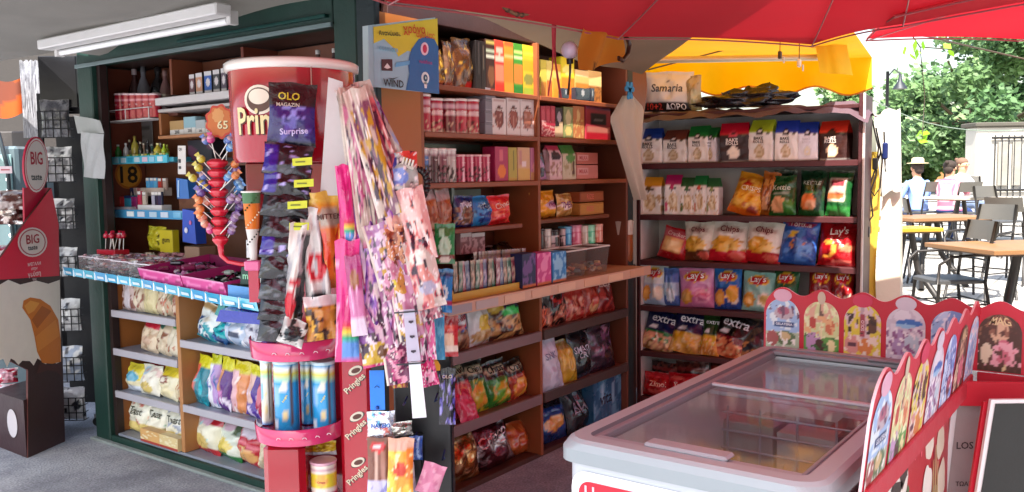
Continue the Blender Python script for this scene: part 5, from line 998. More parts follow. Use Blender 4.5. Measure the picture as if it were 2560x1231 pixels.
for off, c in ((.0, '4a2010'), (.0008, 'ecd8a0')):
    g2 = cyl_(.2105+off); dd.raw([g2(-.10+x*.26/.21+(.02 if off == 0 else 0), 1.675+z*.42*.9-(.004 if off == 0 else 0)+.0*x) for x, z in vs], fs, c)
sp('drum_print', dd, 'card')
sp('drum_rim', MB().lathe([(.214, 1.858), (.226, 1.862), (.228, 1.884), (.218, 1.892), (.205, 1.888), (.205, 1.862)], 48, 'ece4dc', T(dx, 0, 0), cap=False))
sp('drum_seam', MB().box((.10, -.189, 1.715), (.004, .004, .29), '8a0c1c'))
sp('neck', MB().box((-.147, .02, 1.47), (.066, .05, .17), '7a0c1c', bev=.004))
sp('back_panel', MB().box((.02, .14, .78), (.30, .03, 1.55), 'a01028', bev=.004))
for z, hw, zc in ((.905, .158, .04), (.61, .150, .034)):
    arc = [(-.020-hw*math.cos(t)*(1 if math.cos(t) > 0 else .98), -(hw*.98)*math.sin(t)) for t in [math.pi*i/24 for i in range(25)]]
    mb = MB(); pts = arc+[(hw-.02, .12), (-hw-.02, .12)]; n = len(pts)
    mb.raw([(x, y, z-.012) for x, y in pts]+[(x, y, z) for x, y in pts], [tuple(range(n)), tuple(range(n, 2*n))[::-1]]+[(i, (i+1) % n, n+(i+1) % n, n+i) for i in range(n)], '8a0f30'); s = sp('tray', mb)
    lip = MB(); m_ = [(x*1.02, y*1.03) for x, y in arc]
    lip.raw([(x, y, z-.022) for x, y in m_]+[(x*1.03, y*1.03, z+zc) for x, y in m_]+[(x*1.03-.0, y*1.03+.004, z+zc+.002) for x, y in m_]+[(x*.99, y*.99, z-.0) for x, y in m_], [(k*25+i, k*25+i+1, (k+1)*25+i+1, (k+1)*25+i) for k in range(3) for i in range(24)], 'd0386c', True)
    for q in range(5):
        a = math.pi*(.42+.09*q); cx0, cy0 = -.020-hw*1.052*math.cos(a), -hw*1.06*math.sin(a)
        lip.tube([(cx0-.007, cy0+.0, z+.004), (cx0-.003, cy0-.001, z+.010), (cx0+.004, cy0, z+.009), (cx0+.007, cy0+.001, z+.004)], .0014, 'f4d8e4', 4)
    lip.build('tray_lip', 'gloss_plastic', s)
sd_ = MB().box((.182, -.01, .455), (.108, .05, .91), 'b81028', bev=.012); sp('side_post', sd_)
pr = MB()
for z in (.80, .635, .47, .30):
    c, s_ = .185, .0; pr.raw([(c+.004+.026*math.cos(t)*1.0+.006*math.sin(t), -.0362, z+.022+.017*math.sin(t)+.008*math.cos(t)) for t in [2*math.pi*i/18 for i in range(18)]], [tuple(range(18))], '2c100c')
    pr.raw([(c+.002+.024*math.cos(t), -.0368, z+.024+.016*math.sin(t)+.008*math.cos(t)) for t in [2*math.pi*i/18 for i in range(18)]], [tuple(range(18))], 'e8dcc8'); pr.raw([(c+.004+.016*math.cos(t), -.0374, z+.024+.009*math.sin(t)+.004*math.cos(t)) for t in [2*math.pi*i/18 for i in range(18)]], [tuple(range(18))], '5a2c20')
    pr.text('Pringles', c+.004, z-.026, .09, '2c100c', y=-.0364, rot=.75); pr.text('Pringles', c, z-.024, .09, 'ecdcc0', y=-.037, rot=.75)
sp('side_print', pr, 'card')
sp('lower_column', MB().box((-.055, -.02, .295), (.145, .20, .588), 'a00c20', bev=.02))
sp('lower_tray', MB().box((.06, -.05, .37), (.10, .16, .02), 'c8c4cc', bev=.004))
tube = lambda c: D(c, ('b', .82, .9, 'e4d860'), ('b', .76, .82, 'a8d8b8'), ('b', .90, .94, 'f0f4f4'), ('r', .66, .1, .78, .95, '6a4a40'), ('r', .20, .36, .38, .66, '80b4f0'), ('r', .1, .05, .3, .16, 'e4e8f0'), ('e', .52, .66, .12, .07, 'e8e0d0'), ('b', 0, .05, '2870b8'), ('e', .54, .22, .1, .08, 'e0c890'), ('t', 'Pringles', .54, .50, .22, 'f0e070', 1.1))
for px0, px1, pt, c, lb, d_ in ((646, 676, 900, 'e0d4c0', 'white crisp tube partly hidden at the left of the stand shelf', .03), (674, 738, 904, '2c98d4', 'light blue crisp tube, left one on the stand shelf', -.07), (746, 782, 904, '3ca4dc', 'light blue crisp tube standing behind on the stand shelf', .03), (772, 832, 906, '2c9cd8', 'light blue crisp tube, right one on the stand shelf', -.07)):
    put(FS, .612, px0, px1, pt, 'can', tube(c), lb, cat='crisp tube', name='crisp_tube', group='crisp tubes on the stand', d=d_, lid='c8e4f0', rim=.05)
put(FS, .381, 768, 836, 1160, 'can', D('e8dcd0', ('b', .35, .75, 'e0c838'), ('e', .5, .55, .16, .2, 'e8a848'), ('b', 0, .2, 'c03060'), ('b', .85, .9, 'c8a0a8'), ('t', 'Crisps', .5, .5, .2, 'a02838')), 'yellow and white crisp tube on the lower tray of the stand', cat='crisp tube', name='crisp_tube', d=-.10, lid='d8a8b8')
put(FS, .50, 772, 838, 1108, 'pouch', D('d8a820', ('n', 6, .1, 'e8c83c', 0, 1), ('n', 7, .35, 'a87818', 0, 1), ('b', 0, .3, 'd8d4dc')), 'yellow snack packet in the shade under the pink shelf', th=.05, d=.0)
# ================================================================ HANGING GOODS IN FRONT OF THE STAND
def hang(p0, p1, wpx, dep, des, label, cat='bag', name='hanging_bag', th=.02, m='foil', group=None, roll=0, dep1=None, seed=None, kind='pouch', **k):
    A, B = atd(*p0, dep), atd(*p1, dep1 or dep); up = (A-B).normalized(); away = (A-EYE).normalized(); away = (away-up*away.dot(up)).normalized(); rt = away.cross(up)
    w_, h_ = wpx*dep/FPX, (A-B).length
    mb = pouch(w_, h_, th, des, seed if seed is not None else len(ALL_LABELS) % 83*1.1, **k) if kind == 'pouch' else carton(w_, h_, th, des)
    Mx = MX(((rt.x, away.x, up.x, B.x), (rt.y, away.y, up.y, B.y), (rt.z, away.z, up.z, B.z), (0, 0, 0, 1))) @ RZ(roll)
    o = mb.build(name, m, None, Mx); tag(o, label, cat, group); ALL_LABELS.setdefault(label, []).append(o); return o
BK = '101014'
hang((733, 208), (728, 366), 118, 2.74, D(BK, ('b', 0, .60, '28206c'), ('b', .0, .06, '14122c'), ('n', 6, .32, '5c54b0', .05, .58), ('e', .38, .52, .13, .10, '8a88d8'), ('e', .38, .52, .10, .075, '28206c'), ('e', .68, .52, .13, .10, '8a88d8'), ('e', .68, .52, .10, .075, '28206c'), ('t', 'OLO', .42, .78, .46, 'c8b838'), ('t', 'MAGAZIN', .4, .645, .5, 'b8b0a0'), ('t', 'Surprise', .55, .22, .6, 'c8c0f0', .1)), 'black and purple surprise bag heading the hanging strip', name='surprise_bag', cat='bag')
WN = ['topmost', 'second', 'third', 'fourth', 'fifth', 'sixth', 'seventh', 'eighth', 'lowest']
for k in range(9):
    y0 = 362+k*52; o = hang((724-k*2.5, y0), (716-k*2.5, y0+78), 122-k*2, 2.72-.006*k, D('141418', ('n', 3, .05, '26262c', 0, 1), ('n', 5, .30, '4a4c54', 0, 1), ('r', .0, .1, .3, .9, '32208c' if k in (0, 1, 4) else '1c1c22'), ('n', 8, .35, 'b0a8e8' if k in (0, 1, 4) else '5c6068', .1, .9)), WN[k]+' folded black glossy bag of the hanging strip under the purple header', name='folded_bag', cat='bag', group='folded black bags on the strip', th=.04, dep1=2.69-.006*k)
    if k < 5:
        tg = MB().slab([(-.03, -.012), (.03, -.010), (.031, .013), (-.029, .011)], .0015, 'c8d028').box((-.005, -.001, 0), (.03, .0015, .004), '6a7018'); tt = tg.build('price_tag', 'card'); setw(tt, facing(atd(755-k*6+(k % 2)*10, 405+k*54, 2.665)) @ RY(random.uniform(-.05, .05))); tag(tt, 'lime yellow price tag stuck on the '+WN[k]+' folded black bag', 'price tag', 'lime price tags')
o = MB().slab([(-.085, -.35), (.005, -.35), (-.004, .0), (-.048, .015)], .006, 'c8c4c4').build('paper_bag', 'card', None, facing(atd(860, 205, 2.70))); tag(o, 'tapering plain white paper sleeve hanging right of the purple bag', 'paper')
TOY = lambda bgc, *cs, n=6: D(bgc, *[('n', n-1.5*i % 3, .12+.07*i, c, 0, 1) for i, c in enumerate(cs)])
CL = [
 ((880, 212), (985, 470), 92, 2.70, D('a89a8c', ('e', .35, .82, .2, .05, '3c2c28'), ('n', 5, .2, 'c8b4a8', 0, 1), ('e', .6, .6, .14, .07, 'c83c3c'), ('e', .4, .38, .3, .05, 'd8b8b0'), ('e', .62, .32, .3, .05, 'd8b0a4'), ('n', 7, .32, '5c4840', 0, .5), ('b', .9, 1, 'b8a098')), 'long clear and beige toy bag at the top of the leaning bunch'),
 ((862, 232), (965, 560), 46, 2.71, D('b8a898', ('n', 4, .1, '6c5c54', .3, 1), ('b', .0, .3, 'b870d0'), ('n', 5, .3, 'd8c0c8', 0, 1), ('r', .85, 0, 1, 1, 'd8d4c0')), 'narrow beige and violet toy bag, second in the bunch'),
 ((868, 330), (955, 610), 44, 2.73, D('3a3834', ('b', .0, .45, 'c8b078'), ('n', 5, .15, 'd8c8b0', 0, .6), ('n', 6, .3, '8a4c38', .1, .6), ('r', .0, 0, .12, 1, 'd0c8a8')), 'grey, cream and brown toy bag edge in the bunch'),
 ((1000, 380), (1010, 520), 84, 2.68, D('9c9c98', ('e', .4, .55, .3, .16, '6a80c8'), ('e', .35, .55, .12, .08, 'b0c0e8'), ('e', .75, .9, .2, .1, 'd8c040'), ('n', 5, .25, 'b8b8b8', 0, 1), ('e', .2, .85, .2, .15, '38388c'), ('d', .5, 1, 1.2, 'c84038')), 'clear toy bag with blue round toy and yellow corner'),
 ((935, 400), (1000, 600), 54, 2.67, D('b894c8', ('n', 5, .1, 'e0b8d8', 0, 1), ('b', .0, .3, 'e0a898'), ('n', 7, .3, '8a50b0', .2, 1)), 'lilac and salmon toy bag in the middle of the bunch'),
 ((1022, 470), (1062, 650), 70, 2.66, D('d8a8a4', ('n', 4, .1, 'e8c8c0', 0, 1), ('n', 6, .25, 'c8605c', 0, 1), ('e', .5, .1, .3, .1, 'd8d0c0')), 'glittery pink toy bag below the black ring'),
 ((1040, 600), (1082, 770), 74, 2.65, D('c8b8b0', ('n', 4, .05, 'd89088', 0, 1), ('e', .4, .75, .3, .12, 'e8e0d4'), ('n', 6, .25, 'b84858', 0, 1), ('e', .5, .3, .3, .1, 'b0b0c8')), 'white and coral toy bag with loop, lower right of the bunch'),
 ((895, 470), (955, 700), 66, 2.68, D('8a4cb4', ('n', 6, .05, 'c898d8', 0, 1), ('n', 8, .25, '50207c', 0, 1), ('b', .9, 1, 'd8a8c0')), 'purple sequin-print toy bag, upper one of the purple bags'),
 ((985, 560), (990, 660), 50, 2.655, D('c08058', ('n', 5, .1, '8a4430', 0, 1), ('n', 6, .35, 'e8c8a8', 0, .6), ('b', .9, 1, 'd8a080')), 'orange brown card toy on the purple bags'),
 ((965, 630), (995, 745), 60, 2.65, D('c4809c', ('r', .45, .0, 1, .4, 'c8b020'), ('n', 6, .1, 'd8b8c8', .3, 1), ('n', 7, .3, '7a4438', 0, 1), ('d', 1, -1, .3, 'c8903c')), 'pink toy card with mustard yellow corner'),
 ((905, 620), (972, 850), 78, 2.67, D('9460b8', ('n', 6, .0, 'd8a8d0', 0, 1), ('n', 8, .2, '5a2c80', 0, 1), ('e', .65, .5, .2, .12, 'e8d8dc'), ('n', 5, .3, 'b880a8', 0, 1)), 'purple and rose toy bag, middle one of the purple bags'),
 ((925, 760), (950, 915), 84, 2.66, D('80488c', ('b', .0, .40, 'c8a838'), ('d', 1, 1, 1.1, 'b87aa8'), ('n', 7, .2, 'e0c8d8', .35, 1), ('e', .65, .22, .16, .12, '6a4428'), ('b', .0, .06, 'c02c70')), 'purple toy bag with yellow card foot, lowest of the purple bags'),
 ((905, 600), (925, 860), 30, 2.69, D('8c7c74', ('r', .4, 0, .5, 1, 'c8beb0'), ('r', .8, 0, .9, 1, '5c4c48')), 'edge-on grey toy bag left of the purple bags'),
 ((985, 740), (1005, 925), 50, 2.68, D('8a3c70', ('n', 7, .0, 'd890b0', 0, 1), ('n', 8, .25, 'f0d8e4', 0, 1), ('n', 6, .3, '5a1c4c', 0, 1)), 'dark pink patterned toy card left of the white strip'),
 ((1062, 730), (1072, 900), 40, 2.70, D('d85c98', ('n', 5, .1, 'f0d8e4', 0, 1), ('n', 5, .35, '9a2464', 0, 1)), 'bright pink and white toy card right of the white strip'),
 ((1058, 880), (1078, 965), 44, 2.71, D('c8246c', ('e', .55, .3, .3, .2, 'f0b8d0'), ('n', 5, .3, 'e878a8', 0, 1)), 'hot pink round-ended toy card under the pink and white card'),
 ((850, 1), (851, 2), 0, 0, None, None)]
for e in CL[:-1]: hang(e[0], e[1], e[2], e[3], (e[4][0], (*e[4][1], ('n', 6, .36, '3a2034', 0, 1), ('n', 15, .42, 'e8dcdc', 0, 1))), e[5], cat='toy bag', name='toy_bag', th=.03, m='foil', group='toy bags in the hanging bunch', nu=22, nv=32, pinch=.03, fold=.005)
FAN = [((868, 222), (905, 560), 40, 'c8b8a8', '9a7cb0'), ((872, 222), (925, 620), 40, 'b8a498', 'c87898'), ((876, 220), (950, 560), 44, 'a89888', 'd8b0b8'), ((884, 222), (975, 540), 46, 'c0b0a4', '7a5068'), ((892, 224), (1000, 500), 48, 'b0a498', 'c86c70'), ((900, 226), (1022, 470), 44, 'a8a098', '8a98b8'), ((886, 520), (918, 780), 44, '9c60c0', 'd8c0e0'), ((900, 560), (940, 760), 50, 'b890c0', '6a3c90'), ((940, 560), (985, 720), 56, 'a878a8', 'e0c8d8'), ((965, 520), (1020, 700), 50, 'c8a0b0', '9a5c88'), ((1000, 500), (1042, 690), 52, 'd0b0a8', 'b8606c'), ((1022, 560), (1052, 760), 54, 'c8a8a4', 'e8d8d0'), ((960, 700), (985, 880), 52, '8c5490', 'e0b8cc'), ((1000, 690), (1032, 850), 50, 'b87898', 'e8d0d8'), ((1040, 660), (1080, 800), 46, 'c0a8b4', 'b86070'), ((900, 700), (925, 880), 40, '74407c', 'c890b8'), ((985, 860), (1000, 960), 50, '6c2c50', 'd890a8')]
FT_ = ['first', 'second', 'third', 'fourth', 'fifth', 'sixth', 'seventh', 'eighth', 'ninth', 'tenth', 'eleventh', 'twelfth', 'thirteenth', 'fourteenth', 'fifteenth', 'sixteenth', 'seventeenth']
for k, (a, b, w_, c1, c2) in enumerate(FAN):
    hang(a, b, w_*1.3, 2.70-.012*(k*3 % 5), D(c1, ('n', 4.5, .05, c2, 0, .9), ('n', 6, .22, ['7a2c90', 'a82868', '5c2c70', 'b8902c', '8a3c50'][k % 5], 0, .85), ('n', 11, .38, 'e8dcd8', 0, 1), ('n', 8, .30, '3c2438', 0, .8), ('r', 0, 0, .06, 1, 'd8ccc0')), 'narrow '+('beige' if k < 6 else 'mauve and pink')+' toy bag, '+FT_[k]+' from upper left at the back of the bunch', cat='toy bag', name='toy_bag', th=.02, group='back layer toy bags', nu=18, nv=34, pinch=.02, fold=.0035)
mb = MB()
for k in range(24):
    a0, a1 = k*math.pi/12, (k+1)*math.pi/12; mb.tube([(.036*math.cos(a0), 0, .052*math.sin(a0)), (.036*math.cos(a1), 0, .052*math.sin(a1))], .012, '140c0c', 6)
tag(mb.build('toy_ring', 'plastic', None, facing(atd(1038, 465, 2.70)) @ RY(.25)), 'thick black oval toy ring sticking out of the hanging bunch', 'toy')
mb = MB(); [mb.box((x, 0, 0), (.006, .012, .028), 'c8c4b8', bev=.001) for x in (-.018, -.008, .002, .012)]; mb.box((-.003, 0, -.012), (.045, .012, .008), 'b8b4a8'); tag(mb.build('toy_comb', 'plastic', None, facing(atd(1022, 408, 2.67)) @ RY(.3)), 'small pale plastic comb end above the black toy ring', 'toy')
# pink bag with rainbow, foil balloons
RBW = (('d', -.5, 1, .60, 'd01c68'), )
def pinkbag(p0, p1, w, lb, dep): hang(p0, p1, w, dep, D('c81c74', ('n', 3, .1, 'e0388c', 0, 1), ('b', .04, .20, '5890d8'), ('b', .20, .23, '28a878'), ('b', .23, .26, 'e8c838'), ('b', .26, .29, 'e88838'), ('b', .29, .32, 'd0284c'), ('r', .0, .0, .3, .4, 'c82878'), ('n', 6, .42, 'e8a8c8', 0, .9)), lb, cat='bag', name='pink_bag', th=.035, group='pink rainbow bags', pinch=.15, top=.03)
pinkbag((858, 412), (872, 620), 42, 'narrow hot pink bag with rainbow stripe, upper one', 2.66)
pinkbag((868, 600), (868, 905), 62, 'long magenta bag with rainbow stripe, lower one', 2.64)
hang((880, 640), (900, 840), 40, 2.63, D('c878a8', ('b', .6, 1, 'a83878'), ('e', .5, .7, .3, .12, 'a06848'), ('d', 0, -1, -.25, 'd8c8dc'), ('n', 5, .3, 'e0a8c8', 0, .6)), 'pink and pale grey pointed toy bag beside the rainbow bags', cat='toy bag', name='toy_bag', th=.02)
for e in (
 ((812, 478), (838, 720), 96, 2.72, D('d89028', ('n', 3, .1, 'c86020', 0, .8), ('b', .9, 1, 'e0b850'), ('e', .55, .72, .36, .10, 'a89888'), ('t', 'MITTEN', .55, .73, .66, '5a3c34'), ('n', 4, .25, 'd83c1c', 0, .55), ('e', .75, .25, .2, .15, '1c1c20'), ('r', 0, .3, .15, .8, 'e0c040')), 'orange and yellow foil balloon with arched grey lettering', 'gold'),
 ((782, 520), (800, 790), 66, 2.70, D('d8d4d0', ('e', .5, .45, .4, .13, 'c82030'), ('e', .4, .47, .1, .05, 'f0e8e8'), ('r', .75, .5, 1, .95, '3a3838'), ('n', 4, .35, 'b0acb0', 0, 1), ('e', .5, .15, .35, .08, '24242c')), 'white foil balloon with a big red patch', ''),
 ((752, 560), (722, 850), 52, 2.67, D('dcd8d0', ('r', .6, .1, 1, .9, '1c1c20'), ('e', .3, .30, .35, .13, 'c82034'), ('n', 4, .3, 'b8b4b8', .4, 1), ('e', .5, .5, .3, .05, 'c8283c'), ('b', 0, .08, '18181c')), 'long white, red and black foil balloon, far left of the three', ''),
 ((800, 740), (812, 850), 86, 2.66, D('b87830', ('n', 4, .1, '3c2418', 0, 1), ('n', 5, .3, 'e8b048', 0, 1), ('b', .78, 1, 'd8d0d0')), 'crumpled brown and gold foil end below the balloons', ''),
 ((745, 800), (722, 862), 66, 2.64, D('c8c4c0', ('e', .5, .5, .35, .3, '2c3438'), ('n', 5, .3, '18181a', 0, 1)), 'black and white foil scrap lying on the pink shelf rim', ''),
 ((848, 560), (862, 700), 44, 2.705, D('a8281c', ('n', 4, .1, 'd85824', 0, 1), ('n', 5, .35, 'e8a848', 0, 1)), 'dark red and orange foil balloon behind the pink bag', '')):
    hang(*e[:5], e[5], cat='balloon', name='foil_balloon', th=.07, m='foil', group='foil balloons', fold=.008)
# right-hand column of small hanging bags
for e in (((1112, 560), (1112, 660), 52, D('1f7a3a', ('e', .5, .42, .32, .26, 'b8d8b8'), ('r', .2, .7, .45, .88, 'a8e0b8'), ('b', .14, .24, '7a2c28'), ('e', .5, .1, .3, .08, 'e8e0d0')), 'green toy packet hanging at the edge of the candy wall', 2.84),
          ((1112, 672), (1108, 782), 44, D('1f7cc0', ('e', .5, .45, .25, .16, 'd8e8f0'), ('e', .5, .45, .12, .08, '2c6cb0'), ('b', .18, .25, 'a83050'), ('b', .85, .92, '103c6c')), 'blue toy packet hanging below the green one', 2.82),
          ((1080, 700), (1075, 775), 46, D('58a8c0', ('n', 4, .1, 'e0c8b0', 0, 1), ('n', 5, .3, 'c86c58', 0, 1)), 'pale turquoise toy packet left of the blue one', 2.78),
          ((1122, 790), (1122, 892), 48, D('b82830', ('e', .5, .4, .3, .2, 'e8c0a0'), ('b', .15, .25, 'e8d8c8'), ('b', .8, 1, '8a1820'), ('e', .5, .7, .3, .1, 'd85848')), 'red toy packet, lowest of the right-hand column', 2.84),
          ((1098, 785), (1100, 900), 26, D('3c98c8', ('n', 4, .2, '60b8dc', 0, 1)), 'narrow sky blue packet between yellow paddle and red packet', 2.80),
          ((1118, 920), (1118, 1062), 42, D('141020', ('n', 6, .2, '5448a8', 0, .85), ('n', 8, .3, 'a098d8', 0, .85), ('t', 'OLO', .5, .85, .6, 'c8b8a8')), 'black bag with purple print on the side of the black rack', 2.80)):
    hang(e[0], e[1], e[2], e[5], e[3], e[4], cat='toy packet', name='toy_packet', th=.02, group='small packets hanging by the candy wall' if 'OLO' not in str(e[3]) else None)
mb = MB().slab([(-.014, -.07), (.014, -.07), (.02, -.085), (.018, -.10), (-.016, -.10), (-.022, -.085)], .004, 'e0a020').slab([(-.012, -.068), (.012, -.068), (.010, .07), (-.010, .07)], .004, 'd89c28'); tag(mb.build('toy_paddle', 'plastic', None, facing(atd(1078, 850, 2.76)) @ RY(-.08)), 'yellow plastic toy paddle beside the narrow blue packet', 'toy')
mb = MB().slab([(-.02, -.16), (.022, -.16), (.018, .012), (-.018, .012)], .004, 'e4e4ee').slab([(-.021, .014), (.019, .014), (.013, .172), (-.020, .172)], .004, 'b8b4c8')
for z in (.045, .09, .135): mb.box((0, -.002, z), (.014, .002, .006), '3c3444').tube([(-.007, -.004, z), (0, -.008, z-.004), (.007, -.004, z)], .0012, '3c3444', 4)
mb.box((-.012, -.003, .165), (.07, .005, .004), '1c1c28').box((-.012, -.003, .008), (.085, .005, .004), '1c1c28')
tag(mb.build('hanger_strip', 'plastic', None, facing(atd(1037, 915, 2.63)) @ RY(-.06)), 'long white plastic hanger strip with slots in front of the black rack', 'hanger strip')
mb = MB().slab([(-.023, -.06), (.023, -.06), (.023, .065), (-.023, .065)], .004, '1f7ce0').tube([(-.007, -.004, .012), (0, -.007, .018), (.007, -.004, .012)], .0013, '103c80', 4).ball((0, -.004, -.052), .006, '123c90', 6)
tag(mb.build('blue_strip', 'plastic', None, facing(atd(943, 978, 2.72))), 'bright blue plastic strip below the toy bags', 'hanger strip')
# black rack with hooks
br = thing('black_rack', 'black freestanding hook rack between the crisp stand and the candy wall', 'rack', tuple(V((atd(1060, 1100, 2.90).x, atd(1060, 1100, 2.90).y, 0))), math.radians(-53.5))
MB().box((.0, .03, .46), (.19, .10, .92), '0d0d11', bev=.006).box((-.05, -.05, .58), (.10, .06, .16), '101014', bev=.004).build('back_board', 'plastic', br)
for x, z in ((-.05, .78), (.05, .79), (-.02, .66), (.07, .60), (.03, .53), (-.06, .52)): MB().tube([(x, -.02, z), (x, -.12, z), (x+.008, -.14, z+.012)], .003, '2c3a6c', 5).build('hook', 'metal', br)
SW = 'hanging on the black rack'
for e in (((952, 1028), (952, 1098), 70, D('d0d4e0', ('t', 'HARIBO', .5, .50, .72, '1c50a8'), ('n', 4, .25, 'f4f4f8', .4, 1), ('n', 7, .1, 'b86860', 0, .4), ('n', 6, .3, '6ab0d8', .5, 1)), 'silvery sweet bag with blue lettering', 2.74, 'silver_foil'),
          ((950, 1094), (950, 1240), 64, D('7a4c3c', ('e', .4, .84, .3, .1, 'c8202c'), ('e', .4, .84, .16, .04, 'f0e0e0'), ('r', .3, .1, .4, .75, 'c8a898'), ('r', .55, .1, .7, .75, 'a87868'), ('b', 0, .25, 'c0c0e0'), ('n', 6, .2, '8888c8', 0, .25)), 'brown sweet bag with red lips shape', 2.72, 'foil'),
          ((1003, 1095), (1000, 1235), 66, D('e0a030', ('n', 4, .1, 'e8c848', 0, .8), ('e', .5, .45, .3, .12, 'd04028'), ('b', .8, 1, 'd8a890'), ('r', .7, .3, 1, .8, 'e07c28'), ('n', 6, .32, 'f4e4a8', 0, .7)), 'yellow and orange sweet bag', 2.71, 'foil'),
          ((1040, 1090), (1040, 1150), 34, D('284c98', ('n', 5, .1, '88a8d8', 0, 1)), 'small blue sweet bag behind the yellow one', 2.78, 'foil'),
          ((1010, 1160), (1020, 1240), 50, D('c8c4cc', ('n', 5, .1, 'a8a4b8', 0, 1)), 'plain grey-white sweet bag, lowest', 2.76, 'foil'),
          ((1000, 1055), (1003, 1090), 60, D('c8c8c0', ('n', 5, .2, '58584c', 0, 1)), 'flat silver packet on the top hook', 2.75, 'silver_foil'),
          ((995, 870), (1000, 970), 40, D('6a3c28', ('n', 5, .1, 'a83828', 0, 1), ('b', .4, 1, '6ab038'), ('r', .42, .4, .56, 1, '2c4c1c'), ('n', 7, .3, 'd8a838', 0, .5)), 'small green and brown toy figure packet', 2.74, 'foil'),
          ((1090, 1160), (1065, 1235), 60, D('c87898', ('n', 4, .1, 'd898b0', 0, 1)), 'pale pink pointed bag, bottom of the black rack', 2.75, 'matte_film')):
    hang(e[0], e[1], e[2], e[5], e[3], e[4]+', '+SW, cat='sweet bag', name='sweet_bag', th=.025, m=e[6], group='bags on the black rack')
# yellow and blue mobile-phone sign
s = thing('phone_sign', 'square yellow and blue phone credit sign jutting from the kiosk corner', 'sign', (2.61, 2.43, 2.0), FB.rz)
SM = lambda px, py, y=2.45: (on_y(px, py, y).x, on_y(px, py, y).z)
def on_y(px, py, y): r = ray(px, py); return EYE+r*((y-EYE.y)/r.y)
q = [SM(922, 218), SM(1096, 214), SM(1088, 44), SM(920, 64)]; ix, iz = q[0]; WD_ = q[1][0]-ix; HT_ = q[3][1]-iz
MB().slab(q, .03, '9cc0cc', 'b8ccd0', M=T(-2.61, 2.45-2.43, -2.0)).build('sign_box', 'plastic', s)
pf = MB(); R2 = lambda u, v: (ix+.03+(WD_-.03)*u-2.61, iz+HT_*v+u*(q[2][1]-q[3][1]-.0)*v*1.0-2.0)
def pl(pts, c, k=1): pf.raw([(R2(u, v)[0], .02-.0012*k, R2(u, v)[1]) for u, v in pts], [tuple(range(len(pts)))], c)
pl([(0, .01), (1, .0), (1, .99), (0, .99)], '9cc4d4'); pl([(0, .72), (.15, .78), (.3, .62), (.36, .5), (.5, .58), (1, .5), (1, .99), (0, .99)], 'dcc838', 2)
pl([(.46, .01), (.52, .25), (.50, .4), (.56, .6), (.68, .74), (.82, .77), (.94, .72), (1, .62), (1, .0)], '2c6ca8', 3)
pl([(.30, .34), (.52, .38), (.53, .44), (.32, .41)], '6ab0dc', 4)
el = lambda cu, cv, ru, rv, n=16: [(cu+ru*math.cos(2*math.pi*i/n), cv+rv*math.sin(2*math.pi*i/n)) for i in range(n)]
pl(el(.77, .60, .065, .09), 'f0d0dc', 4); pl(el(.77, .60, .035, .06), 'c83058', 5); pl(el(.77, .20, .065, .085), 'e8f0f0', 4); pl(el(.77, .20, .035, .05), '2c5c7c', 5); pl(el(.77, .20, .012, .02), 'c8e0d8', 6); pl([(.755, .06), (.79, .06), (.80, .14), (.745, .14)], 'e8f0f0', 4)
pl([(.10, .28), (.26, .28), (.26, .46), (.10, .46)], '4a2430', 4); pl([(.13, .33), (.18, .40), (.23, .33), (.18, .31)], 'e8e0e0', 5)
tx = lambda t_, u, v, w_, c, rot=0: pf.text(t_, *R2(u, v), w_*WD_, c, y=.011, rot=rot)
tx('Ανανέωσε', .22, .86, .30, '2a3c34', .08); tx('χρόνο', .60, .87, .32, 'd0481c', .08); tx('ομιλίας', .78, .78, .28, 'd86828', .06); tx('WIND', .26, .09, .28, '1c2c34'); tx('cosmote', .2, .62, .26, '7ab4cc'); tx('vodafone', .77, .42, .20, 'a04c8c')
pl([(.18, .17), (.26, .15), (.36, .2), (.26, .165)], '1c2c34', 5)
pf.build('sign_print', 'card', s)
# ---------------------------------------------------------------- hanging things over the candy wall and rack
RBP = [(1386, 25), (1386, 110), (1387, 160)]
mb = MB(); pt = lambda px, py, y=2.25: on_y(px, py, y)
def ribbon(mb, pts, wd, col):
    P_ = [pt(*p) for p in pts]; vs = []
    for i, p in enumerate(P_): a = wd*(1+.15*math.sin(i*2)); vs += [p+V((-a, .004*math.sin(i*1.7), 0)), p+V((a, -.004*math.sin(i), 0))]
    mb.raw(vs, [(2*i, 2*i+1, 2*i+3, 2*i+2) for i in range(len(P_)-1)], col, True)
ribbon(mb, [(1386, 12), (1386, 60), (1385, 110), (1387, 150), (1396, 200), (1404, 246)], .010, 'a82c3c'); ribbon(mb, [(1384, 14), (1383, 70), (1382, 130), (1380, 170), (1374, 220), (1372, 240)], .007, 'b83c48')
tag(mb.build('red_ribbon', 'fabric'), 'long red ribbon hanging with two loose tails in front of the boxes', 'ribbon')
p = pt(1424, 126, 2.2); t = thing('globe_lamp', 'small unlit white globe bulb on a dark clip near the red ribbon', 'lamp', tuple(p))
MB().ball((0, 0, 0), .040, 'd8d0e4', 16).build('bulb', 'plastic', t); MB().cyl((.0, 0, -.038), (.004, 0, -.062), .016, n=10, col='1c1a1c').cyl((.03, .01, .0), (.045, .012, .03), .010, n=8, col='28241f').build('socket', 'plastic', t)
MB().tube([(.004, 0, -.062), (.018, .01, -.10), (.016, .02, -.2)], .006, '4a4038', 6).build('cable', 'plastic', t)
def cloth2(u, v):
    px = 1462+92*u-14*v*(1-u); py = 62+112*v+6*math.sin(u*6)-u*v*14+12*u*(1-v)
    p = pt(px, py, 2.12); p.y += .02*math.sin(u*9+v*3); return tuple(p)
mb = MB(); mb.grid(cloth2, 18, 14, lambda u, v: hx('d08a28') if not (v > .84 and NZ.noise((u*12, 3, 0)) > .2) else hx('5c3818'))
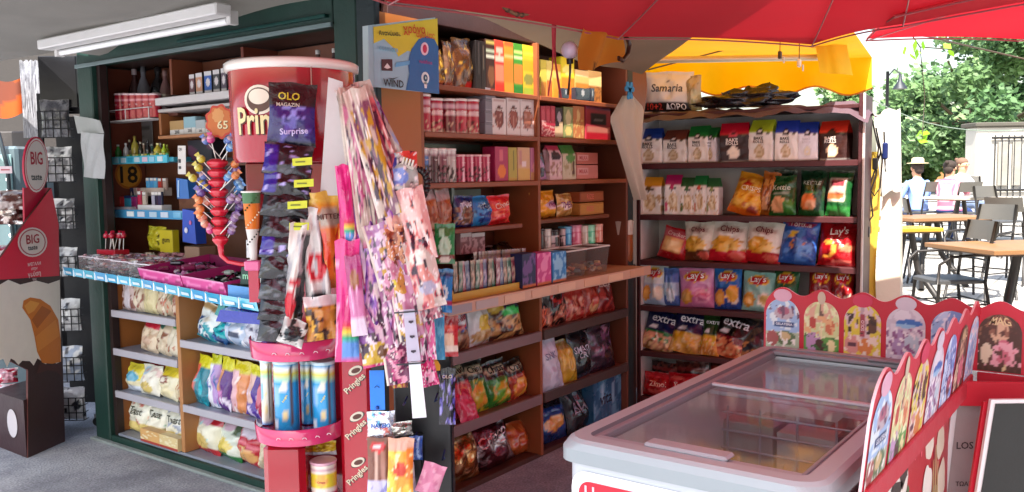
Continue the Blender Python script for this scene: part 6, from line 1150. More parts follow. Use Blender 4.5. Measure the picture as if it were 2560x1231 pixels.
tag(mb.build('orange_cloth', 'sunshade_fabric'), 'orange cloth scrap hanging under the red parasol edge', 'cloth')
for px0, py0, lb in ((1300, 20, 'left'), (1445, 42, 'right')):
    mb = MB(); P_ = [pt(px0-55+12*k, py0-14+26*math.sin(math.pi*k/9)+k*1.2, 2.16) for k in range(10)]; mb.tube(P_, .008, '7a5c40', 6); [mb.ball(tuple(P_[k]), .012, '5a4030', 6) for k in (2, 4, 5, 7)]
    tag(mb.build('rope_garland', 'fabric'), lb+' sagging brown rope loop under the awning edge', 'rope', 'rope loops')
mb = MB(); P_ = [pt(1566, 92, 2.1), pt(1574, 112, 2.1), pt(1570, 135, 2.1), pt(1556, 152, 2.1), pt(1546, 146, 2.1)]; mb.tube(P_, .012, '3a1c14', 8); mb.ball(tuple(pt(1562, 78, 2.1)), .022, '8a8684', 8)
tag(mb.build('cable_hook', 'plastic'), 'dark brown curved cable hook beside the orange cloth', 'hook')
# grey folded parasol cover with blue tie, hanging between candy wall and rack
PCOV = lambda u, v: None
A_, yy = pt(1575, 240, 2.46), 2.46
def cover(u, v):
    l = (1540 if v < .16 else 1524+(v-.16)*95, 1606-12*v)[0] if v >= 0 else 0
    l = 1556-32*min(1, v/.22) if v < .22 else 1524+(v-.22)/.78*60; r = 1578+28*min(1, v/.12) if v < .12 else 1606-(v-.12)*20
    px = l+(r-l)*u; py = 240+v*260; p = on_y(px, py, 2.44); p.y -= .05*math.sin(math.pi*u)*(.4+v)+.012*math.sin(u*14); return tuple(p)
mb = MB(); mb.grid(cover, 20, 20, 'b8ab98'); 
tag(mb.build('folded_cover', 'fabric'), 'folded beige canvas gathered by a blue tie between candy wall and rack', 'canvas')
mb = MB(); c_ = on_y(1575, 226, 2.38)
for a in (.2, 1.0, 2.2, 3.0, 4.4, 5.3): mb.slab([(0, -.008), (.045, -.016), (.055, 0), (.045, .014), (0, .008)], .006, '3c8cb8', M=MX.Translation(c_) @ RY(-a) )
tag(mb.build('blue_tie', 'fabric'), 'light blue cloth tie knotted at the top of the beige canvas', 'tie')
mb = MB().lathe([(.05, 0), (.06, .02), (.06, .17), (.045, .20)], 16, '8a4a1c').lathe([(.061, .17), (.064, .25), (.05, .26)], 16, 'b8b0a8')
tag(mb.build('plastic_jar', 'plastic', None, FB.M(4.70, .06, .96)), 'orange-brown jar with a pale lid in the corner beside the rack', 'jar')
tag(MB().box((0, 0, .47), (.12, .2, .94), '2c1a16', bev=.004).build('corner_box', 'painted_wood', None, FB.M(4.73, .12, 0)), 'dark upright box filling the corner beside the rack', 'box')
# ================================================================ FREEZER
FX0, FX1, FY0, FY1, FZ = 1.68, 3.02, .50, 1.12, .885
fz = thing('ice_cream_freezer', 'white chest ice cream freezer with grey rim and sliding glass lids', 'freezer', ((FX0+FX1)/2, (FY0+FY1)/2, 0))
fp = lambda name, mb, m='plastic': mb.build(name, m, fz, MX.Identity(4))
def rrect(x0, x1, y0, y1, r, n=10):
    out = []
    for cx_, cy_, a0 in ((x1-r, y1-r, 0), (x0+r, y1-r, 90), (x0+r, y0+r, 180), (x1-r, y0+r, 270)):
        for i in range(n+1): a = math.radians(a0+90*i/n); out.append((cx_+r*math.cos(a), cy_+r*math.sin(a)))
    return out
def ringmesh(levels, col):
    mb = MB(); n = len(levels[0][0]); vs = []; fs = []; cs = []
    for pts, z in levels: vs += [(x, y, z) for x, y in pts]
    for k in range(len(levels)-1):
        for i in range(n): fs.append((k*n+i, k*n+(i+1) % n, (k+1)*n+(i+1) % n, (k+1)*n+i)); cs.append(hx(col[k] if isinstance(col, list) else col))
    mb.raw(vs, fs, cs, False); return mb
o_ = lambda g, r=.05: rrect(FX0+g, FX1-g, FY0+g, FY1-g, r)
b_ = ringmesh([(o_(.02), .07), (o_(.012), .12), (o_(.012), .835)], 'c4c8ce'); fp('body', b_)
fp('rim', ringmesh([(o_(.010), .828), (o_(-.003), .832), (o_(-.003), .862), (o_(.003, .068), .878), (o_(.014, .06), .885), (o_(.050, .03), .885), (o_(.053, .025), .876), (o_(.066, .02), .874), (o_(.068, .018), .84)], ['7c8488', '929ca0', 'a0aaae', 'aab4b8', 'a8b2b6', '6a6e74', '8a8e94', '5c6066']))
fp('liner', ringmesh([(o_(.068, .02), .86), (o_(.07, .02), .42), (o_(.10, .02), .40)], 'd8dcde'))
fp('liner_floor', bx(MB(), FX0+.07, FX1-.07, FY0+.07, FY1-.07, .385, .40, '8c9094'))
fp('base', bx(MB(), FX0+.05, FX1-.05, FY0+.05, FY1-.05, .02, .075, '2a2c30'))
for x in (FX0+.12, FX1-.12):
    for y in (FY0+.1, FY1-.1): fp('foot', MB().cyl((x, y, 0), (x, y, .03), .025, n=10, col='1c1c1e'))
lid1 = fp('glass_lid', bx(MB(), FX0+.062, 2.42, FY0+.062, FY1-.062, .862, .867, 'f4f8f8'), 'glass')
bx(MB(), FX0+.055, FX0+.085, FY0+.065, FY1-.065, .8675, .880, '9aa0a6', .003).build('lid_edge', 'plastic', lid1, MX.Identity(4)); bx(MB(), 2.405, 2.425, FY0+.065, FY1-.065, .8675, .876, 'c0c4ca', .002).build('lid_edge', 'plastic', lid1, MX.Identity(4))
lid2 = fp('glass_lid', bx(MB(), 2.39, FX1-.062, FY0+.062, FY1-.062, .850, .855, 'f4f8f8'), 'glass')
bx(MB(), FX0+.05, FX0+.10, .72, .92, .8805, .893, 'a0a6ac', .006).build('lid_handle', 'plastic', lid1, MX.Identity(4))
bx(MB(), FX1-.09, FX1-.055, FY0+.065, FY1-.065, .868, .882, '8c9096', .003).build('lid_edge', 'plastic', lid2, MX.Identity(4)); bx(MB(), 2.385, 2.40, FY0+.065, FY1-.065, .848, .860, 'a8acb2', .002).build('lid_edge', 'plastic', lid2, MX.Identity(4))
bx(MB(), FX1-.10, FX1-.06, .56, .74, .8825, .895, '8a8e94', .005).build('lid_handle', 'plastic', lid2, MX.Identity(4))
fp('lid_track', bx(bx(MB(), FX0+.07, FX1-.07, FY0+.062, FY0+.072, .855, .878, '84888e', .002), FX0+.07, FX1-.07, FY1-.072, FY1-.062, .855, .878, '84888e', .002))
# inside
for k, x in enumerate((2.02, 2.46)):
    mb = MB(); [mb.cyl((x, FY0+.08, .45+.055*j), (x, FY1-.08, .45+.055*j), .004, n=5, col='b8bcc0') for j in range(7)]; [mb.cyl((x, y, .42), (x, y, .80), .004, n=5, col='b8bcc0') for y in (.6, .7, .81, .92, 1.02)]; mb.build('basket_divider', 'metal', fz, MX.Identity(4))
fp('inner_bar', MB().cyl((2.10, FY0+.075, .70), (2.10, FY1-.075, .70), .014, n=10, col='c8c8c4'))
def inbox(x, y, z, d, c, name, lb, txt=None, rz=0, dots=False):
    d = (d[0], d[1], d[2]+.08)
    mb = MB().box((0, 0, d[2]/2), d, c, bev=.003)
    if dots: [mb.raw([(dx_+.012*math.cos(a)*.8, -d[1]/2-.0015, .07+.016*math.sin(a)+dx_*.15) for a in [i*.63 for i in range(10)]], [tuple(range(10))], '2c2420') for dx_ in (-.05, .045)]
    if txt: mb.text(txt, 0, d[2]*.66, d[0]*.85, 'b8a8a8', M=RZ(0), y=-d[1]/2-.002); mb.text('MARE', 0, d[2]*.40, d[0]*.7, '8a6060', y=-d[1]/2-.002)
    o = mb.build(name, 'card', None, MX.Translation((x, y, z)) @ RZ(rz)); tag(o, lb, 'ice cream box', 'boxes inside the freezer'); return o
RZf = -math.pi/2
inbox(2.56, .98, .402, (.17, .12, .26), 'a8a29c', 'ice_cream_box', 'grey-white ice cream box at the far left inside the freezer', rz=RZf, dots=True)
inbox(2.56, .80, .402, (.17, .12, .25), 'c0bab2', 'ice_cream_box', 'pale ice cream box with dark spots in the middle of the freezer', rz=RZf, dots=True)
inbox(2.54, .64, .402, (.14, .12, .27), '5a1c24', 'ice_cream_box', 'dark red lettered ice cream box on the right inside the freezer', 'МЕГАЛ', rz=RZf)
inbox(2.80, .94, .402, (.24, .14, .20), '7a7672', 'ice_cream_box', 'grey ice cream box deep at the far end of the freezer', rz=RZf)
inbox(2.80, .68, .402, (.24, .14, .22), '8a5c54', 'ice_cream_box', 'dull pink ice cream box deep at the far end of the freezer', rz=RZf)
inbox(2.25, .98, .402, (.20, .16, .10), '7c8084', 'ice_cream_box', 'flat grey ice cream box near the left wall of the freezer', rz=.2)
# front and side stickers
ft_ = MB(); FM_ = MX.Translation((FX0+.0105, (FY0+FY1)/2, 0)) @ RZ(-math.pi/2)
rr2 = lambda x0, x1, z0, z1, r: rrect(x0, x1, z0, z1, r, 5)
ft_.flat(rr2(-.275, .275, .12, .812, .04), 'f0eef2', FM_, -.0015); ft_.flat(rr2(-.255, .255, .14, .790, .03), 'c81430', FM_, -.003)
ft_.text('U', -.225, .765, .026, 'e8c0cc', FM_, y=-.0045); ft_.text('Frigo', 0, .45, .3, 'f4e8e8', FM_, y=-.0045)
ft_.build('front_sticker', 'card', fz, MX.Identity(4))
# side skirt (faces the viewer's right): red card with cow patch and almonds
sk = MB(); SKM = MX.Translation((FX0, FY0-.010, 0)); L = FX1-FX0
sk.flat([(.08, .10), (L-.02, .10), (L-.02, .808), (.08, .808)], 'b81624', SKM, 0)
import itertools
def blob(cx_, cz_, rx, rz_, sd2, n=26, am=.25): return [(cx_+rx*(1+am*NZ.noise((math.cos(t)*1.5, math.sin(t)*1.5, sd2)))*math.cos(t), cz_+rz_*(1+am*NZ.noise((math.cos(t)*1.5+4, math.sin(t)*1.5, sd2)))*math.sin(t)) for t in [2*math.pi*i/n for i in range(n)]]
sk.flat(blob(.55, .72, .14, .085, 1, am=.7), 'e8e0d4', SKM, -.001); sk.flat(blob(.50, .70, .08, .06, 2, am=.9), '3c2c24', SKM, -.002); sk.flat(blob(.62, .75, .05, .035, 3, am=.9), '3c2c24', SKM, -.002); sk.flat(blob(.36, .77, .035, .02, 5, am=.9), '3a2a22', SKM, -.002); sk.flat(blob(.66, .66, .03, .03, 6, am=.9), '4a6a3c', SKM, -.0022)
for k, (x, z, rx, rz_) in enumerate(((.93, .735, .055, .045), (1.08, .70, .06, .045), (.90, .62, .06, .06), (1.10, .58, .06, .06), (1.0, .54, .05, .06))): sk.flat(blob(x, z, rx, rz_, 7+k, am=.3), ['e8dcc8', 'dccbb0', 'f0e8dc', 'e0d0b8', 'd8c4a4'][k], SKM, -.001-.0006*k)
for x, z, w in ((1.0, .655, .012), (.97, .62, .01), (1.03, .60, .01)): sk.flat([(x-w, z-.09), (x+w, z-.09), (x+w*.6, z+.06), (x-w*.6, z+.06)], 'b8945c', SKM, -.005)
for k in range(12): sk.flat(blob(.3+.075*k, .775-.012*(k*5 % 4), .008, .014, 20+k, n=8), 'e86878', SKM, -.001)
sk.build('side_print', 'card', fz, MX.Identity(4))
fp('side_skirt', bx(MB(), 1.76, 3.0, FY0-.009, FY0-.004, .10, .81, '8a1020', .001), 'card')
# wavy printed boards
ARC = ['9ab8dc', 'd0d89c', 'd8c83c', 'c8c0cc', '98b8e0', '4a2c20', '98c4e8', '3a2018']
def wavy(L, h0, h1, n_arch, edge0=.05):
    """outline of the board: straight foot, scalloped top"""
    pts = [(0, 0), (L, 0)]; N2 = 16*n_arch
    for i in range(N2+1):
        x = L*(1-i/N2); ph = (x/L*n_arch) % 1; z = h0+(h1-h0)*(.5-.5*math.cos(2*math.pi*ph))
        if x < edge0: z *= .72+.28*math.sqrt(max(0, 1-((edge0-x)/edge0)**2))
        pts.append((x, z))
    return pts
def board(name, label, M, L, n_arch, h, first=0):
    t = thing(name, label, 'sign'); t.matrix_basis = M
    MB().slab(wavy(L, h*.88, h, n_arch), .006, 'c01c34', 'e8c8cc').build('panel', 'card', t)
    pr = MB(); aw = L/n_arch
    for k in range(n_arch):
        c = ARC[(k+first) % len(ARC)]; cx_ = aw*(k+.5); hw = aw*.44; zt = h*.55
        Z0, ZT = .004, zt+h*.27
        def fn(u, v):
            z = Z0+(ZT-Z0)*v; q = 1 if z < zt else math.sqrt(max(0, 1-((z-zt)/(ZT-zt))**2)); return (cx_+(2*u-1)*hw*q, -.0016, z)
        kk = (k+first) % 8; R_ = random.Random(k*5+len(label))
        base = {0: [('b', 0, .34, 'a8b89c'), ('n', 6, .1, 'd8e4e8', .4, 1), ('e', .55, .72, .30, .13, 'b8a8b0'), ('e', .52, .76, .2, .08, 'a85c74'), ('n', 8, .2, '6a4460', .62, .86), ('e', .6, .22, .3, .14, '587048'), ('e', .58, .25, .16, .09, 'c8b080'), ('e', .2, .2, .18, .16, '9c4c48'), ('n', 9, .25, 'e8e4dc', .0, .35), ('r', .25, .45, .85, .54, '2c4478'), ('t', 'GELATERIA', .55, .495, .5, 'e4e8f0')],
            1: [('b', .0, .30, '5c9a44'), ('e', .28, .2, .22, .2, 'b890b8'), ('n', 7, .1, 'e4e8b8', .3, 1), ('r', .44, .6, .58, 1, '6a5040'), ('n', 10, .1, 'd8a890', .6, 1), ('r', .49, .25, .53, .62, 'e8dcb0'), ('e', .74, .52, .14, .15, 'c8704c'), ('n', 9, .15, 'e0b07c', .36, .7), ('e', .25, .58, .1, .12, 'b84438'), ('e', .46, .14, .14, .12, '4a2420'), ('e', .78, .15, .13, .11, 'e4d8a0'), ('n', 12, .3, '3c6a34', 0, .35)],
            2: [('n', 5, .1, 'e0c850', 0, 1), ('r', .42, .35, .60, 1, 'b8a0a4'), ('n', 10, .1, 'd8c0c0', .35, 1), ('r', .45, .4, .57, .8, 'a04450'), ('e', .78, .62, .12, .17, '5a3424'), ('n', 9, .2, '3c2018', .45, .8), ('e', .22, .22, .2, .18, 'd09088'), ('e', .58, .2, .2, .16, 'd08040'), ('n', 8, .2, 'e8d8c8', 0, .4), ('r', .1, .2, .35, .26, '5a2c3c'), ('t', 'SOLO', .51, .6, .3, 'e8d0d0', 1.57)],
            3: [('n', 5, .1, 'd8d4dc', 0, 1), ('e', .4, .85, .25, .12, 'e0dce4'), ('e', .6, .72, .35, .06, '3c70b8'), ('e', .5, .66, .25, .04, '90c0e0'), ('e', .35, .35, .22, .25, 'a890b8'), ('e', .68, .3, .22, .22, 'b8ccd8'), ('n', 9, .2, '8c5c88', .05, .6), ('n', 11, .3, 'e8e4e8', .05, .6)],
            5: [('e', .5, .72, .22, .22, 'd0a888'), ('n', 8, .15, '8a5a44', .5, 1), ('e', .6, .34, .22, .22, 'c86878'), ('n', 8, .2, 'e0a0a8', .1, .55), ('r', .56, .02, .64, .14, 'd8c090'), ('e', .2, .3, .14, .18, 'd8c0a4'), ('n', 11, .3, '5a3428', 0, .9), ('t', 'MAG', .5, .88, .6, 'd8c090')]}
        base[4] = [('n', 5, .1, 'c0d4f0', 0, 1), ('e', .5, .85, .16, .16, 'c4cce4'), ('d', 1, .45, .78, '7c98d0'), ('n', 9, .2, '4c5c9c', .2, .8), ('e', .68, .3, .22, .15, '4a2440'), ('e', .66, .33, .14, .09, 'a84c68'), ('r', .6, .04, .72, .2, '6a3828'), ('n', 10, .3, 'e4e8f4', 0, 1), ('t', 'CORNETTO', .38, .55, .55, '3c4c98', 1.25)]
        base[6] = base[4][:2]+[('n', 8, .2, 'e0b0c0', 0, 1), ('e', .5, .4, .3, .3, '88a0d0'), ('n', 10, .2, 'f0ecf0', 0, 1)]; base[7] = base[5]
        des = D(c, *base[kk]); cf = dcol(des, k*1.3+len(label)*.1); pr.grid(fn, 22, 40, cf, smooth=False); put_texts.asp = 2*hw/(ZT-Z0)
        put_texts(pr, des, 1, 1, lambda u, v: (fn(u, v)[0], -.003, fn(u, v)[2]))
        if kk in (0, 1, 2, 3): pc_ = {0: 'd8a8bc', 1: 'c8b8a0', 2: 'c83054', 3: 'd0c8d4'}[kk]; pr.flat([(cx_+.0+aw*(.24 if kk != 1 else .10)*math.cos(a), h*.87+h*.10*math.sin(a)) for a in [2*math.pi*i/18 for i in range(18)]], pc_, y=-.0022)
    pr.build('ice_cream_print', 'card', t); return t
board('ice_cream_board', 'long red scalloped ice cream board standing along the far end of freezer', MX.Translation((3.05, 1.13, .865)) @ RZ(-math.pi/2), 1.50, 11, .225)
# side board: near end at x=1.74, leaning slightly outwards
BM = MX.Translation((1.755, .452, .848)) @ RZ(0) @ RX(.10)
board('ice_cream_board', 'red scalloped ice cream board slanting along the right rim of freezer', BM @ T(0, 0, 0), 1.27, 7, .255, 0)
tag(bx(MB(), 1.77, 2.98, .440, .452, .815, .868, 'b8182c', .003).build('board_rail', 'card'), 'red rail under the slanting scalloped board', 'rail')
tag(bx(MB(), 3.046, 3.056, -.53, .44, .80, .862, 'b8182c', .002).build('board_rail', 'card'), 'red rail under the far scalloped board, right of freezer', 'rail')
# A-boards at the right edge
def aboard(name, lb, px0, px1, ytop, dep, th, frame, face, border, txt, lean):
    a, b = atd(px0, ytop, dep), atd(px1, ytop, dep); t = thing(name, lb, 'board', tuple(V(((a.x+b.x)/2, (a.y+b.y)/2, 0))), math.radians(-53.5)); w2 = (b-a).length/2; h = a.z
    mb = MB().slab([(-w2-lean, 0), (w2-lean, 0), (w2, h), (-w2, h)], th, frame); mb.build('frame', 'plastic', t)
    g_ = MB(); g_.flat([(-w2+border-lean*.97, .04), (w2-border-lean*.97, .04), (w2-border, h-border), (-w2+border, h-border)], face, y=-.002)
    for k, s_ in enumerate(txt): g_.text(s_, -.02-.0*k, h-.16-.12*k, w2*.9, '3c2c2c', y=-.0035)
    g_.build('face', 'card', t); return t
aboard('menu_board', 'grey poster board with a white edge just right of the freezer', 2384, 2478, 985, 2.66, .012, 'e0dcdc', '9a8c8a', .014, ['LOS', 'ΤΩΑΣ', 'ΚΙΑΣ'], .07)
aboard('chalkboard', 'dark chalkboard with white and red slanting edge at the right border', 2478, 2760, 1000, 2.50, .012, 'e8e4e2', '23241f', .011, [], .105)
mb = MB(); a = atd(2470, 1005, 2.52); mb.slab([(-.115, 0), (-.082, 0), (.012, a.z), (-.012, a.z)], .01, 'c01c30'); tag(mb.build('red_strut', 'plastic', None, facing(V((a.x, a.y, 0)))), 'slanting red strut between the grey poster and the chalkboard', 'strut')
tag(MB().box((0, 0, 0), (.36, .012, .075), 'c01a2e', bev=.002).build('red_rail', 'card', None, facing(atd(2550, 986, 2.62)) @ RY(.03)), 'red crossbar above the chalkboard', 'rail')

# ================================================================ LEFT: CROISSANT DISPLAY, GRID RACK, FRIDGE
P0, P1 = V((2.17, 4.91, 0)), V((2.43, 5.04, 0)); dd_ = (P1-P0).normalized(); FL = Frame(P0, math.atan2(dd_.y, dd_.x))
fl = lambda px, py, d=0: FL.hit(px, py, d)
bt = thing('croissant_display', 'tall red, white and brown cardboard croissant display with oval header', 'display stand', tuple(P0), FL.rz)
def flpoly(mb, pp, c, y): pts = [fl(*p) for p in pp]; mb.flat(pts, c, y=y); return pts
prof = [(72, 1143), (158, 1106), (151, 700), (146, 560), (128, 470), (60, 560), (-6, 655), (-4, 880), (30, 905), (70, 925)]
mb = MB(); pts = [fl(*p) for p in prof]; pts[0] = (0.0, 0.0); pts[1] = (.30, 0.0); mb.slab(pts, .012, '3a2020', '5a2c28'); mb.build('side_panel', 'card', bt)
pr = MB()
flpoly(pr, [(-6, 700), (148, 690), (146, 560), (128, 470), (60, 560), (-6, 655)], 'd41a3c', -.001)
wob = [(150-k*9.5, 905+8*math.sin(k*1.9)+6*math.sin(k*3.7)) for k in range(17)]
flpoly(pr, [(-6, 715), (20, 700), (50, 712), (90, 702), (120, 710), (149, 700), (152, 905)]+[(a, b) for a, b in wob if a > -5]+[(-5, 880)], 'e4dcd0', -.0015)
cr_ = [(55, 770), (58, 752), (75, 744), (100, 748), (125, 765), (145, 800), (151, 850), (151, 905), (130, 910), (105, 908), (92, 880), (85, 840), (75, 800)]
flpoly(pr, cr_, 'cc7424', -.002); flpoly(pr, [(60, 765), (75, 752), (98, 758), (84, 778), (70, 786)], 'e09840', -.0025); flpoly(pr, [(78, 800), (104, 765), (128, 778), (92, 822)], 'a85818', -.0025); flpoly(pr, [(88, 842), (138, 800), (148, 840), (94, 880)], 'd88430', -.0025)
flpoly(pr, [(100, 905), (125, 915), (151, 908), (152, 940), (140, 930), (118, 926), (90, 935)], '4a2420', -.003)
ov = lambda cx_, cy_, rx, ry, n=24: [(cx_+rx*math.cos(2*math.pi*i/n), cy_-ry*math.sin(2*math.pi*i/n)) for i in range(n)]
flpoly(pr, ov(80, 606, 37, 37), 'e0d0cc', -.003); flpoly(pr, ov(80, 606, 33, 33), 'a84850', -.0035); flpoly(pr, ov(80, 606, 30, 30), 'dccfc8', -.004)
cx_, cz_ = fl(80, 598); pr.text('BIG', cx_, cz_, .10, '9c2030', y=-.005); cx_, cz_ = fl(80, 620); pr.text('taste', cx_, cz_, .075, '2a3038', y=-.005)
for k, (s_, w_) in enumerate((('ΜΕΓΑΛΗ', .10), ('στην', .05), ('γεύση', .10), ('του', .03))): cx_, cz_ = fl(84, 660+k*13); pr.text(s_, cx_, cz_, w_, 'e8c8c8', y=-.005)
pr.build('side_print', 'card', bt)
hd = MB(); c0 = fl(90, 412, .02); hp = [fl(*q, .02) for q in ov(90, 414, 31, 72)]; hd.slab(hp, .01, 'c02444', M=T(0, .02, 0)); hd.flat([(c0[0]+(x-c0[0])*.93, c0[1]+(z-c0[1])*.94) for x, z in hp], 'e4dcd8', y=.0185); hd.flat([(c0[0]+(x-c0[0])*.86, c0[1]+(z-c0[1])*.88) for x, z in hp], 'c82c4c', y=.018); hd.flat([(c0[0]+(x-c0[0])*.82, c0[1]+(z-c0[1])*.85) for x, z in hp], 'd8d0cc', y=.0175)
x, z = fl(90, 396, .02); hd.text('BIG', x, z, .095, 'a81c38', y=.016, squash=1.5); x, z = fl(90, 444, .02); hd.text('taste', x, z, .085, '2c3c40', y=.016, squash=1.2)
hd.slab([fl(62, 560, .02), fl(134, 560, .02), fl(128, 470, .02), fl(60, 470, .02)], .01, 'b81c3c', M=T(0, .021, 0)); hd.build('header_sign', 'card', bt)
MB().box((fl(10, 800)[0]-.02, .30, .78), (.34, .012, .96), '5a2028', bev=.003).build('back_panel', 'card', bt)
# tray box on the left, receding
tw_ = MB(); q0, q1 = V((2.165, 4.915, 0)), V((2.17, 5.30, 0)); tw_.raw([q0, q1, q1+V((0, 0, .32)), q0+V((0, 0, .32)), q0+V((.24, .13, 0)), q1+V((.24, .1, 0)), q1+V((.24, .1, .32)), q0+V((.24, .13, .32))], [(0, 1, 2, 3), (3, 2, 6, 7), (1, 5, 6, 2), (0, 3, 7, 4)], '3a2024')
tw_.raw([(2.163, 5.06+.06*math.cos(a), .17+.08*math.sin(a)) for a in [2*math.pi*i/20 for i in range(20)]], [tuple(range(20))], 'd0c8cc'); tw_.build('tray_box', 'card', bt, MX.Identity(4))
for py_ in (640, 850): MB().box((fl(28, py_)[0], .13, fl(28, py_)[1]-.01), (.12, .22, .012), '8a1c30').build('shelf', 'card', bt)
for k, (px, py, s_, c1, c2, lb) in enumerate(((12, 530, .16, '4a2c28', 'c8b8b0', 'brown and silver croissant packet on top of the display'), (28, 500, .13, 'b8a8a4', '6a4038', 'grey croissant packet at the top edge of the display'), (10, 640, .14, 'c03048', 'e8e0e0', 'red and white croissant packet on the middle shelf'), (28, 780, .15, 'e0dce0', '2c2a34', 'silver and black croissant packet below the middle'), (22, 872, .12, 'c86430', 'e8e0e0', 'orange croissant packet with white round label'), (18, 940, .09, 'b8203c', 'e8a8b8', 'small red packet above the white tray packets'), (25, 985, .12, 'dcd4d4', 'c84858', 'white and red striped packet in the brown tray'), (45, 1000, .10, 'e4dce0', '4a3438', 'white and dark packet at the front of the brown tray'))):
    a = atd(px, py, 5.18 if k != 7 else 5.0); hh = s_*1.0
    put_texts.asp = 1; o = pouch(s_*1.25, s_*.95, .08, D(c1, ('n', 4, .05, c2, 0, 1), ('n', 6, .35, 'f0ecec', 0, 1), ('e', .5, .5, .3, .2, c2)), k*2.2).build('croissant_packet', 'silver_foil' if k in (0, 3) else 'foil', None, MX.Translation(a-V((0, 0, s_*.47))) @ RZ(-.9+.2*(k % 3)) @ RX(-.3)); tag(o, lb, 'packet', 'croissant packets')
# black grid rack on castors
gr = thing('grid_rack', 'black wire grid rack on castors with pockets of white packets', 'rack', (2.62, 5.33, 0), math.radians(-53.5)); FG = Frame((2.62, 5.33, 0), math.radians(-53.5)); kg = lambda px, py, d=0: FG.hit(px, py, d)
mb = MB(); a = kg(97, 142); b = kg(198, 270); mb.box(((a[0]+b[0])/2, 0, (a[1]+b[1])/2), (abs(b[0]-a[0]), .03, abs(a[1]-b[1])), '0b0b0f', bev=.003)
a = kg(150, 180, .06); b = kg(205, 285, .06); mb.box(((a[0]+b[0])/2, .05, (a[1]+b[1])/2), (abs(b[0]-a[0]), .03, abs(a[1]-b[1])), '0d0d12'); mb.build('header_board', 'plastic', gr)
xl, xr = kg(124, 700)[0], kg(228, 700)[0]; mb = MB()
for x, y in ((xl, 0), (xr, 0), (xl, .2), (xr, .2)): mb.box((x, y, 1.05), (.022, .022, 1.95), '0f0f14')
mb.box(((xl+xr)/2, .19, 1.0), (xr-xl, .01, 1.8), '101016'); mb.build('frame', 'dark_metal', gr)
for k, (y0, y1) in enumerate(((280, 345), (395, 455), (520, 572), (640, 690), (770, 825), (890, 950), (990, 1045))):
    za, zb = kg(165, y0)[1], kg(165, y1)[1]; x0, x1 = xl+.015, xr-.06; g_ = MB()
    for i in range(5): x = x0+(x1-x0)*i/4; g_.cyl((x, -.06, zb), (x, -.06, za), .0032, n=5, col='0c0c10')
    for i in range(4): z = zb+(za-zb)*i/3; g_.cyl((x0, -.06, z), (x1, -.06, z), .0032, n=5, col='0c0c10'); g_.cyl((x0, -.06, z), (x0, .0, z), .003, n=5, col='0c0c10'); g_.cyl((x1, -.06, z), (x1, .0, z), .003, n=5, col='0c0c10')
    g_.build('wire_pocket', 'dark_metal', gr)
    c = ['4a4a50', '8a8a8c', '6c6c70', 'a0a0a4', 'c8c8c8', '9aa4b8', 'c8c8cc'][k]; nm = ['dark grey', 'mid grey', 'smoky', 'light grey', 'bright white', 'bluish white', 'chalk white'][k]
    o = pouch(x1-x0, (za-zb)*1.45, .05, D(c, ('n', 4, .1, 'e0e0e0' if k != 0 else '6c6c70', 0, 1), ('n', 5, .3, '2c2c34', 0, 1)), k*3.3).build('packet', 'foil'); setw(o, FG.M((x0+x1)/2, -.028, zb)); tag(o, nm+' packet in the wire grid rack, pocket '+['one', 'two', 'three', 'four', 'five', 'six', 'seven'][k]+' from the top', 'packet', 'packets in the grid rack')
for k in range(4):
    x, y = ((xl, 0), (xr, 0), (xl, .2), (xr, .2))[k]; MB().lathe([(.026, -.012), (.03, -.008), (.03, .008), (.026, .012)], 14, '16161a', T(x, y-.01, .031) @ RX(math.pi/2)).box((x, y-.01, .068), (.03, .03, .02), '6a6a70').build('castor', 'plastic', gr)
o = MB(); p_ = on_x = None
def onx(px, py, x): r = ray(px, py); return EYE+r*((x-EYE.x)/r.x)
bag = MB(); bag.grid(lambda u, v: tuple(onx(203+58*u+6*v*(1-u), 330+112*v+6*u, 2.52)+V((-.02*math.sin(math.pi*u)-.006*math.sin(u*13+v*6), 0, 0))), 14, 16, 'd8d8da'); bag.grid(lambda u, v: tuple(onx(184+70*u+(v*10), 288+46*v+14*u*(1-v), 2.525)+V((-.008*math.sin(u*8), 0, 0))), 12, 8, 'c8cac8'); bag.build('x', 'thin_plastic')
ob = bpy.data.objects['x']; ob.name = 'carrier_bag'; tag(ob, 'white plastic carrier bag hanging on the green post', 'bag')
for k in range(4): 
    o = pouch(.055, .50, .02, D('77777c', ('n', 6, .1, '58585e', 0, 1), ('n', 7, .3, '9a9aa0', 0, 1)), k*1.9).build('hanging_sleeve', 'foil', None, facing(atd(70+14*k, 345, 5.75)) ); tag(o, 'long silvery sleeve hanging left of the black header board'+[', leftmost', ', second from left', ', third from left', ', rightmost'][k], 'sleeve', 'silvery hanging sleeves')
# drinks fridge with a column of lights at the far left
fr_ = thing('drinks_fridge', 'glass-fronted fridge with a column of small white lights at left edge', 'fridge', tuple(V((*atd(-15, 600, 6.3)[:2], 0))), math.radians(-53.5)); kf = 6.3/FPX
MB().box((0, .3, .88), (.35, .5, 1.76), '5a6a70', bev=.02).build('cabinet', 'plastic', fr_); MB().box((.0, .035, 1.0), (.28, .01, 1.4), '88a8a8', bev=.004).build('door', 'gloss_plastic', fr_)
MB().tube([(.11, -.0, .25), (.14, 0, 1.0), (.13, 0, 1.6), (.08, 0, 1.85), (.0, 0, 1.92)], .015, '3c4448', 8).build('door_edge', 'metal', fr_)
for k in range(10): MB().ball((.125, .0, 1.52-.08*k), .016, 'f4f6ff', 8, (1, .4, 1)).build('light', 'light_strip', fr_)
tag(MB().box((0, 0, 0), (.09, .004, .05), 'e0c8cc').box((0, -.003, .0), (.06, .002, .008), 'b02c40').build('small_label', 'card', None, facing(atd(14, 425, 6.1))), 'small white and red label in front of the far left fridge', 'label')
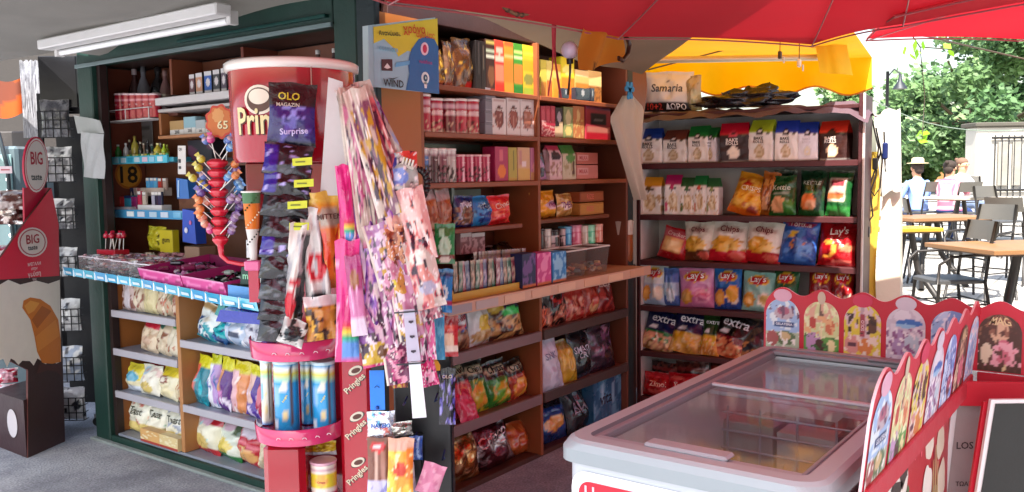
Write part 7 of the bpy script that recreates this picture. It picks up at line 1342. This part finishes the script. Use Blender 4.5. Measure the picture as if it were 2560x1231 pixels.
# things beyond the left end of the kiosk
def curve_cloth(u, v): return tuple(atd(-20+330*u, 195+95*v*(1-.3*u)+10*math.sin(u*14), 6.7-.25*math.sin(u*9)))
mb = MB(); mb.grid(curve_cloth, 40, 10, lambda u, v: hx('d06020') if NZ.noise((u*5, v*2, 1)) > -.05 else hx('8a4a34'))
tag(mb.build('orange_banner', 'sunshade_fabric'), 'crumpled orange banner far behind the left end of the kiosk', 'banner')
tag(MB().box((0, 0, .95), (.9, .1, 1.9), '3a3634', bev=.01).build('dark_cabinet', 'painted_wood', None, facing(V((*atd(130, 600, 7.0)[:2], 0)))), 'dark tall cabinet behind the black grid rack', 'cabinet')
tag(MB().box((0, 0, 1.7), (6.6, .1, 3.4), '34302d', bev=.01).build('shop_wall', 'plaster', None, facing(V((*atd(0, 600, 8.2)[:2], 0)))), 'grey wall behind the fridge at the far left', 'wall')
# ================================================================ RIGHT OF THE RACK
bp_ = thing('cream_board', 'worn cream white panel with sun patches right of the snack rack', 'panel', tuple(V((*atd(2215, 700, 5.45)[:2], 0))), math.radians(-84.2))
def pan(u, v):
    l = 2212-42*v; r = 2250; a = atd(l+(r-l)*u, 470+560*v, 5.45); return tuple(a)
A0, A1 = atd(2208, 478, 5.45), atd(2250, 478, 5.45); B0, B1 = atd(2160, 1000, 5.45), atd(2252, 1000, 5.45); bk = V((.06, .0, 0))
mb = MB(); B0.z = .02; B1.z = .02; mb.raw([A0, A1, B1, B0, A0+bk, A1+bk, B1+bk, B0+bk], [(0, 1, 2, 3), (5, 4, 7, 6), (0, 4, 5, 1), (1, 5, 6, 2), (0, 3, 7, 4)], 'c8bca8'); mb.build('slab', 'plaster', bp_, MX.Identity(4))
mb = MB(); mb.grid(lambda u, v: tuple(atd(2184+68*u+14*v*(1-u), 285+205*v-16*u+5*math.sin(u*9), 5.40)+V((.02*math.sin(u*12+v*2), 0, 0))), 16, 24, 'c4c0b6'); tag(mb.build('white_drape', 'fabric'), 'white sheet hanging above the cream panel, glaring in the sun', 'sheet')
mb = MB(); mb.grid(lambda u, v: tuple(atd(2168+26*u-8*v*(1-u)+5*math.sin(v*7), 380+440*v, 5.28)+V((.02*math.sin(u*6+v*5), 0, 0))), 8, 30, 'c8a838'); tag(mb.build('yellow_cloth', 'fabric'), 'narrow yellow cloth hanging down beside the snack rack', 'cloth')
mb = MB()
for pts in ([(2180, 300), (2196, 370), (2190, 440), (2176, 480), (2182, 540), (2168, 560), (2160, 610), (2163, 700)], [(2190, 320), (2206, 400), (2200, 470), (2186, 490), (2172, 470), (2186, 430), (2202, 380)], [(2210, 330), (2212, 400), (2214, 430)]):
    mb.tube([atd(*p, 5.2) for p in pts], .005, '1a1614', 6)
for p in ((2160, 490), (2168, 580), (2188, 410)): mb.box(tuple(atd(*p, 5.19)), (.03, .03, .07), '1a1816', bev=.006)
mb.box(tuple(atd(2213, 378, 5.19)), (.03, .03, .10), '1a2858', bev=.008)
tag(mb.build('cables', 'plastic'), 'tangle of black cables hanging at the right side of the snack rack', 'cables')
# yellow awning beyond the rack
aw = thing('awning', 'bright yellow awning with wavy front edge beyond the snack rack', 'awning', (6.1, 2.5, 2.3))
def val(u, v):
    px = 1596+584*u; yt = 158-14*u; yb = 226+11*math.cos(u*2*math.pi*3.55-1.2); p = atd(px, yt+(yb-yt)*v, 6.6+.10*math.sin(u*22.3+1)*v); return tuple(p)
mb = MB(); mb.grid(val, 90, 8, 'ffb600'); mb.build('valance', 'sunshade_fabric', aw, MX.Identity(4))
E_ = [V(val(i/60, 1)) for i in range(61)]; MB().tube([p+V((0, 0, -.004)) for p in E_], .007, 'c87818', 6).build('piping', 'fabric', aw, MX.Identity(4))
def roofc(u, v):
    a = V(val(u, 0)); b = atd(1440+640*u, 34+20*u, 4.1+.2*u)+V((0, 0, .1)); p = a.lerp(b, v); p.z += .02*math.sin(u*16)*v*(1-v); return tuple(p)
mb = MB(); mb.grid(roofc, 40, 14, 'e09818'); mb.build('roof_cloth', 'awning_fabric', aw, MX.Identity(4))
a, b = atd(1540, 152, 5.6), atd(2050, 144, 6.0); MB().cyl(tuple(a), tuple(b), .022, n=10, col='c8bca0').build('front_bar', 'metal', aw, MX.Identity(4))
a, b = atd(1620, 175, 5.9), atd(1840, 118, 6.1); MB().cyl(tuple(a), tuple(b), .006, n=6, col='6a5a40').build('arm', 'metal', aw, MX.Identity(4))
mb = MB(); mb.grid(lambda u, v: tuple(atd(2030+80*u+20*v, 62+120*v+26*u-20*u*v, 5.9)+V((.03*math.sin(u*7), 0, 0))), 14, 14, 'e8c030'); tag(mb.build('yellow_flap', 'sunshade_fabric'), 'yellow cloth flap lit by the sun between the two parasols', 'cloth')
for k, (px, py, c, lb) in enumerate(((1950, 130, '3a3430', 'dark clip with white tag hanging under the awning'), (1998, 150, 'e4e0d8', 'small white hanger under the awning'))):
    mb = MB(); p = atd(px, py, 5.5); mb.cyl(tuple(p), tuple(p+V((0, 0, .10))), .003, n=5, col='2c2824').box(tuple(p+V((.0, 0, -.02))), (.035, .02, .05), c, bev=.006, M=None).box(tuple(p+V((.012, -.02, -.05))), (.02, .006, .04), 'c8c4c0', bev=.002)
    tag(mb.build('hanging_clip', 'plastic'), lb, 'clip')
p0 = atd(2090, 60, 5); p1 = atd(2570, 150, 6.5); p2 = atd(2320, 92, 5.8)
tag(MB().tube([p0, p2, p1], .006, '5a4c40', 6).build('guy_wire', 'metal'), 'thin dark wire running across below the right parasol', 'wire')
tag(MB().tube([atd(2130+48*k, 205+120*(k/9)**.6+30*math.sin(k/9*math.pi), 10) for k in range(10)], .006, '8a9a88', 5).build('sagging_wire', 'metal'), 'thin sagging wire in front of the tree', 'wire')
# ================================================================ CAFE FURNITURE
DK = '26221f'
def chair_mesh(arms=True):
    root = thing('cafe_chair', '', 'chair'); root.name = 'cafe_chair'
    for sx in (-1, 1): MB().tube([(sx*.18, -.17, .45), (sx*.19, -.19, .2), (sx*.21, -.22, 0)], .013, DK, 7).build('leg', 'dark_metal', root)
    for sx in (-1, 1): MB().tube([(sx*.22, .26, 0), (sx*.19, .19, .45), (sx*.19, .22, .70), (sx*.18, .27, .92)], .013, DK, 7).build('leg', 'dark_metal', root)
    st_ = MB(); pts = rrect(-.21, .21, -.2, .2, .07); n = len(pts); st_.raw([(x, y, .445) for x, y in pts]+[(x, y, .468) for x, y in pts]+[(x*.9, y*.9, .476) for x, y in pts], [tuple(range(n))[::-1], tuple(range(2*n, 3*n))]+[(k*n+i, k*n+(i+1) % n, (k+1)*n+(i+1) % n, (k+1)*n+i) for k in range(2) for i in range(n)], '4a4a4a'); st_.build('seat', 'dark_metal', root)
    MB().grid(lambda u, v: ((u-.5)*.40, .262+.03*(1-(2*u-1)**2)+(v-.5)*.03, .77+.15*v), 10, 4, '55524c').grid(lambda u, v: ((u-.5)*.40, .272+.03*(1-(2*u-1)**2)+(v-.5)*.03, .77+.15*v), 10, 4, '55524c', flip=True).build('backrest', 'wood', root)
    MB().tube([(-.185, .215, .62), (0, .235, .62), (.185, .215, .62)], .008, DK, 6).build('back_rail', 'dark_metal', root)
    for q_ in ([(-.19, -.18, .3), (.19, -.18, .3)], [(-.2, .2, .3), (.2, .2, .3)], [(-.19, -.18, .28), (-.2, .2, .28)], [(.19, -.18, .28), (.2, .2, .28)]): MB().tube(q_, .007, DK, 6).build('stretcher', 'dark_metal', root)
    if arms:
        for sx in (-1, 1): MB().tube([(sx*.19, .21, .66), (sx*.25, .08, .67), (sx*.26, -.12, .66), (sx*.235, -.20, .60), (sx*.21, -.2, .45)], .012, DK, 7).build('armrest', 'dark_metal', root)
    return root
chA, chB = chair_mesh(True), chair_mesh(False); usedc = set()
def put_chair(src, px, dep, rz, lb):
    p = atd(px, 600, dep); o = src if src.name not in usedc else copy_tree(src); usedc.add(src.name)
    o.location = (p.x, p.y, gz(p.x, p.y)+.004); o.rotation_euler = (0, 0, rz); tag(o, lb, 'chair', 'dark cafe chairs'); o.name = 'cafe_chair'; return o
usedc = set(); a_n, b_n = chA, chB
_first = {}
def pc(kind, *a):
    src = a_n if kind else b_n; px, dep, rz, lb = a; p = atd(px, 600, dep)
    o = src if kind not in _first else copy_tree(src); _first[kind] = 1
    o.location = (p.x, p.y, gz(p.x, p.y)+.004); o.rotation_euler = (0, 0, rz); tag(o, lb, 'chair', 'dark cafe chairs'); return o
pc(1, 2372, 6.9, -2.45+math.pi*0, 'nearest dark cafe chair with arms, facing the wood table')
pc(1, 2450, 8.4, -2.0, 'dark armchair behind the near wood table')
pc(0, 2300, 13.4, 2.6, 'dark cafe chair under the person in light blue')
pc(0, 2388, 13.0, 2.5, 'dark cafe chair under the person in pink')
pc(1, 2425, 14.6, -1.2, 'empty dark chair turned sideways near the white wall')
pc(0, 2330, 9.6, .3, 'dark cafe chair half hidden behind the nearest chair')
pc(0, 2540, 9.4, 1.2, 'dark cafe chair at the right edge behind the table')
pc(0, 2500, 11.5, -.6, 'small distant dark chair right of the seated people')
def table(px, dep, w_, d_, col, rz, lb, leg='metal'):
    p = atd(px, 600, dep); t = thing('cafe_table', lb, 'table', (p.x, p.y, gz(p.x, p.y)+.004), rz, 'cafe tables')
    MB().box((0, 0, .735), (w_, d_, .035), col, bev=.004).build('tabletop', 'wood', t); MB().box((0, 0, .715), (w_*.92, d_*.92, .02), '5a3c20').build('apron', 'wood', t)
    MB().tube([(-.05, 0, .70), (-.12, 0, .35), (-.28, -.2, 0)], .03, DK, 8).tube([(.05, 0, .70), (.12, 0, .35), (.28, -.2, 0)], .03, DK, 8).tube([(0, .05, .7), (0, .12, .35), (0, .28, 0)], .03, DK, 8).build('pedestal', 'dark_metal', t); return t
table(2560, 6.6, 1.1, .8, '86603a', math.radians(-53.5)+.15, 'big wood-topped cafe table at the right edge')
table(2330, 9.3, 1.0, .7, '86603e', math.radians(-40), 'wood-topped cafe table behind the nearest chair')
table(2265, 8.2, .5, .4, 'a08020', math.radians(-50), 'small yellow table beside the cream panel')
table(2400, 12.2, .7, .7, 'a8a094', math.radians(-30), 'pale table in front of the seated people')
# ================================================================ PEOPLE (seated, far, in the sun)
def person(px, dep, rz, label, shirt, trousers, hair, hat=None, arm=0, twist=0, stripes=None):
    J = {'pel': ((0, .02, .50), .15), 'hipb': ((0, .06, .56), .15), 'waist': ((0, .04, .70), .135), 'chest': ((0, .02, .90), .155), 'neckb': ((0, 0, 1.05), .085), 'neck': ((0, -.01, 1.11), .055), 'head0': ((0, -.02, 1.17), .075), 'head1': ((0, -.025, 1.24), .092), 'head2': ((0, -.015, 1.30), .078), 'chin': ((0, -.075, 1.175), .035), 'nose': ((0, -.115, 1.225), .014)}
    Ed = [('pel', 'hipb'), ('hipb', 'waist'), ('waist', 'chest'), ('chest', 'neckb'), ('neckb', 'neck'), ('neck', 'head0'), ('head0', 'head1'), ('head1', 'head2'), ('head0', 'chin'), ('head1', 'nose')]
    for s, n in ((-1, 'l'), (1, 'r')):
        J['sh'+n] = ((s*.17, .0, 1.0), .065); J['el'+n] = ((s*(.24), -.05-.08*arm, .76+.05*arm), .045); J['wr'+n] = ((s*.13, -.26, .72+.06*arm), .030); J['pa'+n] = ((s*.10, -.33, .72+.06*arm), .030)
        Ed += [('chest', 'sh'+n), ('sh'+n, 'el'+n), ('el'+n, 'wr'+n), ('wr'+n, 'pa'+n)]
        for k in range(5):
            dx_ = (-.032, -.012, .004, .020, .032)[k]*1.0; L = (.05, .075, .085, .078, .06)[k]; bx_ = s*.10; J[f'f{n}{k}'] = ((bx_+dx_, -.33-L*.6, .715+.06*arm+(.012 if k == 0 else 0)), .0095); J[f'g{n}{k}'] = ((bx_+dx_*1.15, -.33-L, .70+.06*arm), .008); Ed += [('pa'+n, f'f{n}{k}'), (f'f{n}{k}', f'g{n}{k}')]
        J['hp'+n] = ((s*.09, 0, .52), .10); J['kn'+n] = ((s*.14, -.42, .53), .065); J['an'+n] = ((s*.14, -.40, .10), .042); J['he'+n] = ((s*.14, -.38, .045), .042); J['to'+n] = ((s*.15, -.56, .03), .03)
        Ed += [('pel', 'hp'+n), ('hp'+n, 'kn'+n), ('kn'+n, 'an'+n), ('an'+n, 'he'+n), ('he'+n, 'to'+n)]
    names = list(J); me = bpy.data.meshes.new('p'); me.from_pydata([J[k][0] for k in names], [(names.index(a), names.index(b)) for a, b in Ed], []); o = bpy.data.objects.new('p', me); COL.objects.link(o)
    md = o.modifiers.new('s', 'SKIN'); md.use_smooth_shade = True
    for i, k in enumerate(names): r = J[k][1]; me.skin_vertices[0].data[i].radius = (r*(1.15 if k in ('chest', 'waist', 'hipb') else 1), r*(.80 if k in ('chest', 'waist', 'hipb', 'pel') else 1)); me.skin_vertices[0].data[i].use_root = (k == 'pel')
    ms = o.modifiers.new('u', 'SUBSURF'); ms.levels = 2; ms.render_levels = 2
    dg = bpy.context.evaluated_depsgraph_get(); ev = o.evaluated_get(dg).to_mesh(); vs = [tuple(v.co) for v in ev.vertices]; fs = [tuple(f.vertices) for f in ev.polygons]; o.evaluated_get(dg).to_mesh_clear(); bpy.data.objects.remove(o)
    SK, SH, TR = hx('c89878'), hx(shirt), hx(trousers)
    def colr(p):
        x, y, z = p
        if z > 1.085: return SK
        if y < -.22 and z > .62 and abs(x) < .2: return SK
        if z < .08: return hx('3c3430')
        if z < .60 and (y < -.12 or z < .56): return TR
        if stripes and int(z*28) % 2 == 0: return hx(stripes)
        return SH
    root_M = lambda: None
    p = atd(px, 500, dep); body = MB(); body.vcol(vs, fs, [colr(v) for v in vs]); b = body.build('person', 'fabric', None, MX.Translation((p.x, p.y, gz(p.x, p.y)+.0)) @ RZ(rz) @ MX.Diagonal((.93, .93, .91, 1))); tag(b, label, 'person', 'people seated at the cafe')
    hr = MB(); hr.ball((0, .0, 1.285), .098, hair, 16, (1, 1.05, .85)); hr.ball((0, .045, 1.22), .078, hair, 12, (1, .8, 1)); hr.build('hair', 'fabric', b)
    if not hat: hr2 = MB(); hr2.ball((0, .10, 1.33), .035, hair, 10); hr2.build('hair_bun', 'fabric', b)
    fc = MB(); [fc.ball((s*.032, -.112, 1.245), .009, '2a2018', 6) for s in (-1, 1)]; fc.box((0, -.103, 1.192), (.04, .01, .008), '9a5048'); [fc.ball((s*.094, -.01, 1.23), .018, 'c08868', 6, (.5, 1, 1.4)) for s in (-1, 1)]; fc.build('face', 'skin', b)
    if hat: MB().lathe([(.17, 1.32), (.16, 1.33), (.10, 1.335), (.095, 1.40), (.07, 1.42), (0, 1.425)], 18, hat).build('hat', 'fabric', b)
    return b
D_IN = math.radians(-53.5)
person(2292, 13.35, D_IN+math.pi+.15, 'person in a light blue shirt and straw hat seated with back turned', '7c98cc', '4c5c84', '3a2c24', 'a89878')
person(2372, 13.0, D_IN+math.pi-.9, 'person in a pink striped top with dark pinned-up hair, leaning forward', 'b85c70', '1c3468', '2c2018', None, 1, stripes='d8b8c0')
person(2402, 14.4, D_IN+.5, 'person in a white shirt seated beyond the one in pink', 'b8bcc4', '5c6a84', '6a5040', None, 1)
# ================================================================ BACKGROUND BUILDINGS AND TREES
def bldg(name, label, px0, px1, ytop, dep, th, col, rz=math.radians(-53.5)):
    a, b = atd(px0, ytop, dep), atd(px1, ytop, dep); L = (b-a).length; c = (a+b)/2; z0 = gz(c.x, c.y)-.1; t = thing(name, label, 'building', (c.x, c.y, z0), rz)
    MB().box((0, th/2, (a.z-z0)/2), (L, th, a.z-z0), col, bev=.02).build('wall', 'plaster', t); return t, L, a.z-z0
t, L, h = bldg('white_hut', 'white plastered hut with black iron window bars at right', 2442, 2760, 318, 20, .5, 'b0aca4')
MB().box((0, .25, h+.05), (L+.14, .7, .10), '4a463e', bev=.02).build('roof', 'plaster', t)
x0 = -L/2; kx = 20/FPX; g_ = MB()
zz = lambda py: atd(2500, py, 20).z-t.location.z
for px in (2486, 2503, 2520, 2534, 2552, 2575, 2600): g_.cyl((x0+(px-2442)*kx, -.06, zz(492)), (x0+(px-2442)*kx, -.06, zz(338)), .014, n=6, col='1c1c1e')
for py in (345, 476): g_.cyl((x0+(2478-2442)*kx, -.06, zz(py)), (x0+(2640-2442)*kx, -.06, zz(py)), .028, n=6, col='141416')
for px in (2506, 2542): g_.box((x0+(px-2442)*kx, -.05, zz(410)), (.22, .03, 1.0), '8c8880', bev=.005)
g_.build('window_bars', 'dark_metal', t)
tag(bx(MB(), -4, 8, 0, .5, 0, .28, 'a8a49c', .02).build('kerb', 'plaster', None, MX.Translation((*atd(2440, 545, 17.5)[:2], gz(17, 1)-.02)) @ RZ(D_IN)), 'long low stone kerb in front of the white hut', 'kerb')
bldg('ochre_house', 'orange ochre house front glimpsed behind the tree', 2380, 2470, 380, 34, 3, 'c88a50')
bldg('white_house', 'long pale house front far behind the seated people', 1500, 2400, 395, 42, 4, 'dcd6c8')
p = atd(2240, 300, 16); lm = thing('street_lamp', 'black street lamp with a hanging bell shade beside the tree', 'street lamp', (p.x, p.y, gz(p.x, p.y)), D_IN)
zt = atd(2216, 180, 16).z-gz(p.x, p.y); MB().tube([(-.17, 0, 0), (-.17, 0, zt)], .03, '20242a', 8).build('pole', 'dark_metal', lm); MB().tube([(-.17, 0, zt-.1), (-.05, 0, zt+.04), (.06, 0, zt-.05)], .014, '20242a', 6).build('arm', 'dark_metal', lm); MB().lathe([(.13, -.32), (.11, -.28), (.04, -.18), (.02, -.05)], 12, '2a2e34', T(.06, 0, zt)).build('lamp_shade', 'dark_metal', lm)
def tree(label, px, dep, py0, rad, nleaf, cols, seed, hgt=None, flatten=.8):
    p = atd(px, py0, dep); x, y = p.x, p.y; z0 = gz(x, y); R_ = random.Random(seed); t = thing('plane_tree', label, 'tree', (x, y, z0))
    cz = p.z-z0; tr = MB(); tr.tube([(0, 0, -.1), (.05, 0, cz*.3), (.0, .1, cz*.6), (.1, 0, cz)], [rad*.09, rad*.07, rad*.06, rad*.03], '6a5a48', 8)
    for k in range(7):
        a = k*.9+R_.random(); tr.tube([(0, 0, cz*.45), (rad*.3*math.cos(a), rad*.3*math.sin(a), cz*.75), (rad*.75*math.cos(a), rad*.75*math.sin(a), cz+R_.uniform(-.3, .5)*rad)], [rad*.04, rad*.025, rad*.01], '6a5a48', 6)
    tr.build('trunk', 'bark', t); cr = MB(); cl = []
    for k in range(46):
        a, b = R_.uniform(0, 6.28), R_.uniform(-1, 1); r = rad*(.35+.65*R_.random()**.5); c_ = math.sqrt(1-b*b); cl.append((r*c_*math.cos(a), r*c_*math.sin(a), cz+r*b*flatten, rad*R_.uniform(.16, .32), R_.choice(cols)))
    vs, fs, cs = [], [], []
    for k in range(nleaf):
        c = cl[k % len(cl)]; q = V((R_.gauss(0, 1), R_.gauss(0, 1), R_.gauss(0, .7))); q = q.normalized()*c[3]*R_.random()**.4; o = V(c[:3])+q; s_ = R_.uniform(.05, .13)*dep/22
        u = V((R_.gauss(0, 1), R_.gauss(0, 1), R_.gauss(0, .6))).normalized(); w_ = u.orthogonal().normalized(); n = len(vs); vs += [o+u*s_, o+w_*s_*.7, o-u*s_, o-w_*s_*.7]; fs.append((n, n+1, n+2, n+3)); j = R_.uniform(.75, 1.2); cc = hx(c[4]); cs.append(tuple(v*j for v in cc))
    cr.raw(vs, fs, cs, False); cr.build('crown', 'leaf', t); return t
G1 = ['6c8c58', '7c9e68', '587a4c', '8cac74', '9cba84']
tree('large leafy plane tree filling the upper right behind the hut', 2480, 24, 250, 2.6, 16000, G1, 3)
tree('mid green tree left of the large one, over the seated people', 2375, 27, 300, 1.9, 9000, G1, 5)
tree('low pale tree far behind the person in the straw hat', 2290, 30, 390, 1.2, 5000, ['8aa058', '9ab06a', '7c9450'], 8)
tree('small distant tree above the right end of the snack rack', 2120, 36, 240, 1.1, 3000, G1, 11)
mb = MB(); R_ = random.Random(4)
for k in range(16):
    o = atd(R_.uniform(2262, 2380), R_.uniform(112, 140) if k < 12 else R_.uniform(330, 360), 7.5)+V((R_.uniform(-.2, .2), 0, 0)); u = V((R_.gauss(0, 1), R_.gauss(0, 1), R_.gauss(-1, .4))).normalized()*.05; w_ = u.orthogonal().normalized()*.035
    if k >= 12: o = atd(2305+R_.uniform(-8, 8), 345+R_.uniform(-12, 12), 7.5)
    mb.raw([o+u, o+w_, o-u, o-w_], [(0, 1, 2, 3)], '8ac020')
mb.tube([atd(2260, 60, 7.5), atd(2300, 118, 7.5), atd(2380, 124, 7.5)], .006, '4a4030', 5); mb.tube([atd(2300, 118, 7.5), atd(2312, 240, 7.5), atd(2305, 350, 7.5)], .004, '4a4030', 5)
tag(mb.build('vine', 'leaf'), 'thin vine with sunlit yellow-green leaves under the right parasol', 'vine')
# ================================================================ bookkeeping: identical labels share one group
tag(MB().box((-1, -13, 4.0), (12, 3, 8), '8a8070', bev=.05).build('light_block_house', 'plaster'), 'unseen plastered house added right of the viewer to block light', 'building')  # out-of-view mass added to cut sky light and ground bounce
